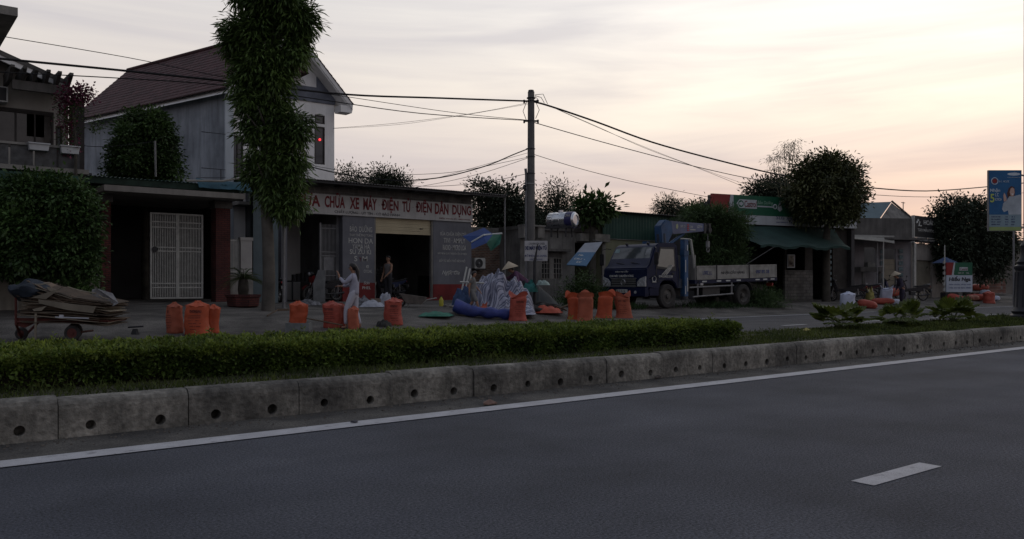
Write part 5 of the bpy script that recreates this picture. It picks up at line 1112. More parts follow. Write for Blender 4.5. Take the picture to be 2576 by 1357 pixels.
# ================================================================ CARDBOARD CART
def cart():
    A=G(52,858); B=G(205,856); t=thing('waste_cart','three wheeled red metal handcart piled high with flattened cardboard and scrap','cart',A.lerp(B,.5),fwd(3))
    Zc=depth(A.lerp(B,.5)); k=Zc/F; xo=128
    X=lambda px:(px-xo)*k; zb=lambda py:(857-py)*k
    cardm=mat('cardboard',(.085,.062,.044),.9,.4,4,isl=.55); pale=mat('pale_card',(.20,.175,.135),.9,.2,3,isl=.3); rust=mat('rust_red_metal',(.07,.018,.014),.7,.4,4)
    for px,py,r,y in ((205,855,.155,-.42),(160,852,.155,.42),(55,858,.125,0)):
        mb=MB(); cx_=X(px); mb.torus((cx_,y,r+.01),r-.04,.04,24,8); w_=mb.build('wheel',tyre,t,local=True,smooth=True)
        mb=MB(); mb.cyl((cx_,y-.03,r+.01),(cx_,y+.03,r+.01),r-.06,n=18); mb.cyl((cx_,y-.05,r+.01),(cx_,y+.05,r+.01),.03,n=10); mb.build('rim',rust,w_,local=True)
    mb=MB()
    for y in (-.42,.42): mb.tube([(X(68),y,zb(800)),(X(75),y,zb(808)),(X(290),y,zb(806))],.02,6); mb.tube([(X(70),y,zb(812)),(X(60),y*.3,zb(840)),(X(55),0,zb(850))],.025,6); mb.tube([(X(70),y,zb(730)),(X(70),y,zb(815))],.022,6)
    for px in (75,130,180,240,288): mb.tube([(X(px),-.42,zb(807)),(X(px),.42,zb(807))],.018,6)
    mb.tube([(X(70),-.42,zb(735)),(X(70),.42,zb(735))],.02,6); mb.prism([(X(70),zb(798)),(X(190),zb(800)),(X(188),zb(808)),(X(110),zb(812)),(X(90),zb(822)),(X(72),zb(818))],-.40,-.37); mb.cyl((X(205),-.42,.165),(X(205),.42,.165),.02,n=8)
    mb.build('frame',rust,t,local=True)
    # the load: warped sheets stacked; higher ones lean down to the right
    rd=random.Random(6)
    def sheet_(mb,x0,x1,y0,y1,z,tilt,w,th=.010):
        nx=7; vs=[]
        ph=rd.uniform(0,6); 
        for i in range(nx):
            s=i/(nx-1); x=x0+(x1-x0)*s; zz=z-tilt*s+w*math.sin(s*4+ph)*.5-.10*max(0,s-.6)*rd.uniform(.6,1.1)
            for y in (y0,y1): vs.append((x,y,zz+w*.5*math.cos(y*3+ph)))
        m=len(vs); vs+=[(x,y,q-th) for x,y,q in vs]
        fs=[(2*i,2*i+2,2*i+3,2*i+1) for i in range(nx-1)]+[(m+2*i,m+2*i+1,m+2*i+3,m+2*i+2) for i in range(nx-1)]+[(2*i,m+2*i,m+2*i+2,2*i+2) for i in range(nx-1)]+[(2*i+1,2*i+3,m+2*i+3,m+2*i+1) for i in range(nx-1)]+[(0,1,m+1,m),(2*nx-2,m+2*nx-2,m+2*nx-1,2*nx-1)]
        mb.add(vs,fs)
    mb=MB(); mb2=MB(); z=zb(804)
    for i in range(60):
        f=i/59; zz=zb(804)+(zb(712)-zb(804))*f; x0=X(74+rd.uniform(-4,22)+14*f); x1=X(rd.uniform(250,300) if f<.8 else rd.uniform(190,255))
        (mb if rd.random()<.78 else mb2).cur=0
        sheet_(mb if rd.random()<.76 else mb2,x0,x1,-.48+rd.uniform(-.06,.10),.45+rd.uniform(-.1,.08),zz+rd.uniform(0,.01),(.04+.24*f*f)+rd.uniform(-.03,.05),rd.uniform(.01,.06))
    o=mb.build('flattened_boxes',cardm,t,local=True,fix=False); 
    # flaps and boards sticking out toward the viewer
    for pts in (((115,748),(170,730),(190,722),(150,752)),((132,752),(215,764),(268,770),(262,786),(200,778),(134,762)),((118,776),(152,768),(140,780),(122,781)),((152,722),(180,730),(176,736),(158,731))):
        mb2.prism([(X(a),zb(b)) for a,b in pts],-.56,-.54)
    mb2.prism([(X(201-80),zb(784)),(X(206-80),zb(784)),(X(204-80),zb(850)),(X(200-80),zb(850))],-.52,-.50)
    mb2.build('pale_boards',pale,t,local=True,fix=False)
    mb=MB(); mb.ball((X(96),-.28,zb(732)),(.36,.36,.19),16,10); mb.build('dark_bag',mat('navy_bag',(.012,.018,.028),.6,.4,5),t,local=True,smooth=True,wob=.09,wsc=5)
    mb=MB(); mb.add([(X(a),-.3+.1*math.sin(a),zb(b)) for a,b in ((245,728),(262,726),(290,738),(308,762),(300,770),(285,758),(268,750),(250,742))],[tuple(range(8))]); 
    mb.build('plastic_wrap',mat('grey_plastic',(.20,.20,.21),.4,.4,6,trans=.3),t,local=True,fix=False)
    for (a,b,c,d) in ((118,716,150,712),(195,722,262,738),(270,742,292,752)): m9=MB(); m9.tube([(X(a),-.45,zb(b)),(X((a+c)/2),-.47,zb((b+d)/2)-.015),(X(c),-.42,zb(d))],.012,5); m9.build('pale_strip',pale,t,local=True)
    mb=MB(); mb.box((X(180),-.53,zb(798)),(X(190),-.51,zb(790))); mb.tube([(X(170),-.52,zb(796)),(X(250),-.52,zb(799))],.014,5); mb.build('white_scraps',mat('white_plastic',(.38,.39,.42),.6,.2,4),t,local=True)
cart()
# small hand pump / stand on the tarmac
p=G(340,842); mb=MB(); mb.tube([p,p+Vector((0,0,.12))],[.09,.05],8); mb.tube([p+Vector((-.12,.08,.15)),p+Vector((.14,-.09,.17))],.02,6); o=mb.build('hand_pump',blackm,None); tag(o,'small black hand pump standing on the tarmac right of the cardboard cart','pump')
# ================================================================ WHEELBARROW, AC UNIT, TANK, SIGNS, BITS
def wheelbarrow():
    p=G(1045,773); t=thing('wheelbarrow','grey steel wheelbarrow with pale bent handles in front of the open garage','wheelbarrow',p,fwd(8)); k=depth(p)/F
    X=lambda px:(px-1045)*k; zb=lambda py:(773-py)*k
    mb=MB(); a=[(X(1003),zb(738)),(X(1075),zb(748)),(X(1062),zb(766)),(X(1022),zb(764))]; mb.prism(a,-.28,.28); mb.build('tray',mat('cement_tray',(.10,.085,.075),.9,.4,5),t,local=True,bevel=.02)
    for y in (-.25,.25): mb=MB(); mb.tube([(X(1012),y,zb(778)),(X(1022),y,zb(776)),(X(1032),y,zb(762)),(X(1060),y,zb(766)),(X(1072),y,zb(755)),(X(1098),y,zb(750))],.016,6); mb.build('handle',mat('pale_tube',(.24,.23,.21),.5),t,local=True)
    mb=MB(); mb.torus((X(1008),0,.18),.14,.035,20,8); mb.build('wheel',tyre,t,local=True,smooth=True)
wheelbarrow()
def clothheap(name,px,py,w,h,m,label,seed,cat='cloth',dep=.5,zz=None,group=None):
    p=G(px,py) if zz is None else zz; k=depth(p)/F; Wd=w*k; Hh=h*k; rd=random.Random(seed); n=16
    T=Matrix.Translation(p)@Matrix.Rotation(fwd(0),4,'Z'); mb=MB(T); vs=[]
    for i in range(n+1):
        for j in range(n+1):
            x=(i/n-.5); y=(j/n-.5); r=math.sqrt(max(0,1-(2*math.hypot(x,y))**2.2)); q=Vector((x*4+seed,y*4,seed)); nn=abs(noise.noise(q))+.5*abs(noise.noise(q*2.3))
            vs.append((x*Wd*(1+.25*noise.noise(q*.7)),y*dep*2,Hh*r*(.55+.75*nn)+.004))
    mb.add(vs,[(i*(n+1)+j,(i+1)*(n+1)+j,(i+1)*(n+1)+j+1,i*(n+1)+j+1) for i in range(n) for j in range(n)]); o=mb.build(name,m,None,smooth=True,fix=False); return tag(o,label,cat,group)
cg=mat('green_cloth',(.03,.13,.09),.8,.3,6); cw=mat('grey_white_cloth',(.32,.33,.37),.85,.3,5); co=mat('orange_sheet',(.42,.085,.05),.7,.25,5,trans=.1)
clothheap('crumpled_cloth',1097,795,78,12,cg,'crumpled green cloth lying on the ground in front of the red plinth',1)
clothheap('crumpled_cloth',938,772,60,16,cw,'white crumpled cloth on the ground left of the cardboard box',2); clothheap('crumpled_cloth',968,768,34,38,cw,'upright white cloth slumped beside the open garage door',3,dep=.25)
clothheap('crumpled_sheet',1374,787,85,18,co,'flat salmon orange plastic sheet lying right of the striped tarpaulin',4,'sheet')
clothheap('crumpled_sheet',1215,789,90,24,mat('brick_cloth',(.28,.06,.035),.8,.3,5),'rust orange sheet under the blue roll by the walking boy',5,'sheet')
clothheap('rubbish_pile',905,770,70,22,mat('dark_rubbish',(.05,.05,.055),.9,.7,9,c2=(.12,.12,.13)),'dark heap of rags and parts left of the red plinth',6,'rubbish'); clothheap('rubbish_pile',775,768,60,16,mat('dark_rubbish',(.05,.05,.055)),'low dark heap of parts beside the grey steel post',7,'rubbish')
clothheap('mesh_bundle',965,822,34,18,mat('dark_net',(.03,.03,.028),.95,.4,9),'dark mesh bundle on the tarmac behind the woman in white',8,'bundle',dep=.2)
p=G(945,771); mb=MB(Matrix.Translation(p)@Matrix.Rotation(fwd(10),4,'Z')); mb.box((-.18,-.15,0),(.18,.15,.26),tx=.01); o=mb.build('cardboard_box',mat('plain_card',(.17,.14,.11),.9,.2)); tag(o,'small brown cardboard box on the ground in front of the garage','box')
p=G(1510/1.0*0+1151,0) if False else P(1151,768,depth(G(1151,768))); 
def bottle(px,py,label):
    p=G(px,py); k=depth(p)/F; mb=MB(Matrix.Translation(p)); mb.lathe([(.075,0),(.08,.03),(.08,.20),(.05,.27),(.028,.30),(.028,.34)],14); o=mb.build('oil_can',mat('yellow_plastic',(.42,.38,.05),.4,.1,3),None,smooth=True); mb=MB(Matrix.Translation(p)); mb.lathe([(.032,.33),(.032,.37)],12); mb.build('cap',blackm,o); tag(o,label,'bottle')
bottle(1110+0,771,'yellow plastic oil can on the ground against the red plinth')
for k,(px,py) in enumerate(((1120,773),(1134,774),(1141,776))):
    p=G(px,py); rd=random.Random(k); mb=MB(Matrix.Translation(p)); mb.ball((0,0,.04),(.07,.06,.05),8,6); o=mb.build('stone',conc,None,wob=.03,wsc=12); tag(o,('round','flat','small')[k]+' grey stone on the ground right of the yellow oil can'+(' nearest it','',' farthest from it')[k],'stone','stones by the red plinth')
# split AC on brick wall
def ac():
    a=PV(1193,676,29.6); b=PV(1220,650,29.6); t=thing('air_conditioner','old white air conditioner outdoor unit on the brick wall beside the repair shop','air conditioner',(a.x,29.6,a.z))
    W_=b.x-a.x; mb=MB(); mb.box((a.x,29.55,a.z),(b.x,29.9,b.z)); mb.build('casing',mat('ac_white',(.42,.42,.40)),t,bevel=.02)
    cx_=a.x+W_*.38; cz_=(a.z+b.z)/2; r=(b.z-a.z)*.42
    mb=MB(); mb.cyl((cx_,29.54,cz_),(cx_,29.56,cz_),r,n=24); mb.build('fan_opening',blackm,t)
    mb=MB(); 
    for k in range(4): mb.torus((cx_,29.53,cz_),r*(k+1)/4,.006,24,4)
    mb.ball((cx_,29.52,cz_),(.05,.02,.05),8,6); mb.build('fan_guard',metal_g,t)
    mb=MB(); mb.box((a.x,29.5,a.z-.05),(b.x,29.95,a.z)); mb.build('bracket',metal_d,t)
ac()
# water tank on grey house roof
def tank():
    a=P(1381,568,30.8); b=P(1447,572,30.2); c=a.lerp(b,.5); t=thing('water_tank','horizontal stainless steel water tank with dark blue band on the grey house roof','water tank',c)
    k=30.5/F; r=.235; d=(b-a).normalized(); L=(b-a).length; up=Vector((0,0,1)); M_,_=frame((a.x,a.y),(b.x,b.y),H-(555-HY)*k-0.0)
    zc=0
    steel=mat('stainless',(.50,.52,.55),.22,.1,3,metal=.9)
    def ring(xs,rs,m,name,par=t,**kw):
        mb=MB(M_@Matrix.Rotation(R(90),4,'Y')); mb.lathe([(q,x) for x,q in zip(xs,rs)],28,cap=False); return mb.build(name,m,par,smooth=True,**kw)
    r=.30; xs=[0,.0,.02,.08,L*.72]; rs=[.0,.18,.25,r,r]; bod=ring(xs,rs,steel,'barrel'); ring([L*.72,L*.722,L*.97,L*.972],[r,r+.006,r+.006,r*.97],mat('tank_band',(.03,.03,.10),.4,.1),'blue_band',bod)
    ring([L*.97,L,L+.03,L+.04,L+.01,L+.01],[r*.97,r*.85,r*.80,r*.62,r*.60,0],steel,'end_cap',bod)
    for q in (.25,.5): ring([L*q,L*q+.02,L*q+.04],[r+.001,r+.012,r+.001],steel,'hoop',bod)
    mb=MB(M_); 
    for x in (L*.2,L*.75): mb.box((x,-.26,-.62),(x+.05,-.20,-.18)); mb.box((x,.2,-.62),(x+.05,.26,-.18)); mb.box((x,-.26,-.3),(x+.05,.26,-.24))
    mb.box((-.02,-.28,-.30),(L,-.24,-.22)); mb.build('stand',metal_d,t); mb=MB(M_); mb.cyl((L*.45,0,r-.02),(L*.45,0,r+.07),.10,n=14); mb.build('lid',steel,t)
    text(bod,'SONHA',M_,L*.74,L*.95,.10,.2,-r*.97,whitetext)
tank()
# hanging sign on pole: white repair board
def board():
    a=P(1319,658,27.0); b=P(1378,606,27.0); Mx,_=frame((P(1319,0,27.0).x,P(1319,0,27.0).y),(P(1378,0,27.0).x,P(1378,0,27.0).y)); W_=(Vector((b.x,b.y))-Vector((a.x,a.y))).length; z0,z1=a.z,b.z
    t=thing('repair_sign','white hand lettered metal repair sign with blue words on the utility pole','sign',(a.x,a.y,z0))
    mb=MB(Mx); mb.box((0,-.02,z0),(W_,.01,z1)); mb.build('board',mat('sign_board_white',(.40,.40,.41),.6,.2,3,dirt=.3),t,bevel=.03)
    h=z1-z0; text(t,'CHUYÊN SỬA CHỮA',Mx,.14,W_-.1,z1-.13,z1-.05,-.021,blacktext); text(t,'XE MÁY ĐIỆN TỬ',Mx,.02,W_-.03,z1-.33,z1-.14,-.021,mat('navy_letters',(.02,.025,.08),.7),fatten=.05); text(t,'ĐỒ ĐIỆN GIA DỤNG',Mx,.02,W_-.04,z0+.13,z0+.24,-.021,bluetext,fatten=.012); squiggle(t,Mx,.13,W_-.15,z0+.04,z0+.09,-.022,bluetext,4)
    p=P(1345,735,26.8); mb=MB(); mb.tube([(p.x,p.y,g(p.x,p.y)-.1),(p.x,p.y,z0-.02)],.05,8); mb.tube([(p.x,p.y,z0-.03),P(1353,614,26.8)],[.05,.012],6); mb.build('post',metal_d,t)
board()
# leaning blue and white sign over the dark doorway
def leansign():
    zc=28.0; q=[P(1425,668,zc*.97),P(1475,671,zc*.97),P(1515,611,zc*1.02),P(1471,614,zc*1.02)]; t=thing('tilted_sign','tilted blue and white shop sign hung as an awning over the dark doorway','sign',q[0])
    a,b,c,d=q; l=lambda s,w_: (a.lerp(b,s)).lerp(d.lerp(c,s),w_)
    nrm=(b-a).cross(d-a).normalized(); nrm=nrm if nrm.y<0 else -nrm
    def slab(s0,s1,w0,w1,o0,o1): 
        mb=MB(); pp=[l(s0,w0),l(s1,w0),l(s1,w1),l(s0,w1)]; mb.add([p+nrm*o0 for p in pp]+[p+nrm*o1 for p in pp],[(0,1,2,3),(7,6,5,4),(0,4,5,1),(1,5,6,2),(2,6,7,3),(3,7,4,0)]); return mb
    slab(0,1,0,.56,0,.03).build('lower_panel',mat('sign_azure',(.018,.075,.15),.5,.15,2),t); slab(0,1,.56,1,0,.03).build('upper_panel',mat('sign_pale',(.19,.205,.235),.6,.15,2),t)
    ex=(b-a).normalized(); ez=(d-a); Lx=(b-a).length; Lz=ez.length; ezn=ez.normalized()
    Mx=Matrix(((ex.x,-nrm.x,ezn.x,a.x+nrm.x*.03),(ex.y,-nrm.y,ezn.y,a.y+nrm.y*.03),(ex.z,-nrm.z,ezn.z,a.z+nrm.z*.03),(0,0,0,1)))
    def tx(s,x0,x1,z0,z1,m): 
        return text(t,s,Mx,Lx*x0,Lx*x1,Lz*z0,Lz*z1,-.002,m,shear=.1,fatten=.006)
    tx('Hiếu Nga',.2,.8,.38,.50,whitetext); squiggle(t,Mx,Lx*.15,Lx*.9,Lz*.24,Lz*.30,-.002,whitetext,2); squiggle(t,Mx,Lx*.2,Lx*.8,Lz*.10,Lz*.17,-.002,whitetext,7); squiggle(t,Mx,Lx*.3,Lx*.8,Lz*.72,Lz*.82,-.002,mat('sign_red',(.2,.018,.018)),9)
    mb=MB(); mb.tube([b,b+Vector((.1,1.0,.1))],.02,5); mb.build('bracket',metal_d,t); mb=MB(); mb.tube([c+Vector((0,0,.03)),c+Vector((.02,.5,.1))],.02,5); mb.build('bracket',metal_d,t)
leansign()
# sign stand "Hiếu Nga" near the road on the right
def stand():
    Zs=43.0; a=P(2378,735,Zs); b=P(2443,661,Zs*1.0); Mx,W_=frame((a.x,a.y),(P(2443,0,Zs).x,P(2443,0,Zs).y)); gz=g(a.x,a.y)
    t=thing('sign_stand','free standing green red and white shop sign box on a dark base beside the road','sign',(a.x,a.y,gz)); z0,z1=a.z,b.z; zm=z0+(z1-z0)*.57
    mb=MB(Mx); mb.box((0,-.12,z0),(W_,.12,zm-.003)); w_=mb.build('white_panel',mat('stand_white',(.36,.40,.46),.6,.1,2),t)
    mb=MB(Mx); mb.prism([(W_*.28,zm+.02),(W_*.34,z1),(W_,z1),(W_,zm),(W_*.33,zm)],-.12,.12); g_=mb.build('green_panel',ced,t)
    mb=MB(Mx); mb.prism([(0,zm),(W_*.20,zm),(W_*.28,z1),(0,z1)],-.12,.12); mb.build('red_panel',sgr,t); mb=MB(Mx); mb.prism([(W_*.20+.005,zm),(W_*.33-.01,zm),(W_*.28-.005,zm+.02),(W_*.34-.005,z1),(W_*.28+.005,z1)],-.125,.12); mb.build('white_stripe',sgw,t)
    mb=MB(Mx); mb.box((W_*.50,-.13,z1-.42),(W_*.82,-.12,z1-.24)); mb.build('logo_plate',sgw,g_); text(g_,'Castrol',Mx,W_*.52,W_*.80,z1-.40,z1-.27,-.132,redtext); squiggle(g_,Mx,W_*.45,W_*.9,z1-.58,z1-.50,-.121,whitetext,1)
    text(w_,'Hiếu Nga',Mx,W_*.09,W_*.93,zm-.36,zm-.05,-.122,blacktext,shear=.12,fatten=.04); text(w_,'Sửa chữa, thay thế',Mx,W_*.1,W_*.93,zm-.52,zm-.43,-.122,bluetext,fatten=.004); text(w_,'rửa xe và làm điện',Mx,W_*.1,W_*.95,zm-.70,zm-.60,-.122,bluetext,fatten=.004)
    mb=MB(Mx); mb.box((-.12,-.22,gz-.05),(W_*.45,.3,z0-.02)); mb.build('base',blackm,t,bevel=.03)
    mb=MB(Mx); 
    for i in range(6): mb.box((-.10,-.06,z0+.05+i*.28),(-.02,.06,z0+.2+i*.28))
    mb.tube([(-.03,.0,z0),(-.03,0,z1+.9)],.025,6); mb.build('side_post',metal_w,t); return t
stand()
mb=MB(); c=P(2378,661,44); 
for k in range(8): a0,a1=2*math.pi*k/8,2*math.pi*(k+1)/8; mb.add([c+Vector((0,0,.3)),c+Vector((math.cos(a0)*.7,math.sin(a0)*.7,-.03)),c+Vector((math.cos(a1)*.7,math.sin(a1)*.7,-.03))],[(0,1,2)])
pr=thing('parasol','small folded down blue parasol behind the shop sign stand','parasol',(c.x,c.y,.2)); mb.build('canopy',mat('parasol_blue',(.02,.04,.10),.8),pr,fix=False); mb=MB(); mb.cyl((c.x,c.y,.2),(c.x,c.y,c.z+.3),.02,n=6); mb.build('pole',metal_g,pr)
# pallets of bricks and boxes at far right
for i,(x0,x1,y0,y1,Z,m,lab) in enumerate(((2424,2476,698,733,56,mat('crate_stack',(.07,.065,.06),.9,.6,3),'dark stack of goods right of the shop sign stand'),(2478,2530,702,738,57,brickmat('pallet_brick',(.20,.10,.075),(.15,.08,.06),(.20,.19,.17),1,.4,.2),'pallet of red bricks behind the black lamp post'))):
    a=P(x0,y1,Z); b=P(x1,y0,Z); Mx,W_=frame((a.x,a.y),(P(x1,0,Z).x,P(x1,0,Z).y)); t=thing('pallet_stack' if i else 'goods_stack',lab,'stack',(a.x,a.y,g(a.x,a.y)))
    mb=MB(Mx); mb.box((0,0,a.z),(W_,1,b.z)); mb.build('load',m,t); mb=MB(Mx)
    gz=g(a.x,a.y); mb.box((-.03,-.05,a.z-.1),(W_+.03,1.05,a.z-.003)); 
    for x in (0,W_/2,W_-.1): mb.box((x,0,gz-.1),(x+.1,1,a.z-.1))
    mb.build('pallet',conc,t)
    if i==0:
        mb=MB(Mx); 
        for k in range(3): mb.box((.05,-.03,a.z+.06+k*.2),(W_*.95,-.003,a.z+.13+k*.2))
        mb.build('edge_boards',conc,t)
# yellow bundle
clothheap('yellow_bundle',2188,757,24,36,mat('yellow_bundle_m',(.25,.22,.07),.8,.5,6),'pale yellow and white bundle hung on the parked motorbikes','bundle' and 31,'bundle',dep=.25)
# ================================================================ TARPAULIN HEAP
def heap():
    # plan coordinates along the image plane (px) at the heap's depth
    Z0=25.2; k=Z0/F; base=P(1262,786,Z0); gz=g(base.x,base.y); T=Matrix.Translation((base.x,base.y,gz))@Matrix.Rotation(fwd(0),4,'Z')
    X=lambda px:(px-1262)*k
    def outline(px):  # top height in px above the base line at each column
        pts=[(1160,0),(1172,40),(1185,62),(1205,88),(1235,108),(1252,116),(1262,104),(1275,88),(1300,86),(1325,66),(1338,46),(1345,0)]
        for (a,ha),(b,hb) in zip(pts[:-1],pts[1:]):
            if a<=px<=b: return ha+(hb-ha)*(px-a)/(b-a)
        return 0
    nx,ny=120,60; vs=[]
    for i in range(nx+1):
        px=1160+185*i/nx; h=outline(px)*k*.98
        for j in range(ny+1):
            t=j/ny; y=-.75+2.1*t
            # front slope up to a crest then down the back
            s=math.sin(math.pi*min(1,t*1.15/1.15))**.75 if 0<t<1 else 0
            prof=sm(t/.62) if t<.62 else 1-sm((t-.62)/.38)
            q=Vector((px*.03,t*3.5,0)); fold=.16*noise.noise(q*1.2)+.09*noise.noise(q*2.6)+.10*noise.noise(Vector((px*.10+t*2.2,t*1.3,4)))+.05*noise.noise(Vector((px*.22-t*3,t*4,8)))
            z=h*prof+fold*(.3+min(1,h))*min(1,prof*2.2)*(1 if px<1268 else 1.3)
            vs.append((X(px)+.10*noise.noise(q*2+Vector((9,0,0))),y-.12*noise.noise(q*2.2),max(.005,z)))
    mb=MB(T); mb.add(vs,[(i*(ny+1)+j,(i+1)*(ny+1)+j,(i+1)*(ny+1)+j+1,i*(ny+1)+j+1) for i in range(nx) for j in range(ny)])
    st=stripemat('striped_tarp',[(0,(.25,.255,.32)),(.45,(.06,.065,.11)),(.66,(.22,.23,.29)),(.80,(.07,.075,.12))],1,(1,0,0),.55,.5,2,True)
    uvl=[]
    o=mb.build('striped_tarpaulin',st,None,smooth=True,fix=False,origin=(base.x,base.y,gz)); ul=o.data.uv_layers.new(name='UVMap')
    for lp in o.data.loops:
        i_,j_=divmod(lp.vertex_index,ny+1); a_=i_/nx; b_=j_/ny; ul.data[lp.index].uv=((a_*19-b_*5) if a_<.5 else (9.5-(a_-.5)*9+b_*13),b_); tag(o,'huge crumpled tarpaulin with white and slate stripes heaped in front of the brick building','tarpaulin')
    # grey fold over right shoulder + lower folds
    clothheap('striped_bundle',1303,787,72,34,st,'lower crumpled end of striped tarpaulin beside the single orange sack',12,'tarpaulin',dep=.45)
    # blue roll
    blu=mat('royal_blue_tarp',(.03,.042,.17),.5,.35,3,.5,8)
    a=P(1143,772,24.2); b=P(1288,777,24.2); mb=MB(); n=26; pts=[];rs=[]
    for i in range(n): 
        s=i/(n-1); p=a.lerp(b,s)+Vector((0,0,.02*math.sin(s*9))); p.z=g(p.x,p.y)+.17+(.12*(1-s*4) if s<.25 else 0); pts.append(p); rs.append(.14+.02*math.sin(s*23)+(.05 if s<.25 else 0))
    mb.tube(pts,rs,18); o=mb.build('blue_tarp_roll',blu,None,smooth=True,wob=.035,wsc=6); tag(o,'rolled royal blue tarpaulin lying along the foot of the striped heap','tarpaulin')
    clothheap('blue_bundle',1163,772,55,44,mat('dusty_blue_cloth',(.03,.055,.12),.8,.4,5),'dusty blue bundle piled at the left end of the blue roll',22,'bundle',dep=.4,zz=P(1163,768,25.0)-Vector((0,0,0)))
    clothheap('green_basket_cover',1327,727,46,30,mat('teal_net',(.02,.11,.10),.8,.3,8),'teal green net bundle behind the person in the conical hat',23,'bundle',dep=.3,zz=P(1330,735,26.8))
    # dark rubber sheet mound
    cone=[]; Zd=27.6; kd=Zd/F; bp=P(1375,765,Zd); T2=Matrix.Translation((bp.x,bp.y,g(bp.x,bp.y)))@Matrix.Rotation(fwd(0),4,'Z'); mb=MB(T2)
    n=40; vs=[]
    for i in range(n+1):
        s=i/n; px=1335+80*s; h=(78*(1-s*1.0)**.8 if s>.25 else 78*(.84))*kd*(1 if s<1 else 0)
        for j in range(17):
            t=j/16; prof=sm(t/.6) if t<.6 else 1-sm((t-.6)/.4); vs.append(((px-1375)*kd,-.7+1.8*t,max(.0,h*prof+.03*noise.noise(Vector((s*6,t*5,2))))))
    mb.add(vs,[(i*17+j,(i+1)*17+j,(i+1)*17+j+1,i*17+j+1) for i in range(n) for j in range(16)]); o=mb.build('dark_sheet_mound',mat('dark_tarpaulin',(.032,.035,.036),.7,.4,2,.4,8),None,smooth=True,fix=False); tag(o,'mound covered by a dark grey sheet right of the signpost','mound')
    # bit of pale sheet on top
    clothheap('pale_cover',1365,712,34,14,mat('pale_green_cloth',(.20,.26,.24),.8,.4,6),'pale greenish cloth on top of the dark mound',24,'cloth',dep=.25,zz=P(1365,718,26.6))
    # tyres
    for i,(px,py,r,tl) in enumerate(((1358,776,.30,70),(1386,779,.32,60),(1344,780,.26,80))):
        p=G(px,py+6); T=Matrix.Translation(p+Vector((0,0,.10)))@Matrix.Rotation(fwd(i*40),4,'Z')@Matrix.Rotation(R(tl*.25),4,'X'); mb=MB(T); mb.torus((0,0,.04),r,.075,28,10,'z'); o=mb.build('old_tyre',tyre,None,smooth=True); tag(o,('worn black tyre lying at the foot of the signpost','larger black tyre lying in front of the dark mound','smallest black tyre tucked against the striped tarpaulin')[i],'tyre','old tyres by the signpost')
    rd=random.Random(3)
    for i,(x0,y0,x1,y1) in enumerate(((1408,776,1440,764),(1418,748,1444,738),(1395,770,1425,781))):
        a=P(x0,y0,25.5);b=P(x1,y1,25.9); a.z=max(a.z,g(a.x,a.y)+.03); b.z=max(b.z,g(b.x,b.y)+.03); mb=MB(); mb.tube([a,b],.03,6); o=mb.build('wooden_stick',woodm); tag(o,('pale stick lying right of the tyres','wooden pole leaning against the dark mound','short dark stick between the tyres and the orange sheet')[i],'stick','loose sticks by the mound')
    # leaning white steel rack
    rk=thing('steel_rack','leaning rack of white steel tubes between the repair shop and striped tarpaulin','rack',P(1165,765,25.4))
    for i,(x0,y0,x1,y1) in enumerate(((1158,750,1174,672),(1166,752,1182,676),(1174,754,1186,690))):
        mb=MB(); mb.tube([P(x0,y0,25.3),P(x1,y1,25.6)],.028,8); mb.build('upright',metal_w,rk)
    mb=MB(); mb.tube([P(1157,710,25.2),P(1218,713,25.2)],.028,8); mb.build('crossbar',metal_w,rk)
heap()
# blue green tarp awning off the brick building
mb=MB(); q=[P(1185,612,27.6),P(1216,594,27.6),P(1240,590,27.8),P(1262,590,28.2),P(1258,614,27.6),P(1235,632,27.4),P(1224,612,27.2),P(1186,628,27.2)]
mb.cur=0; mb.add(q[:3]+[q[6],q[7]],[(0,1,2,3,4)]); mb.add([x+Vector((0,.03,.02)) for x in (q[0],q[1],q[2])]+[q[2]+Vector((0,.5,.25)),q[0]+Vector((0,.5,.25))],[(0,1,2,3,4)])
o=thing('small_tarp_awning','small blue and green tarpaulin awning hanging from the brick building corner','awning',q[0]); mb.build('blue_sheet',mat('blue_sheet_m',(.022,.05,.17),.7,.2,3,trans=.1),o,fix=False)
mb=MB(); mb.add([q[2],q[3],q[4],q[5],q[6]],[(0,1,2,3,4)]); mb.build('green_sheet',mat('green_sheet_m',(.02,.10,.07),.7,.3,3,trans=.2),o,fix=False); mb=MB(); mb.tube([q[0]+Vector((0,-.01,.03)),q[1]+Vector((0,-.01,.03)),q[3]+Vector((0,-.01,.03))],.03,6); mb.build('white_hem',mat('hem_white',(.40,.42,.42),.7),o)
# grey basin and long handled shovel near the sacks
def tub():
    p=G(752,833); T=Matrix.Translation(p)@Matrix.Rotation(fwd(0),4,'Z'); t=thing('dust_pan','grey metal scoop box standing in front of an orange sack','scoop',p)
    mb=MB(T); w_=.27; mb.box((-w_,-.18,0),(w_,-.16,.19)); mb.box((-w_,-.16,0),(-w_+.02,.2,.19)); mb.box((w_-.02,-.16,0),(w_,.2,.19)); mb.box((-w_+.02,-.16,0),(w_-.02,.2,.02)); mb.build('tray',mat('galvanised',(.13,.14,.14),.6,.3,4),t)
    q=G(862,829); a=G(770,829); a.z+=.26; q.z+=.10; mb=MB(); mb.tube([a,a.lerp(q,.5)-Vector((0,0,.0)),q],.018,6); o=mb.build('long_handle',woodm); tag(o,'long wooden handle resting on the grey scoop box and the ground','tool handle')
tub()
p=G(700,790); q=G(672,798); mb=MB(); mb.tube([p+Vector((0,0,.12)),q+Vector((0,0,.03))],.02,6); mb.box(p+Vector((-.02,-.05,.08)),p+Vector((.3,.05,.14))); o=mb.build('hoe',woodm); tag(o,'short hoe lying on the ground at the foot of the tree','tool')
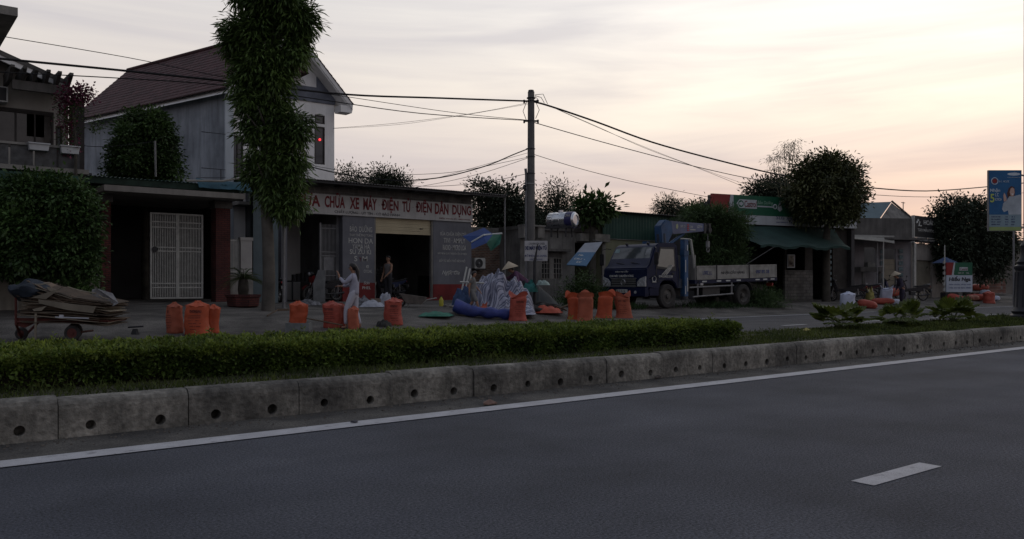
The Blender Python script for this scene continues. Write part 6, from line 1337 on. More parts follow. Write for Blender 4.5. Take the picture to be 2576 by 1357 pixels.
# lamp post + banner at the right
def lamppost():
    b=P(2584,802,19.6); b.z=.262; t=thing('street_lamp','black fluted street lamp post at the right edge of the median','street lamp',b); T=Matrix.Translation(b)
    cast=mat('cast_black',(.018,.019,.024),.5,.3,5)
    mb=MB(T); mb.lathe([(.36,-.02),(.36,.10),(.30,.14),(.33,.2),(.27,.28),(.25,.9),(.23,1.15),(.27,1.2),(.27,1.26),(.20,1.30),(.22,1.36),(.16,1.45),(.13,1.7),(.15,1.74),(.11,1.8)],20); mb.build('base',cast,t,smooth=True)
    mb=MB(T); 
    for k in range(12): a=2*math.pi*k/12; mb.tube([(.262*math.cos(a),.262*math.sin(a),.3),(.24*math.cos(a),.24*math.sin(a),1.12)],.02,5)
    mb.build('fluting',cast,t)
    mb=MB(T); mb.box((-.17,-.262,.62),(-.05,-.255,.76)); 
    Mt=T@Matrix.Rotation(fwd(0),4,'Z'); mb=MB(Mt); mb.box((-.13,-.275,.60),(-.02,-.262,.78)); mb.build('notice',mat('notice_white',(.40,.42,.42),.6),t)
    mb=MB(T); mb.tube([(0,0,1.75),(0,0,7.5)],[.08,.07],12); mb.build('pole',metal_g,t,smooth=True)
    Zb=19.3; a=P(2485,582,Zb); c=P(2568,429,Zb); Mx,W_=frame((a.x,a.y),(P(2568,0,Zb).x,P(2568,0,Zb).y))
    s=thing('banner_sign','blue advertising banner with smiling woman in white fixed to the black street lamp','billboard',(a.x,a.y,a.z)); z0,z1=a.z,c.z; h=z1-z0
    mb=MB(Mx); mb.box((0,-.03,z0),(W_,.03,z1)); mb.build('frame',metal_g,s)
    bl=mat('banner_blue',(.012,.075,.19),.6,.12,2,c2=(.02,.11,.25)); mb=MB(Mx); mb.box((.012,-.036,z0+h*.27),(W_-.012,-.03,z1-.012)); pn=mb.build('blue_panel',bl,s)
    mb=MB(Mx); mb.box((.012,-.036,z0+h*.07),(W_-.012,-.03,z0+h*.27-.002)); pw=mb.build('table_panel',mat('banner_pale',(.18,.25,.29),.6,.1),s); mb=MB(Mx); mb.box((.012,-.036,z0+.012),(W_-.012,-.03,z0+h*.07-.002)); mb.build('bottom_strip',mat('banner_lime',(.20,.26,.10),.6),s)
    for k in range(4): squiggle(pw,Mx,W_*.08,W_*.36,z0+h*(.10+.042*k),z0+h*(.118+.042*k),-.037,bluetext,k); squiggle(pw,Mx,W_*.50,W_*.60,z0+h*(.10+.042*k),z0+h*(.118+.042*k),-.037,bluetext,k+9); squiggle(pw,Mx,W_*.68,W_*.80,z0+h*(.10+.042*k),z0+h*(.118+.042*k),-.037,bluetext,k+19)
    pl=mat('banner_white_ink',(.45,.50,.55),.6); text(pn,'Nhận',Mx,W_*.04,W_*.34,z1-h*.37,z1-h*.30,-.037,pl,fatten=.01); text(pn,'5',Mx,W_*.04,W_*.17,z1-h*.53,z1-h*.39,-.037,mat('banner_yellow',(.35,.42,.10),.6),fatten=.02); squiggle(pn,Mx,W_*.20,W_*.33,z1-h*.43,z1-h*.38,-.037,pl,3); squiggle(pn,Mx,W_*.20,W_*.42,z1-h*.50,z1-h*.46,-.037,pl,5); squiggle(pn,Mx,W_*.32,W_*.64,z1-h*.20,z1-h*.17,-.037,pl,6); squiggle(pn,Mx,W_*.55,W_*.95,z1-h*.125,z1-h*.115,-.037,pl,7)
    mb=MB(Mx); mb.torus((W_*.18,-.038,z1-h*.18),.075,.010,22,5); mb.build('round_logo',pl,pn); mb=MB(Mx); mb.cyl((W_*.18,-.039,z1-h*.18),(W_*.18,-.036,z1-h*.18),.055,n=18); mb.build('logo_centre',sgr,pn)
    mb=MB(Mx); mb.add([(W_*.76+.15*math.cos(q*.393),-.038,z1-h*.065+.035*math.sin(q*.393)) for q in range(16)],[tuple(range(16))]); mb.build('oval_logo',pl,pn)
    skin=mat('banner_skin',(.45,.30,.25),.6); hair=mat('banner_hair',(.06,.02,.018),.6); wt=mat('banner_cloth',(.34,.38,.42),.6)
    def flat(name,pts,m,off): mb=MB(Mx); mb.add([(W_*x,-.036-off,z0+h*z) for x,z in pts],[tuple(range(len(pts)))]); return mb.build(name,m,pn)
    fg=flat('printed_hair',[(.58,.52),(.55,.62),(.60,.70),(.68,.74),(.77,.72),(.80,.65),(.78,.58),(.70,.54),(.64,.50)],hair,.001)
    flat('printed_dress',[(.40,.36),(.44,.46),(.54,.50),(.62,.57),(.74,.57),(.95,.60),(.98,.58),(.98,.27),(.60,.27),(.58,.34),(.46,.31)],wt,.003); flat('printed_face',[(.66,.58),(.63,.64),(.66,.70),(.72,.715),(.77,.69),(.78,.63),(.75,.58),(.70,.56)],skin,.005); flat('printed_hand',[(.45,.48),(.44,.58),(.46,.63),(.50,.60),(.53,.55),(.54,.50)],skin,.005)
    flat('printed_smile',[(.68,.615),(.75,.615),(.73,.59),(.70,.59)],mat('white_ink',(.6,.58,.56),.6),.007)
    mb=MB(); 
    for z in (z0+.1,z1-.1): mb.tube([Mx@Vector((W_*.95,0,z)),(b.x,b.y,z)],.02,6)
    mb.build('bracket',metal_g,s)
lamppost()
# ================================================================ SACKS
orange=mat('orange_sack',(.40,.075,.03),.55,.22,3,.35,14,trans=.12); orange2=mat('faded_red_sack',(.31,.06,.04),.6,.25,3,.35,14,dirt=.2)
orange3=mat('dusty_orange_sack',(.33,.085,.045),.7,.3,2.2,.5,10,dirt=.35)
whites=mat('white_sack',(.42,.45,.55),.6,.15,3,.3,14,trans=.1); sackink=mat('sack_print',(.085,.02,.016),.7,.4,8)
def sackmesh(kind,h,w,seed,lean=0,print_=True,name='orange_sack',m=None,loc=None,rz=0,label='',group=None,cat='sack',pa=0,roll=0):
    rd=random.Random(seed); m=m or (orange,orange3)[seed%2]; w*=rd.uniform(.94,1.05)
    nr=30; n=36; rows=[]
    def prof(t):
        if kind=='tied':
            if t<.86: return (.97+.05*math.sin(t*3.2+seed))*(1 if t>.03 else .93)
            if t<.95: return .97-(t-.86)/.09*.62
            return .20+.08*math.sin((t-.95)*60)
        if kind=='open': return (1.0-.07*math.sin(t*3.1)+ .10*max(0,.12-t)/.12) if t<.80 else 1.0-.07*math.sin(2.5)-.10*math.sin((t-.80)*12)+.22*max(0,t-.88)/.12
        return (max(0,1-(2*abs(t-.5))**3.2))**.5*1.0+.04 # lying
    vs=[]; tops=[rd.uniform(-.05,.05) for _ in range(5)]
    for i in range(nr+1):
        t=i/nr; z=h*t
        for k in range(n):
            a=2*math.pi*k/n; c,s=math.cos(a),math.sin(a)
            sq=(abs(c)**3.0+abs(s)**3.0)**(-1/3.0); sq=1+(sq-1)*.7
            q=Vector((c*2.2+seed*7,s*2.2,t*4)); wr=.075*noise.noise(q)+.035*noise.noise(q*2.9)+.018*math.sin(t*38+2*c+seed)*noise.noise(q*.8)
            r=prof(t)*(1+wr)*sq*w/2; zz=z; fl=1
            if kind=='open' and t>.78: zz=z+h*.10*(t-.78)/.22*(math.sin(a*2+seed)+.5*math.sin(a*3+seed*2))
            if kind=='tied' and t>.86: r*=(1+.16*math.sin(a*7+seed)); zz=z+.012*math.sin(a*3+seed)
            x=r*c; y=r*s*(.72 if kind!='tied' else .82)
            if kind=='open' and t>.85: y*=.75
            vs.append((x+lean*zz*(.3+.7*t)+.015*math.sin(t*6+seed),y,zz))
    fs=[(i*n+k,i*n+(k+1)%n,(i+1)*n+(k+1)%n,(i+1)*n+k) for i in range(nr) for k in range(n)]+[tuple(range(n-1,-1,-1))]
    if kind=='open': # folded inner mouth
        b=len(vs); top=vs[nr*n:(nr+1)*n]; cx_=sum(v[0] for v in top)/n
        vs+=[((v[0]-cx_)*.9+cx_,v[1]*.82,v[2]-.02) for v in top]+[((v[0]-cx_)*.6+cx_,v[1]*.5,h*.86) for v in top]
        for q in (0,1):
            o1=(nr*n if q==0 else b); o2=b+q*n
            fs+=[(o1+k,o1+(k+1)%n,o2+(k+1)%n,o2+k) for k in range(n)]
        fs.append(tuple(b+n+k for k in range(n)))
    else: fs.append(tuple(nr*n+k for k in range(n)))
    T=Matrix.Translation(loc)@Matrix.Rotation(rz,4,'Z')
    if kind=='lying': T=T@Matrix.Translation((0,0,w*.36))@Matrix.Rotation(R(90+pa),4,'Y')@Matrix.Rotation(R(roll),4,'Z')@Matrix.Translation((0,0,-h/2))
    mb=MB(T); mb.add(vs,fs); o=mb.build(name,m,None,smooth=True,origin=tuple(loc)); tag(o,label,cat,group)
    if kind=='tied':
        mb=MB(T); zt=h*.95; mb.torus((lean*zt,0,zt),w*.105,.012,16,6,'z'); mb.build('tie',m,o)
    if print_:  # printed lines wrapped on the front face (the side toward the road)
        mb=MB(T); rows_=[(.70,.62,.085,.5),(.58,.56,.03,.55),(.52,.49,.03,.6),(.44,.42,.03,.5),(.36,.33,.03,.6),(.27,.25,.03,.45),(.19,.17,.03,.4)]
        def surf(a,t):
            i=t*nr; i0=min(nr-1,int(i)); f=i-i0; kk=(a%(2*math.pi))/(2*math.pi)*n; k0=int(kk)%n; g_=kk-int(kk)
            A=Vector(vs[i0*n+k0]).lerp(Vector(vs[i0*n+(k0+1)%n]),g_); B=Vector(vs[(i0+1)*n+k0]).lerp(Vector(vs[(i0+1)*n+(k0+1)%n]),g_)
            p=A.lerp(B,f); ax_=Vector((lean*p.z,0,p.z)); d=(p-ax_).normalized(); return p+d*.004
        a_c=-math.pi/2+rd.uniform(-.25,.25)
        for t0,_,hh,ww in rows_:
            a=a_c-ww*.9
            while a<a_c+ww*.9:
                da=hh*rd.uniform(.8,1.4)*1.6/1.0*(1 if hh>.05 else 1.2)
                if rd.random()>.15:
                    if hh>.05:
                        st_=da*.26
                        for (q0,q1,r0,r1) in ((0,st_,0,1),(da*.62,da*.62+st_,0,1),(st_,da*.62,rd.choice((0,.4,.8)),None)):
                            r1=r0+.2 if r1 is None else r1; u0_,u1_=t0-hh/2+r0*hh,t0-hh/2+r1*hh; mb.add([surf(a+q0,u0_),surf(a+q1,u0_),surf(a+q1,u1_),surf(a+q0,u1_)],[(0,1,2,3)])
                    else:
                        mb.add([surf(a,t0-hh/2),surf(a+da*.75,t0-hh/2),surf(a+da*.75,t0+hh/2*.2),surf(a,t0+hh/2*.2)],[(0,1,2,3)])
                a+=da
        mb.build('lettering',sackink,o,fix=False)
    return o
SG='filled sacks standing along the road edge'
def sack(px,yb,yt,wpx,kind,label,seed,lean=0,pr=True,m=None,name='orange_sack',cat='sack',rzd=0,dz=0,shift=0):
    p=G(px,yb); k=depth(p)/F; return sackmesh(kind,(yb-yt)*k,wpx*k*.95,seed,lean,pr,name,m,(p.x,p.y,p.z-.005+dz),fwd(rzd),label,SG,cat)
sack(439,838,760,47,'tied','leftmost orange sack of the three standing together, tied at the top, printed side turned left',1,0,True,rzd=-40)
sack(536,838,766,36,'tied','slimmer orange sack standing behind right of the large sack in the three sack group',3,.0,False,orange,rzd=20)
sack(496,843,757,60,'tied','largest orange sack with printed lines, in the middle of the three standing together',2,.0,True)
sack(750,826,757,50,'tied','plain orange sack standing behind the grey scoop box',4,.02,False)
sack(858,824,763,32,'tied','red sack half hidden between its taller neighbour and the woman in white',6,.02,False,orange2)
sack(836,825,757,48,'tied','dull red printed sack standing left of the woman in white',5,.0,True,orange2)
sack(888,829,770,30,'tied','small orange sack seen between the legs of the woman in white',7,.03,False)
sack(989,818,749,49,'tied','red orange sack with big print standing alone right of the woman in white',8,.0,True,orange2)
sack(1303,807,739,46,'open','red orange sack with folded open top standing alone in front of the striped tarpaulin',9,.0,True,orange2)
sack(1445,804,740,32,'open','left one of the two touching open orange sacks, its mouth flopped left',10,-.10,False)
sack(1472,808,739,42,'open','right one of the two touching open orange sacks with dark side seam',11,.03,False)
sack(1519,800,737,42,'open','open orange sack tilted right in front of the lorry bumper',12,.14,False)
sack(1569,800,739,44,'open','orange sack with black printed lines directly below the lorry number plate',13,-.08,True)
sack(2133,781,734,37,'tied','white sack standing upright alone on the far road',20,.0,False,whites,'white_sack')
sack(2229,764,722,34,'open','white sack upright with open mouth between the orange sacks near the conical hat',21,.03,False,whites,'white_sack')
def lying(px,yb,L,wd,ang,label,seed,m=None,name='orange_sack',pa=0,dz=0,gr='sacks lying by the roadside'):
    p=G(px,yb); k=depth(p)/F; return sackmesh('lying',L*k,wd*k*1.15,seed,0,False,name,m or orange2,(p.x,p.y,p.z+dz),fwd(ang),label,gr,'sack',pa,90)
lying(2182,776,48,26,-25,'orange sack lying on its side nearest the upright white sack',31,pa=12)
lying(2221,766,62,20,8,'long flat orange sack lying in front of the upright open white sack',32)
lying(2246,757,40,24,20,'orange sack leaning behind the white sacks near the conical hat',33,pa=-8,dz=.22)
lying(2246,767,44,17,5,'white sack lying flat beside the person in the conical hat',34,whites,'white_sack')
lying(2412,764,56,24,-35,'orange sack slanting down in front of the shop sign stand',35,pa=20)
lying(2446,757,34,18,10,'orange and grey sack lying behind the slanting one by the sign stand',36,mat('pale_orange_sack',(.30,.13,.09),.6,.4,4))
lying(2462,748,52,18,5,'orange sack at the top of the pile right of the shop sign stand',37,dz=.42)
lying(2458,757,56,20,-3,'orange sack at the bottom of the pile right of the shop sign stand',38)
lying(2478,752,26,20,40,'pale sack wedged between the pile and the leaning orange sack',39,whites,'white_sack',dz=.15)
lying(2502,757,26,15,0,'rightmost pale sack, flat behind the leaning orange sack',40,whites,'white_sack')
sack(2489,764,733,30,'tied','orange sack propped upright at the right end of the roadside pile',41,-.12,False,orange2)
# ================================================================ PEOPLE
skinm=mat('skin',(.26,.145,.095),.6,.1,5); hairm=mat('black_hair',(.012,.010,.010),.5,.2,8)
def skinmesh(name,pts,edges,rad,m,parent,sub=2,root=0):
    me=bpy.data.meshes.new(name); me.from_pydata([tuple(p) for p in pts],edges,[]); o=bpy.data.objects.new(name,me); col.objects.link(o)
    o.modifiers.new('skin','SKIN'); sv=me.skin_vertices[0].data
    for i,r in enumerate(rad):
        sv[i].radius=(r if isinstance(r,tuple) else (r,r)); sv[i].use_root=(i==root)
    o.modifiers['skin'].use_smooth_shade=True
    s=o.modifiers.new('sub','SUBSURF'); s.levels=sub; s.render_levels=sub
    dg=bpy.context.evaluated_depsgraph_get(); me2=bpy.data.meshes.new_from_object(o.evaluated_get(dg)); me2.name=name
    bpy.data.objects.remove(o); bpy.data.meshes.remove(me)
    me2.materials.clear(); me2.materials.append(m); me2.polygons.foreach_set('use_smooth',[True]*len(me2.polygons))
    o=bpy.data.objects.new(name,me2); col.objects.link(o); o.parent=parent; WL[o.name]=Vector((0,0,0)); return o
def person(label,loc,rz,J,sc_=1,group=None,skin=skinm,top=None,bottom=None,topc='sleeved',legc='long',shoes=None):
    """J: joints in metres, +x forward, +y left. Returns the thing and joints."""
    t=thing('person',label,'person',loc,rz,group); t.scale=(sc_,)*3
    V=lambda k:Vector(J[k]); pts=[];rad=[];ed=[]; ix={}
    def add(k,p,r,par=None):
        pts.append(Vector(p)); rad.append(r); ix[k]=len(pts)-1
        if par: ed.append((ix[par],ix[k]))
    add('pelvis',V('pelvis'),(.115,.10)); add('waist',V('pelvis').lerp(V('chest'),.45),(.105,.085),'pelvis'); add('chest',V('chest'),(.125,.10),'waist'); add('neck0',V('neck'),.060,'chest')
    hd=V('head'); nk=V('neck'); up=(hd-nk).normalized(); f=Vector(J.get('face',(1,0,0))).normalized()
    add('neck1',nk.lerp(hd,.42),.050,'neck0'); add('jaw',hd-up*.05+f*.012,.072,'neck1'); add('head',hd+up*.02,.086,'jaw'); add('crown',hd+up*.085-f*.01,.060,'head')
    for s in ('l','r'):
        add('sh'+s,V('sh'+s),.052,'chest'); add('el'+s,V('el'+s),.040,'sh'+s); m_=V('el'+s).lerp(V('wr'+s),.35); add('fa'+s,m_,.038,'el'+s); add('wr'+s,V('wr'+s),.026,'fa'+s)
        d=(V('wr'+s)-V('el'+s)).normalized(); d=Vector(J.get('hd'+s,d)).normalized(); sd_=Vector(J.get('palm'+s,(0,0,1))); side=d.cross(sd_).normalized()
        add('pa'+s,V('wr'+s)+d*.055,(.034,.018),'wr'+s)
        curl=sd_.normalized()
        for q,(o_,L) in enumerate(((-.030,.066),(-.010,.076),(.010,.070),(.030,.054))):
            b_=V('wr'+s)+d*.095+side*o_; add('f%d%s'%(q,s),b_,.010,'pa'+s); add('g%d%s'%(q,s),b_+d*L*.5-curl*.010,.009,'f%d%s'%(q,s)); add('h%d%s'%(q,s),b_+d*L*.85-curl*.032,.0075,'g%d%s'%(q,s))
        add('t0'+s,V('wr'+s)+d*.04-side*.035,.012,'pa'+s); add('t1'+s,V('wr'+s)+d*.075-side*.055-curl*.012,.010,'t0'+s)
        add('hi'+s,V('hi'+s),.085,'pelvis'); add('th'+s,V('hi'+s).lerp(V('kn'+s),.5),.072,'hi'+s); add('kn'+s,V('kn'+s),.052,'th'+s); add('ca'+s,V('kn'+s).lerp(V('an'+s),.35),.052,'kn'+s); add('an'+s,V('an'+s),.034,'ca'+s)
        fd=Vector(J.get('ft'+s,(1,0,0))).normalized(); add('he'+s,V('an'+s)+Vector((-.02,0,-.045)),.032,'an'+s); add('to'+s,V('an'+s)+fd*.13+Vector((0,0,-.055)),(.036,.018),'he'+s)
    body=skinmesh('body',pts,ed,rad,skin,t,1)
    # face: nose, ears, eyes set into the head
    lf=up.cross(f).normalized(); mb=MB(); c=hd
    mb.add([c+f*.082+up*.025,c+f*.080-up*.022+lf*.017,c+f*.080-up*.022-lf*.017,c+f*.112-up*.018],[(0,1,3),(0,3,2),(1,2,3)]); 
    mb.build('nose',skin,body,local=True,smooth=True)
    for q in (-1,1): mb=MB(); mb.ball(tuple(c+lf*.083*q-up*.01),(.018,.012,.03),8,6); mb.build('ear',skin,body,local=True,smooth=True); mb=MB(); mb.ball(tuple(c+f*.080+lf*.032*q+up*.018),.011,8,6); mb.build('eye',blackm,body,local=True)
    mb=MB(); mb.ball(tuple(c+f*.083-up*.045),(.012,.022,.007),8,6); mb.build('mouth',mat('lips',(.20,.07,.06),.5),body,local=True)
    def sub(name,keys,rr,m,links,sub_=1):
        k2=list(keys); P_=[pts[ix[k]] for k in k2]; E=[(k2.index(a),k2.index(b)) for a,b in links]; return skinmesh(name,P_,E,rr,m,t,sub_)
    if top:
        ks=['waist','chest','neck0','pelvis']; E=[('waist','chest'),('chest','neck0'),('waist','pelvis')]; rr=[(.155,.13),(.18,.145),(.076,.076),(.18,.15)]
        for s in ('l','r'):
            ks+=['sh'+s]; rr+=[.078]; E+=[('chest','sh'+s)]
            ks+=['el'+s]; rr+=[.066 if topc!='vest' else .045]
            if topc=='sleeved': E+=[('sh'+s,'el'+s)]; ks+=['fa'+s,'wr'+s]; rr+=[.052,.042]; E+=[('el'+s,'fa'+s),('fa'+s,'wr'+s)]
            elif topc=='short': E+=[('sh'+s,'el'+s)]
            else: ks.pop(); rr.pop()
        P_=[pts[ix[k]].copy() for k in ks]; P_[3]=P_[3]-(P_[0]-P_[3])*.45
        if topc=='sleeved':
            for s in ('l','r'): i=ks.index('wr'+s); P_[i]=P_[i].lerp(P_[ks.index('fa'+s)],.15)
        elif topc=='short':
            for s in ('l','r'): i=ks.index('el'+s); P_[i]=P_[i].lerp(P_[ks.index('sh'+s)],.35)
        E_=[(ks.index(a),ks.index(b)) for a,b in E]; skinmesh('top',P_,E_,rr,top,t,1)
    if bottom:
        ks=['pelvis','waist']; rr=[(.15,.128),(.135,.112)]; E=[('pelvis','waist')]
        for s in ('l','r'):
            ks+=['hi'+s,'th'+s,'kn'+s]; rr+=[.102,.095,.075]; E+=[('pelvis','hi'+s),('hi'+s,'th'+s),('th'+s,'kn'+s)]
            if legc=='long': ks+=['ca'+s,'an'+s]; rr+=[.074,.056]; E+=[('kn'+s,'ca'+s),('ca'+s,'an'+s)]
        P_=[pts[ix[k]].copy() for k in ks]
        P_[1]=P_[0].lerp(P_[1],.95)
        E_=[(ks.index(a),ks.index(b)) for a,b in E]; skinmesh('trousers' if legc=='long' else 'shorts',P_,E_,rr,bottom,t,1)
    if shoes:
        for s in ('l','r'):
            fd=Vector(J.get('ft'+s,(1,0,0))).normalized(); a=V('an'+s); mb=MB(); mb.tube([a+Vector((-.06,0,-.085)),a+fd*.06+Vector((0,0,-.085)),a+fd*.17+Vector((0,0,-.088))],[.040,.046,.036],8,sq=.28); mb.build('sandal',shoes,t,local=True,smooth=True)
    return t,body,c,f,up,lf
def hairfn(t,c,f,up,lf,m=hairm,long_=0):
    mb=MB(); mb.ball((0,0,0),(.098,.100,.104),16,12); 
    M_=Matrix(((f.x,lf.x,up.x,0),(f.y,lf.y,up.y,0),(f.z,lf.z,up.z,0),(0,0,0,1))); T=Matrix.Translation(c-f*.020+up*.035)@M_
    mb=MB(T); vs=[];n=16;m_=10
    for j in range(m_+1):
        th=math.pi*j/m_
        for k in range(n):
            a=2*math.pi*k/n; x=.098*math.sin(th)*math.cos(a); y=.096*math.sin(th)*math.sin(a); z=.104*math.cos(th)
            if x>.02 and z<.03: x=.045*min(1,x/.05); z=max(z,.02)
            vs.append((x,y,z))
    mb.add(vs,[(j*n+k,j*n+(k+1)%n,(j+1)*n+(k+1)%n,(j+1)*n+k) for j in range(m_) for k in range(n)]); h=mb.build('hair',m,t,local=True,smooth=True)
    if long_: mb=MB(); mb.tube([c-f*.085+up*.02,c-f*.115-up*.10,c-f*.13-Vector((0,0,.25)),c-f*.12-Vector((0,0,.45*long_)),c-f*.10-Vector((0,0,.62*long_))],[.055,.06,.05,.04,.012],10,sq=.8); mb.build('ponytail',m,h,local=True,smooth=True)
    return h
strawm=mat('straw_hat',(.40,.34,.25),.8,.15,8,.3,60)
def conehat(t,c,up,tilt=(0,0,0),R_=.23,H_=.17):
    q=up.to_track_quat('Z','Y').to_matrix().to_4x4(); T=Matrix.Translation(c+up*.055)@Matrix.Rotation(R(tilt[0]),4,'X')@Matrix.Rotation(R(tilt[1]),4,'Y')@q
    mb=MB(T); mb.lathe([(R_,-.005),(R_*.66,H_*.36),(R_*.3,H_*.74),(.012,H_),(.0,H_+.004)],28,cap=False); mb.lathe([(R_,-.005),(R_*.64,H_*.34),(.01,H_-.012)],28,cap=False); h=mb.build('conical_hat',strawm,t,local=True,smooth=True)
    mb=MB(T)
    for k in range(1,9): s=k/9; mb.torus((0,0,H_*(1-s)+.002),R_*s+.002,.0022,28,4,'z')
    mb.build('hat_ring',strawm,h,local=True); return h
def J0(**k):
    J=dict(pelvis=(0,0,.90),chest=(.0,0,1.22),neck=(.0,0,1.38),head=(.015,0,1.52),shl=(0,.16,1.33),shr=(0,-.16,1.33),ell=(-.02,.20,1.06),elr=(-.02,-.20,1.06),wrl=(.04,.22,.83),wrr=(.04,-.22,.83),
      hil=(0,.085,.86),hir=(0,-.085,.86),knl=(.02,.095,.47),knr=(.02,-.095,.47),anl=(0,.10,.09),anr=(0,-.10,.09)); J.update(k); return J
whitec=mat('white_clothes',(.36,.36,.41),.85,.08,6,.2,20)
# woman in white, facing left (away from the camera's right), forearms lifted in front of her
p=G(890,827); h=(827-664)*depth(p)/F; sc0=h/1.63
t,bd,c,f,up,lf=person('woman in white shirt and trousers with long black ponytail lifting her hands before her',(p.x,p.y,p.z),fwd(172),
  J0(pelvis=(-.01,0,.90),chest=(-.02,0,1.20),neck=(.0,0,1.375),head=(.03,0,1.52),shl=(-.01,.15,1.32),shr=(-.01,-.15,1.32),ell=(.17,.17,1.13),elr=(.14,-.19,1.10),wrl=(.34,.12,1.30),wrr=(.36,-.10,1.06),hdl=(.25,-.05,1),hdr=(1,.1,.1),palml=(-1,0,0),palmr=(0,0,1),
   hil=(.0,.08,.86),hir=(0,-.08,.86),knl=(.15,.12,.48),knr=(-.01,-.10,.47),anl=(.15,.15,.09),anr=(-.12,-.12,.09),face=(1,0,-.08)),sc0,top=mat('white_shirt',(.29,.29,.35),.85,.1,6,.3,20),bottom=whitec,shoes=blackm)
hairfn(t,c,f,up,lf,long_=.9)
# boy walking to the right
boyc=mat('boy_clothes',(.15,.15,.145),.85,.15,6); p=G(1189,791); h=(791-682)*depth(p)/F; sc0=h/1.63
t,bd,c,f,up,lf=person('small boy in grey shirt and shorts walking past the striped tarpaulin',(p.x,p.y,p.z),fwd(-5),
  J0(pelvis=(0,0,.86),chest=(.0,0,1.18),neck=(.02,0,1.36),head=(.06,0,1.50),hil=(0,.075,.82),hir=(0,-.075,.82),knl=(-.02,.08,.46),knr=(.17,-.08,.46),anl=(-.28,.08,.13),anr=(.26,-.08,.09),ell=(.08,.19,1.06),wrl=(.22,.16,.90),elr=(-.10,-.20,1.06),wrr=(-.10,-.20,.82)),sc0,top=boyc,bottom=boyc,topc='short',legc='short',shoes=blackm)
hairfn(t,c,f,up,lf)
# person in conical hat bending over the tarpaulin
p=P(1318,760,26.8); p.z=g(p.x,p.y); maroon=mat('maroon_purple_shirt',(.10,.035,.055),.85,.4,5,c2=(.09,.05,.10))
t,bd,c,f,up,lf=person('person in straw conical hat and maroon shirt bending over the striped tarpaulin',(p.x,p.y,p.z),fwd(182),
  J0(pelvis=(-.05,0,.88),chest=(.22,0,1.10),neck=(.32,0,1.20),head=(.42,0,1.28),shl=(.26,.16,1.16),shr=(.26,-.16,1.16),ell=(.20,.28,.92),elr=(.46,-.24,1.02),wrl=(.12,.34,.70),wrr=(.66,-.22,1.0),face=(1,0,-.5),knl=(.05,.1,.47),knr=(.02,-.1,.47)),1.03,top=maroon,bottom=mat('dark_trousers',(.03,.03,.035),.9),shoes=blackm)
hairfn(t,c,f,up,lf); conehat(t,c,Vector((.25,0,1)).normalized(),R_=.27,H_=.21)
# man in the garage
p=Vector((UZ(977,29.0)[0],29.0,0)); p.z=g(p.x,p.y)+.03
t,bd,c,f,up,lf=person('bare armed man in grey vest and dark trousers standing in the open garage',(p.x,p.y,p.z),fwd(235),J0(ell=(.10,.24,1.08),wrl=(.26,.16,.92),elr=(-.02,-.24,1.06),wrr=(.10,-.22,.84)),1.07,top=mat('vest_grey',(.12,.11,.11),.9),bottom=mat('dark_trousers',(.03,.03,.035)),topc='vest',shoes=blackm)
hairfn(t,c,f,up,lf)
# person in conical hat on the right
p=G(2270,772); h=(772-685)*depth(p)/F; drk=mat('dark_violet_clothes',(.035,.03,.05),.9,.4,5)
t,bd,c,f,up,lf=person('person in pale conical hat and dark clothes stooping beside the roadside sacks',(p.x,p.y,p.z),fwd(175),
  J0(pelvis=(-.02,0,.86),chest=(.10,0,1.14),neck=(.19,0,1.27),head=(.28,0,1.38),shl=(.12,.16,1.22),shr=(.12,-.16,1.22),ell=(.10,.20,.96),elr=(.12,-.20,.94),wrl=(.22,.16,.74),wrr=(.24,-.14,.72),face=(1,0,-.35)),h/1.56,top=drk,bottom=drk,shoes=blackm)
hairfn(t,c,f,up,lf); conehat(t,c,Vector((.28,0,1)).normalized(),R_=.24,H_=.18)
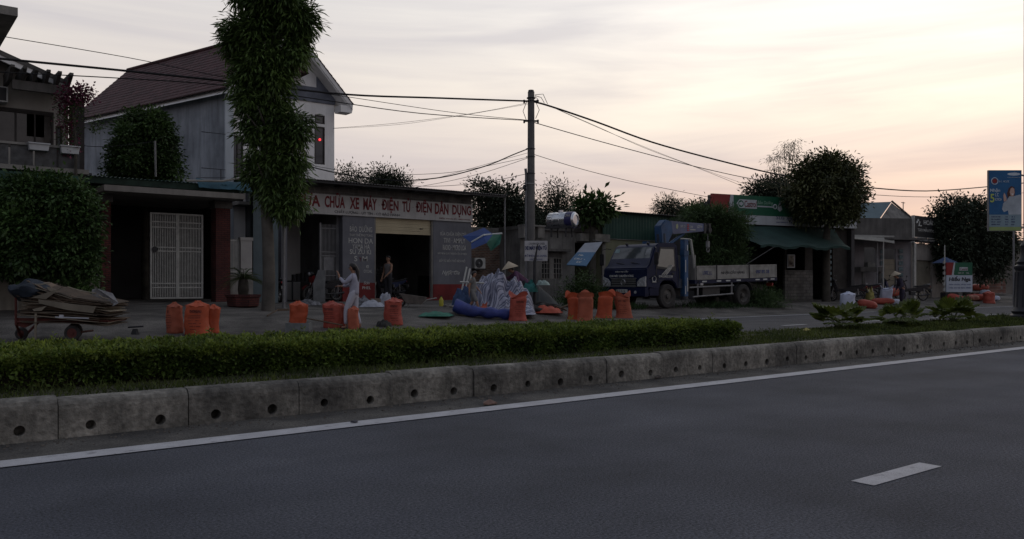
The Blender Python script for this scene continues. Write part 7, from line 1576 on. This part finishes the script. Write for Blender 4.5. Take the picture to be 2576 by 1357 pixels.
# ================================================================ UTILITY POLE AND CABLES
bark=mat('bark',(.055,.05,.042),.95,.4,3,.6,25); bark2=mat('grey_bark',(.085,.078,.068),.95,.35,2,.6,25)
def pole():
    Zp=31.5; b=P(1336,770,Zp); gz=g(b.x,b.y); zt=zat(234,Zp); t=thing('utility_pole','tall round concrete utility pole with pipe strapped to its side behind the white sign','utility pole',(b.x,b.y,gz)); T=Matrix.Translation((b.x,b.y,0))@Matrix.Rotation(fwd(0),4,'Z')
    mb=MB(T); mb.tube([(0,0,gz-.1),(0,0,zt)],[.165,.125],18); mb.build('shaft',mat('pole_concrete',(.13,.125,.12),.9,.25,2,.3,20,streak=.5),t,smooth=True)
    mb=MB(T); mb.cyl((0,0,zt),(0,0,zt+.10),.13,.10,n=16); mb.torus((0,0,zt-.20),.15,.022,18,6,'z'); mb.build('cap',metal_d,t)
    mb=MB(T); mb.tube([(-.185,-.03,gz),(-.185,-.03,zat(440,Zp)),(-.21,-.05,zat(425,Zp))],.05,8); mb.build('conduit',metal_g,t,smooth=True)
    for py,m in ((255,metal_d),(305,metal_d),(375,metal_d),(395,metal_d),(437,metal_d),(463,mat('strap_white',(.40,.40,.38),.6))):
        z=zat(py,Zp); mb=MB(T); mb.torus((-.02,0,z),.17,.012,18,5,'z'); mb.build('strap',m,t)
    for py in (255,305):
        z=zat(py,Zp); mb=MB(T); mb.box((-.26,-.03,z-.03),(.26,.03,z+.03)); mb.cyl((-.26,0,z-.08),(-.26,0,z+.05),.035,n=8); mb.cyl((.26,0,z-.08),(.26,0,z+.05),.035,n=8); mb.build('insulator_bracket',metal_d,t)
    mb=MB(T); mb.tube([(-.2,-.05,zat(478,Zp)),(-.28,-.12,zat(475,Zp)),(-.26,-.1,zat(468,Zp)),(-.2,-.05,zat(470,Zp))],.05,6); mb.build('lamp_socket',metal_d,t)
    mb=MB(T)
    for (a,q) in ((.14,(zat(245,Zp),zat(258,Zp))),(.17,(zat(258,Zp),zat(300,Zp))),(-.17,(zat(258,Zp),zat(306,Zp)))): mb.tube([(a,-.1,q[0]),(a*1.8,-.13,(q[0]+q[1])/2),(a,-.1,q[1])],.012,5)
    mb.tube([(.14,-.05,zat(240,Zp)),(.45,-.05,zat(238,Zp)),(.62,0,zat(262,Zp))],.012,5); mb.tube([(.14,-.05,zat(242,Zp)),(.38,-.02,zat(246,Zp)),(.50,0,zat(260,Zp))],.012,5); mb.build('jumper_wires',blackm,t)
pole()
cabm=mat('cable_black',(.012,.012,.013),.7)
def smoothpts(pts,n=5):
    out=[]; m=len(pts)
    for i in range(m-1):
        p0=pts[max(i-1,0)];p1=pts[i];p2=pts[i+1];p3=pts[min(i+2,m-1)]
        for k in range(n):
            t=k/n; out.append(.5*((2*p1)+(p2-p0)*t+(2*p0-5*p1+4*p2-p3)*t*t+(3*p1-p0-3*p2+p3)*t**3))
    out.append(pts[-1]); return out
def cable(pts,r,label,v=None,name='power_cable'):
    v=v or (31.5*(s_-(48/F)*c_)); P_=[]
    for q in pts:
        if len(q)==3: P_.append(P(q[0],q[1],q[2]))
        else: P_.append(PV(q[0],q[1],v))
    mb=MB(); mb.tube(smoothpts(P_),r,6); o=mb.build(name,cabm,None); tag(o,label,'cable','overhead cables')
L_='overhead cable'
cable([(-60,142),(0,148),(300,177),(600,208),(870,238),(1100,247),(1332,255)],.032,'thickest upper cable running from the left edge to the top of the utility pole')
cable([(-60,178),(0,182),(280,196),(560,215),(800,250),(1060,286),(1332,304)],.015,'second cable from the left edge, meeting the pole below the thick one')
cable([(-60,80),(0,91),(320,145),(540,190),(700,217),(880,245),(1150,285),(1332,303)],.010,'thin top cable crossing the dark red roof from the upper left corner')
cable([(1341,256),(1385,268),(1500,307),(1640,358),(1800,402),(1960,440),(2100,462),(2180,472),(2330,481),(2487,470),(2600,458)],.035,'thick cable descending right from the pole top to behind the round tree')
cable([(1341,308),(1480,348),(1620,386),(1760,422),(1900,452),(2040,472),(2180,489),(2330,496),(2487,491),(2600,484)],.016,'thinner cable descending right from the pole below the thick one')
cable([(1385,268,31.5),(1500,318,33),(1620,372,35),(1760,425,37),(1880,474,39)],.008,'hair thin wire running from the pole top to the green signboard')
cable([(1400,275,31.5),(1560,345,36),(1750,420,42),(1950,490,48)],.007,'second hair thin wire running from the pole top to the round tree')
cable([(1343,389,31.5),(1460,425,33),(1580,455,34.5),(1690,478,36),(1792,498,38)],.011,'single drop wire from mid pole to the left end of the green signboard')
cable([(780,420,31),(870,440,31),(985,454,31),(1052,453,31),(1130,443,31),(1225,417,31.3),(1290,390,31.4),(1328,375,31.4)],.022,'heavy drooping cable from behind the tall tree to mid pole')
cable([(775,415,31),(870,431,31),(983,439,31),(1080,438,31),(1169,429,31.2),(1328,396,31.4)],.009,'thin drooping cable just above the heavy one')
cable([(1005,461,36),(1090,450,35),(1200,420,33),(1328,385,31.4)],.007,'fine wire rising from the fir tree top to the pole')
cable([(1025,475,36),(1120,458,35),(1220,434,33),(1328,398,31.4)],.009,'fine wire rising from the shop roof to the pole above the lowest one')
cable([(1008,466,35),(1095,469,34),(1213,460,32.5),(1324,438,31.4)],.010,'lowest wire sagging from the shop roof to the pole')
cable([(838,323,35.5),(1000,310,34.5),(1180,287,33),(1330,259,31.5)],.007,'upper of the two faint service wires joining the white house and pole top')
cable([(838,324,35.6),(1000,314,34.5),(1150,293,33.2),(1330,262,31.5)],.006,'lower of the two faint service wires joining the white house and pole top')
cable([(0,325,24),(120,350,24.4),(220,368,24.8),(300,367,25.2),(385,357,25.8)],.010,'washing line from the left balcony to the thin pole in the small tree',name='washing_line')
p=P(390,355,26); mb=MB(); mb.tube([p,P(392,445,26)],.03,6); o=mb.build('thin_pole',metal_g); tag(o,'thin short pole rising from the green tin roof before the small tree','pole')
# slim metal pole at far right
a=P(2550,600,44); b=G(2552,745); mb=MB(); mb.tube([(a.x,a.y,0),(a.x,a.y,4.8)],.05,8); o=mb.build('thin_pole',metal_g); tag(o,'slim grey pole right of the dark tree near the street lamp','pole')
a=P(2560,700,60); Mx,_=frame((a.x,a.y),(P(2700,0,62).x,P(2700,0,62).y)); t=thing('far_house','pale brick house far behind the street lamp','house',(a.x,a.y,0)); mb=MB(Mx); mb.box((0,0,0),(8,5,4.0)); mb.build('wall',mat('far_wall',(.16,.145,.13),.9,.3,1),t); mb=MB(Mx); mb.box((-.3,-.3,4.0),(8.3,5.3,4.2)); mb.build('roof',concdark,t); mb=MB(Mx); mb.box((.6,-.03,1.2),(1.8,-.003,2.4)); mb.build('window',glassd,t)
# ================================================================ TREES
lf1=mat('leaf_dark',(.030,.060,.018),.55,.35,.8,c2=(.052,.088,.024),isl=.5,trans=.2); lf2=mat('leaf_long',(.045,.085,.022),.5,.35,.8,c2=(.08,.125,.032),isl=.5,trans=.22)
lf3=mat('leaf_far',(.042,.054,.034),.7,.35,.5,isl=.4,trans=.15); lf4=mat('leaf_feather',(.036,.068,.025),.7,.35,1,c2=(.062,.10,.036),isl=.4,trans=.2); lf5=mat('leaf_mango',(.042,.055,.022),.55,.35,.8,c2=(.068,.072,.028),isl=.5,trans=.15)
B=pxblob
lf6=mat('leaf_bush',(.034,.07,.02),.55,.4,.8,c2=(.055,.10,.028),isl=.5,trans=.2)
# tall columnar street tree
ZT=25.6; base=G(674,782); ZT=depth(base)
kk=ZT/F; tr=[tuple(base-Vector((0,0,.1))),P(677,700,ZT),P(674,600,ZT),P(668,500,ZT),P(672,380,ZT),P(680,250,ZT),P(690,90,ZT),P(690,0,ZT)]
bl=[B(a,b,ZT,c*.86,d*.95) for a,b,c,d in ((690,10,78,50),(602,75,38,34),(640,85,54,46),(750,58,42,48),(740,125,36,38),(690,140,55,46),(590,112,34,28),(635,170,50,38),(690,195,42,42),(608,222,26,30),(642,258,42,42),(692,265,32,42),(620,308,22,28),(652,330,34,38),(700,330,36,38),(743,308,32,24),(750,348,26,30),(655,392,28,36),(700,400,36,38),(740,402,24,32),(640,438,26,24),(680,455,36,34),(732,450,30,32),(700,500,36,28),(742,505,24,28),(722,526,30,12))]
tt=tree('street_tree','tall narrow street tree with drooping long leaves reaching out of the top of the frame',tuple(base),tr,.19,bl,36000,.25,.045,lf2,bark2,5,droop=.85,clump=.25,per=34,limbs=False,surf=.55,rag=2)
mb=MB(); rd=random.Random(4)
for i in range(26):
    z=rd.uniform(3.6,9.6); a=rd.uniform(0,6.28); st=Vector((base.x+.0,base.y,z)); e=st+Vector((math.cos(a)*.7,math.sin(a)*.7,.55)); mb.tube([st,st.lerp(e,.5)+Vector((0,0,-.05)),e],[.04,.03,.012],6)
mb.build('branches',bark2,tt)
# tree in front of the blue grey wall
Z=29; b0_=P(365,470,Z); tree('garden_tree','round dark garden tree in front of the blue grey house wall',(b0_.x,b0_.y,.5),[(b0_.x,b0_.y,.5),P(365,450,Z),P(360,380,Z)],.14,[B(335,335,Z,38,36),B(390,335,Z,40,38),B(358,380,Z,62,44),B(312,390,Z,30,30),B(412,400,Z,30,32),B(365,425,Z,72,24),B(345,305,Z,28,18),B(392,302,Z,26,16),B(440,437,Z,24,12),B(292,425,Z,20,20)],26000,.14,.07,lf1,bark,6,droop=.35,clump=.25,per=26,rag=8)
# big bush over left wall
Z=20.4; b0_=P(110,770,Z); tree('climbing_bush','large dark leafy bush spilling over the low cream wall at the left edge',(b0_.x,b0_.y,.3),[(b0_.x,b0_.y,.3),P(110,640,Z),P(130,560,Z)],.10,[B(40,520,Z,70,42),B(120,500,Z,58,34),B(60,468,Z,30,14),B(150,462,Z,24,12),B(5,478,Z,30,16),B(236,560,Z,12,32),B(228,672,Z,12,34),B(170,680,Z,40,20),B(50,672,Z,50,20),B(180,515,Z,36,34),B(80,580,Z,95,62),B(175,590,Z,44,60),B(20,630,Z,70,48),B(125,640,Z,80,40),B(205,640,Z,26,42),B(100,478,Z,40,18),B(200,485,Z,22,16),B(-50,560,Z,60,70),B(222,716,Z,16,24)],60000,.13,.065,lf6,bark,7,droop=.45,clump=.25,per=30,surf=.45,rag=9)
# bougainvillea
boug=mat('magenta_bracts',(.13,.03,.06),.6,.3,2,isl=.5,trans=.25); Z=22.2
t=thing('bougainvillea','bougainvillea with dark magenta flowers climbing beside the balcony column','shrub',(P(190,420,Z).x,P(190,420,Z).y,.5)); mb=MB(); mb.tube([(P(192,420,Z).x,P(192,420,Z).y,.5),P(190,360,Z),P(180,260,Z),P(205,235,Z)],[.05,.04,.03,.02],6); mb.build('stem',bark,t)
p_,d_,n_,l_,w_=crown([B(190,240,Z,32,16),B(215,232,Z,14,10),B(168,262,Z,20,22),B(165,300,Z,14,30),B(176,350,Z,10,40)],1500,8,.07,.055,.2,.2); leafmesh('flowers',p_,d_,n_,l_,w_,boug,t)
p_,d_,n_,l_,w_=crown([B(180,260,Z,30,24),B(170,330,Z,16,60),B(236,308,Z,18,16)],900,9,.07,.04,.2,.2); leafmesh('leaves',p_,d_,n_,l_,w_,lf1,t)
# potted cycad at the gate
pp=G(612,772); t=thing('potted_cycad','cycad palm in a low dark red planter beside the right gate pillar','potted plant',pp); k=depth(pp)/F
mb=MB(Matrix.Translation(pp)); mb.lathe([(.42,0),(.47,.03),(.50,.28),(.54,.30),(.54,.36),(.46,.36),(.44,.30)],8,cap=True); mb.build('planter',brickred,t); mb=MB(Matrix.Translation(pp)); mb.lathe([(.13,.3),(.16,.5),(.14,.75),(.08,.85)],12); mb.build('trunk',bark,t,smooth=True)
rd=random.Random(9); rg=np.random.default_rng(5); mbs=MB(); ps=[];ds=[];ns=[]
for i in range(30):
    a=rd.uniform(0,6.28); e=rd.uniform(.1,1.2); L=rd.uniform(.7,1.0); b_=Vector(pp)+Vector((0,0,.82)); pts=[b_+Vector((math.cos(a)*math.cos(e)*L*s,math.sin(a)*math.cos(e)*L*s,math.sin(e)*L*s-.55*L*s*s)) for s in (0,.25,.5,.75,1)]; mbs.tube(pts,[.012,.01,.008,.006,.003],4)
    for s in range(44):
        q=s/43*3.98; i0=int(q); pt_=pts[i0].lerp(pts[i0+1],q-i0); dr_=(pts[i0+1]-pts[i0]).normalized(); sd_=dr_.cross(Vector((0,0,1))).normalized()*(1 if s%2 else -1); ps.append(tuple(pt_)); ds.append(tuple(sd_+dr_*.45+Vector((0,0,.15)))); ns.append((0,0,1))
mbs.build('fronds',palmstem,t); leafmesh('leaflets',np.array(ps),np.array(ds),np.array(ns)+1e-3,np.full(len(ps),.13),np.full(len(ps),.014),lf1,t)
# feathery tree behind the lorry
Z=36.0; pb=P(1800,780,Z); bl=[B(1755,540,Z,50,16),B(1800,545,Z,60,18),B(1835,565,Z,58,18),B(1780,590,Z,52,18),B(1850,590,Z,44,14),B(1800,620,Z,60,22),B(1845,640,Z,42,18),B(1760,645,Z,45,22),B(1815,660,Z,62,20),B(1775,570,Z,40,16),B(1700,575,Z,18,10)]
t=tree('feathery_tree','loose feathery tree with flat spreading layers directly behind the lorry bed',(pb.x,pb.y,.3),[(pb.x,pb.y,.3),P(1800,680,Z),P(1795,600,Z),P(1790,550,Z)],.12,bl,36000,.19,.030,lf4,bark,11,droop=.05,clump=.26,per=26,surf=.3)
# heap of cut branches behind the lorry wheel
Z=33.5; bl=[B(1900,755,Z,60,16),B(1940,762,Z,45,10),B(1870,765,Z,35,8),B(1920,742,Z,32,10)]
p_,d_,n_,l_,w_=crown(bl,6000,12,.16,.02,.2,.3,20,.3); p_[:,2]=np.maximum(p_[:,2],.25); o=leafmesh('cut_branches',p_,d_,n_,l_,w_,lf4,origin=tuple(P(1900,770,Z))); tag(o,'heap of cut green branches on the ground behind the lorry rear wheel','branches')
bl=[B(1590,766,30.5,90,8),B(1730,768,30.5,40,6)]; 
# weedy shrubs in front of grey house
Z=30; pb=P(1480,745,Z); tree('wild_shrub','dark wild shrub growing against the grey house under the tilted sign',(pb.x,pb.y,.35),[(pb.x,pb.y,.35),P(1480,735,Z)],.03,[B(1465,740,Z,42,26),B(1500,752,Z,42,20),B(1435,745,Z,25,24),B(1475,712,Z,22,18)],6500,.10,.035,lf1,bark,13,clump=.3)
# round mango tree over the workshop
Z=39.5; pb=P(2078,600,Z); t=tree('round_tree','dense rounded tree rising above the right end of the green signboard',(pb.x,pb.y,.2),[(pb.x,pb.y,.2),P(2079,600,Z),P(2083,555,Z),P(2085,500,Z)],.20,[B(2085,440,Z,70,45),B(2040,455,Z,45,42),B(2125,455,Z,42,42),B(2085,500,Z,85,50),B(2030,505,Z,42,40),B(2140,500,Z,35,35),B(2070,415,Z,40,22),B(2100,410,Z,32,20),B(2085,540,Z,62,25),B(2120,530,Z,40,28),B(2030,540,Z,30,20),B(2160,430,Z,14,8),B(2165,475,Z,12,9)],26000,.19,.08,lf5,bark,14,droop=.3,clump=.30,per=22,surf=.55,rag=7)
# dark trees behind the signboard
Z=48; pb=P(1930,560,Z); tree('backdrop_tree','dark tree crown just above the green signboard left of the rounded tree',(pb.x,pb.y,0),[(pb.x,pb.y,0),P(1935,520,Z),P(1935,500,Z)],.2,[B(1920,482,Z,40,14),B(1965,472,Z,40,18),B(1990,482,Z,30,12),B(1900,490,Z,22,8)],5000,.22,.08,lf3,bark,15,clump=.5)
# bamboo
Z=46; bm=mat('bamboo_leaf',(.05,.06,.035),.7,.3,1,isl=.4,trans=.3); t=thing('bamboo_clump','thin bamboo with airy tops standing behind the rounded tree','bamboo',(P(1975,560,Z).x,P(1975,560,Z).y,0),0); ps=[]; ds=[]
rd=random.Random(12)
for i,(x0,y0,x1,y1) in enumerate(((1965,500,1955,395),(1975,500,1975,372),(1985,500,1998,360),(1970,500,1945,420),(1990,500,2003,392),(1960,500,1925,455),(1980,500,1985,385))):
    a=P(x0,y0,Z); b=P(x1,y1,Z); e=b+Vector((s_*(.5 if i%2 else -.4),-c_*(.5 if i%2 else -.4),-.15)); pts=smoothpts([Vector((a.x,a.y,.2)),a,a.lerp(b,.6),b,e],6); mb=MB(); mb.tube(pts,[.035*(1-.9*j/(len(pts)-1)) for j in range(len(pts))],5); mb.build('cane',mat('bamboo_cane',(.09,.085,.05),.8),t)
    for j in range(170):
        q=rd.uniform(.45,1)**.7*(len(pts)-1.01); i0=int(q); pt_=pts[i0].lerp(pts[i0+1],q-i0); o_=Vector((rd.gauss(0,.30),rd.gauss(0,.30),rd.gauss(-.02,.16)))*(1.15-q/len(pts)*.5); ps.append(tuple(pt_+o_)); ds.append((o_.x+.01,o_.y,-.25+rd.gauss(0,.2)))
leafmesh('leaves',np.array(ps),np.array(ds),np.random.default_rng(1).normal(size=(len(ps),3)),np.full(len(ps),.20),np.full(len(ps),.028),bm,t)
# dark tree mass on the right
Z=49; pb=P(2430,745,Z); tree('dark_tree','big dark tree in front of the hair salon and behind the shop sign stand',(pb.x,pb.y,.2),[(pb.x,pb.y,.2),P(2440,660,Z),P(2430,580,Z)],.22,[B(2420,560,Z,70,45),B(2380,600,Z,50,50),B(2470,590,Z,60,55),B(2430,640,Z,88,45),B(2400,520,Z,34,22),B(2440,520,Z,30,20),B(2500,630,Z,50,45),B(2475,530,Z,22,24),B(2395,650,Z,50,28),B(2490,675,Z,50,28),B(2360,570,Z,26,26),B(2520,600,Z,34,40)],32000,.21,.09,lf3,bark,16,clump=.4,per=24,surf=.4)
# background trees behind the shops
def bgt(name,label,px,Z,blobs,n,seed,L=.25,W=.09,m=lf3,cl=.6,surf=.4):
    pb=P(px,600,Z); y0=min(b[1] for b in blobs); return tree(name,label,(pb.x,pb.y,0),[(pb.x,pb.y,0),P(px,600,Z),P(px,(600+y0)/2,Z)],.2,[B(a,b,Z,c,d) for a,b,c,d in blobs],n,L,W,m,bark,seed,clump=cl,surf=surf,group='trees behind the shops')
bgt('backdrop_tree','layered tree showing above the brick building roof',1250,43,[(1215,485,28,16),(1265,495,45,16),(1300,505,22,16),(1230,520,38,22),(1275,535,55,22),(1310,545,38,28),(1230,560,45,20),(1345,560,40,22),(1345,530,20,16)],15000,21,.2,.08)
bgt('backdrop_tree','ragged tree left of the steel water tank with wispy top',1405,40,[(1400,480,20,15),(1390,495,24,12),(1420,510,36,16),(1400,530,40,20),(1370,550,40,20),(1440,550,30,16)],5200,22,.16,.05)
bgt('papaya_tree','papaya tree with wide fingered leaves behind the steel water tank',1490,38,[(1475,518,22,6),(1510,515,20,7),(1465,530,16,6),(1500,532,24,8),(1528,528,12,6)],1100,23,.34,.14,lf1,.45)
bgt('backdrop_tree','small round tree above the lorry crane behind the green shed roof',1680,55,[(1682,525,24,14),(1665,532,18,8),(1700,534,16,10)],3500,24,.22,.05)
bgt('backdrop_tree','thin lacy tree right of the white house behind the shop roof',875,44,[(862,452,20,12),(890,455,22,12),(905,462,20,12),(850,460,12,10)],2600,25,.16,.05)
bgt('fir_tree','dark pointed tree behind the shop roof',960,42,[(962,440,8,16),(962,458,16,12),(965,470,26,14),(1000,462,9,14),(1005,474,18,10),(980,475,30,10)],7000,26,.16,.06)
bgt('backdrop_tree','low dark trees between the green shed and the signboard',1760,60,[(1790,530,40,16),(1750,540,35,14),(1720,545,30,10)],4500,27)
# distant treeline on the right and centre
rg=np.random.default_rng(31); bl=[]
for i in range(60): px=1150+i*26; bl.append(B(px,680+rg.uniform(-6,8),110+rg.uniform(-10,20),26,34+rg.uniform(-8,10)))
p_,d_,n_,l_,w_=crown(bl,26000,33,.7,.35,.1,1.4,12,.5); o=leafmesh('treeline',p_,d_,n_,l_,w_,lf3,origin=(60,90,0)); tag(o,'distant dark treeline behind the roadside buildings','treeline',kind='stuff')
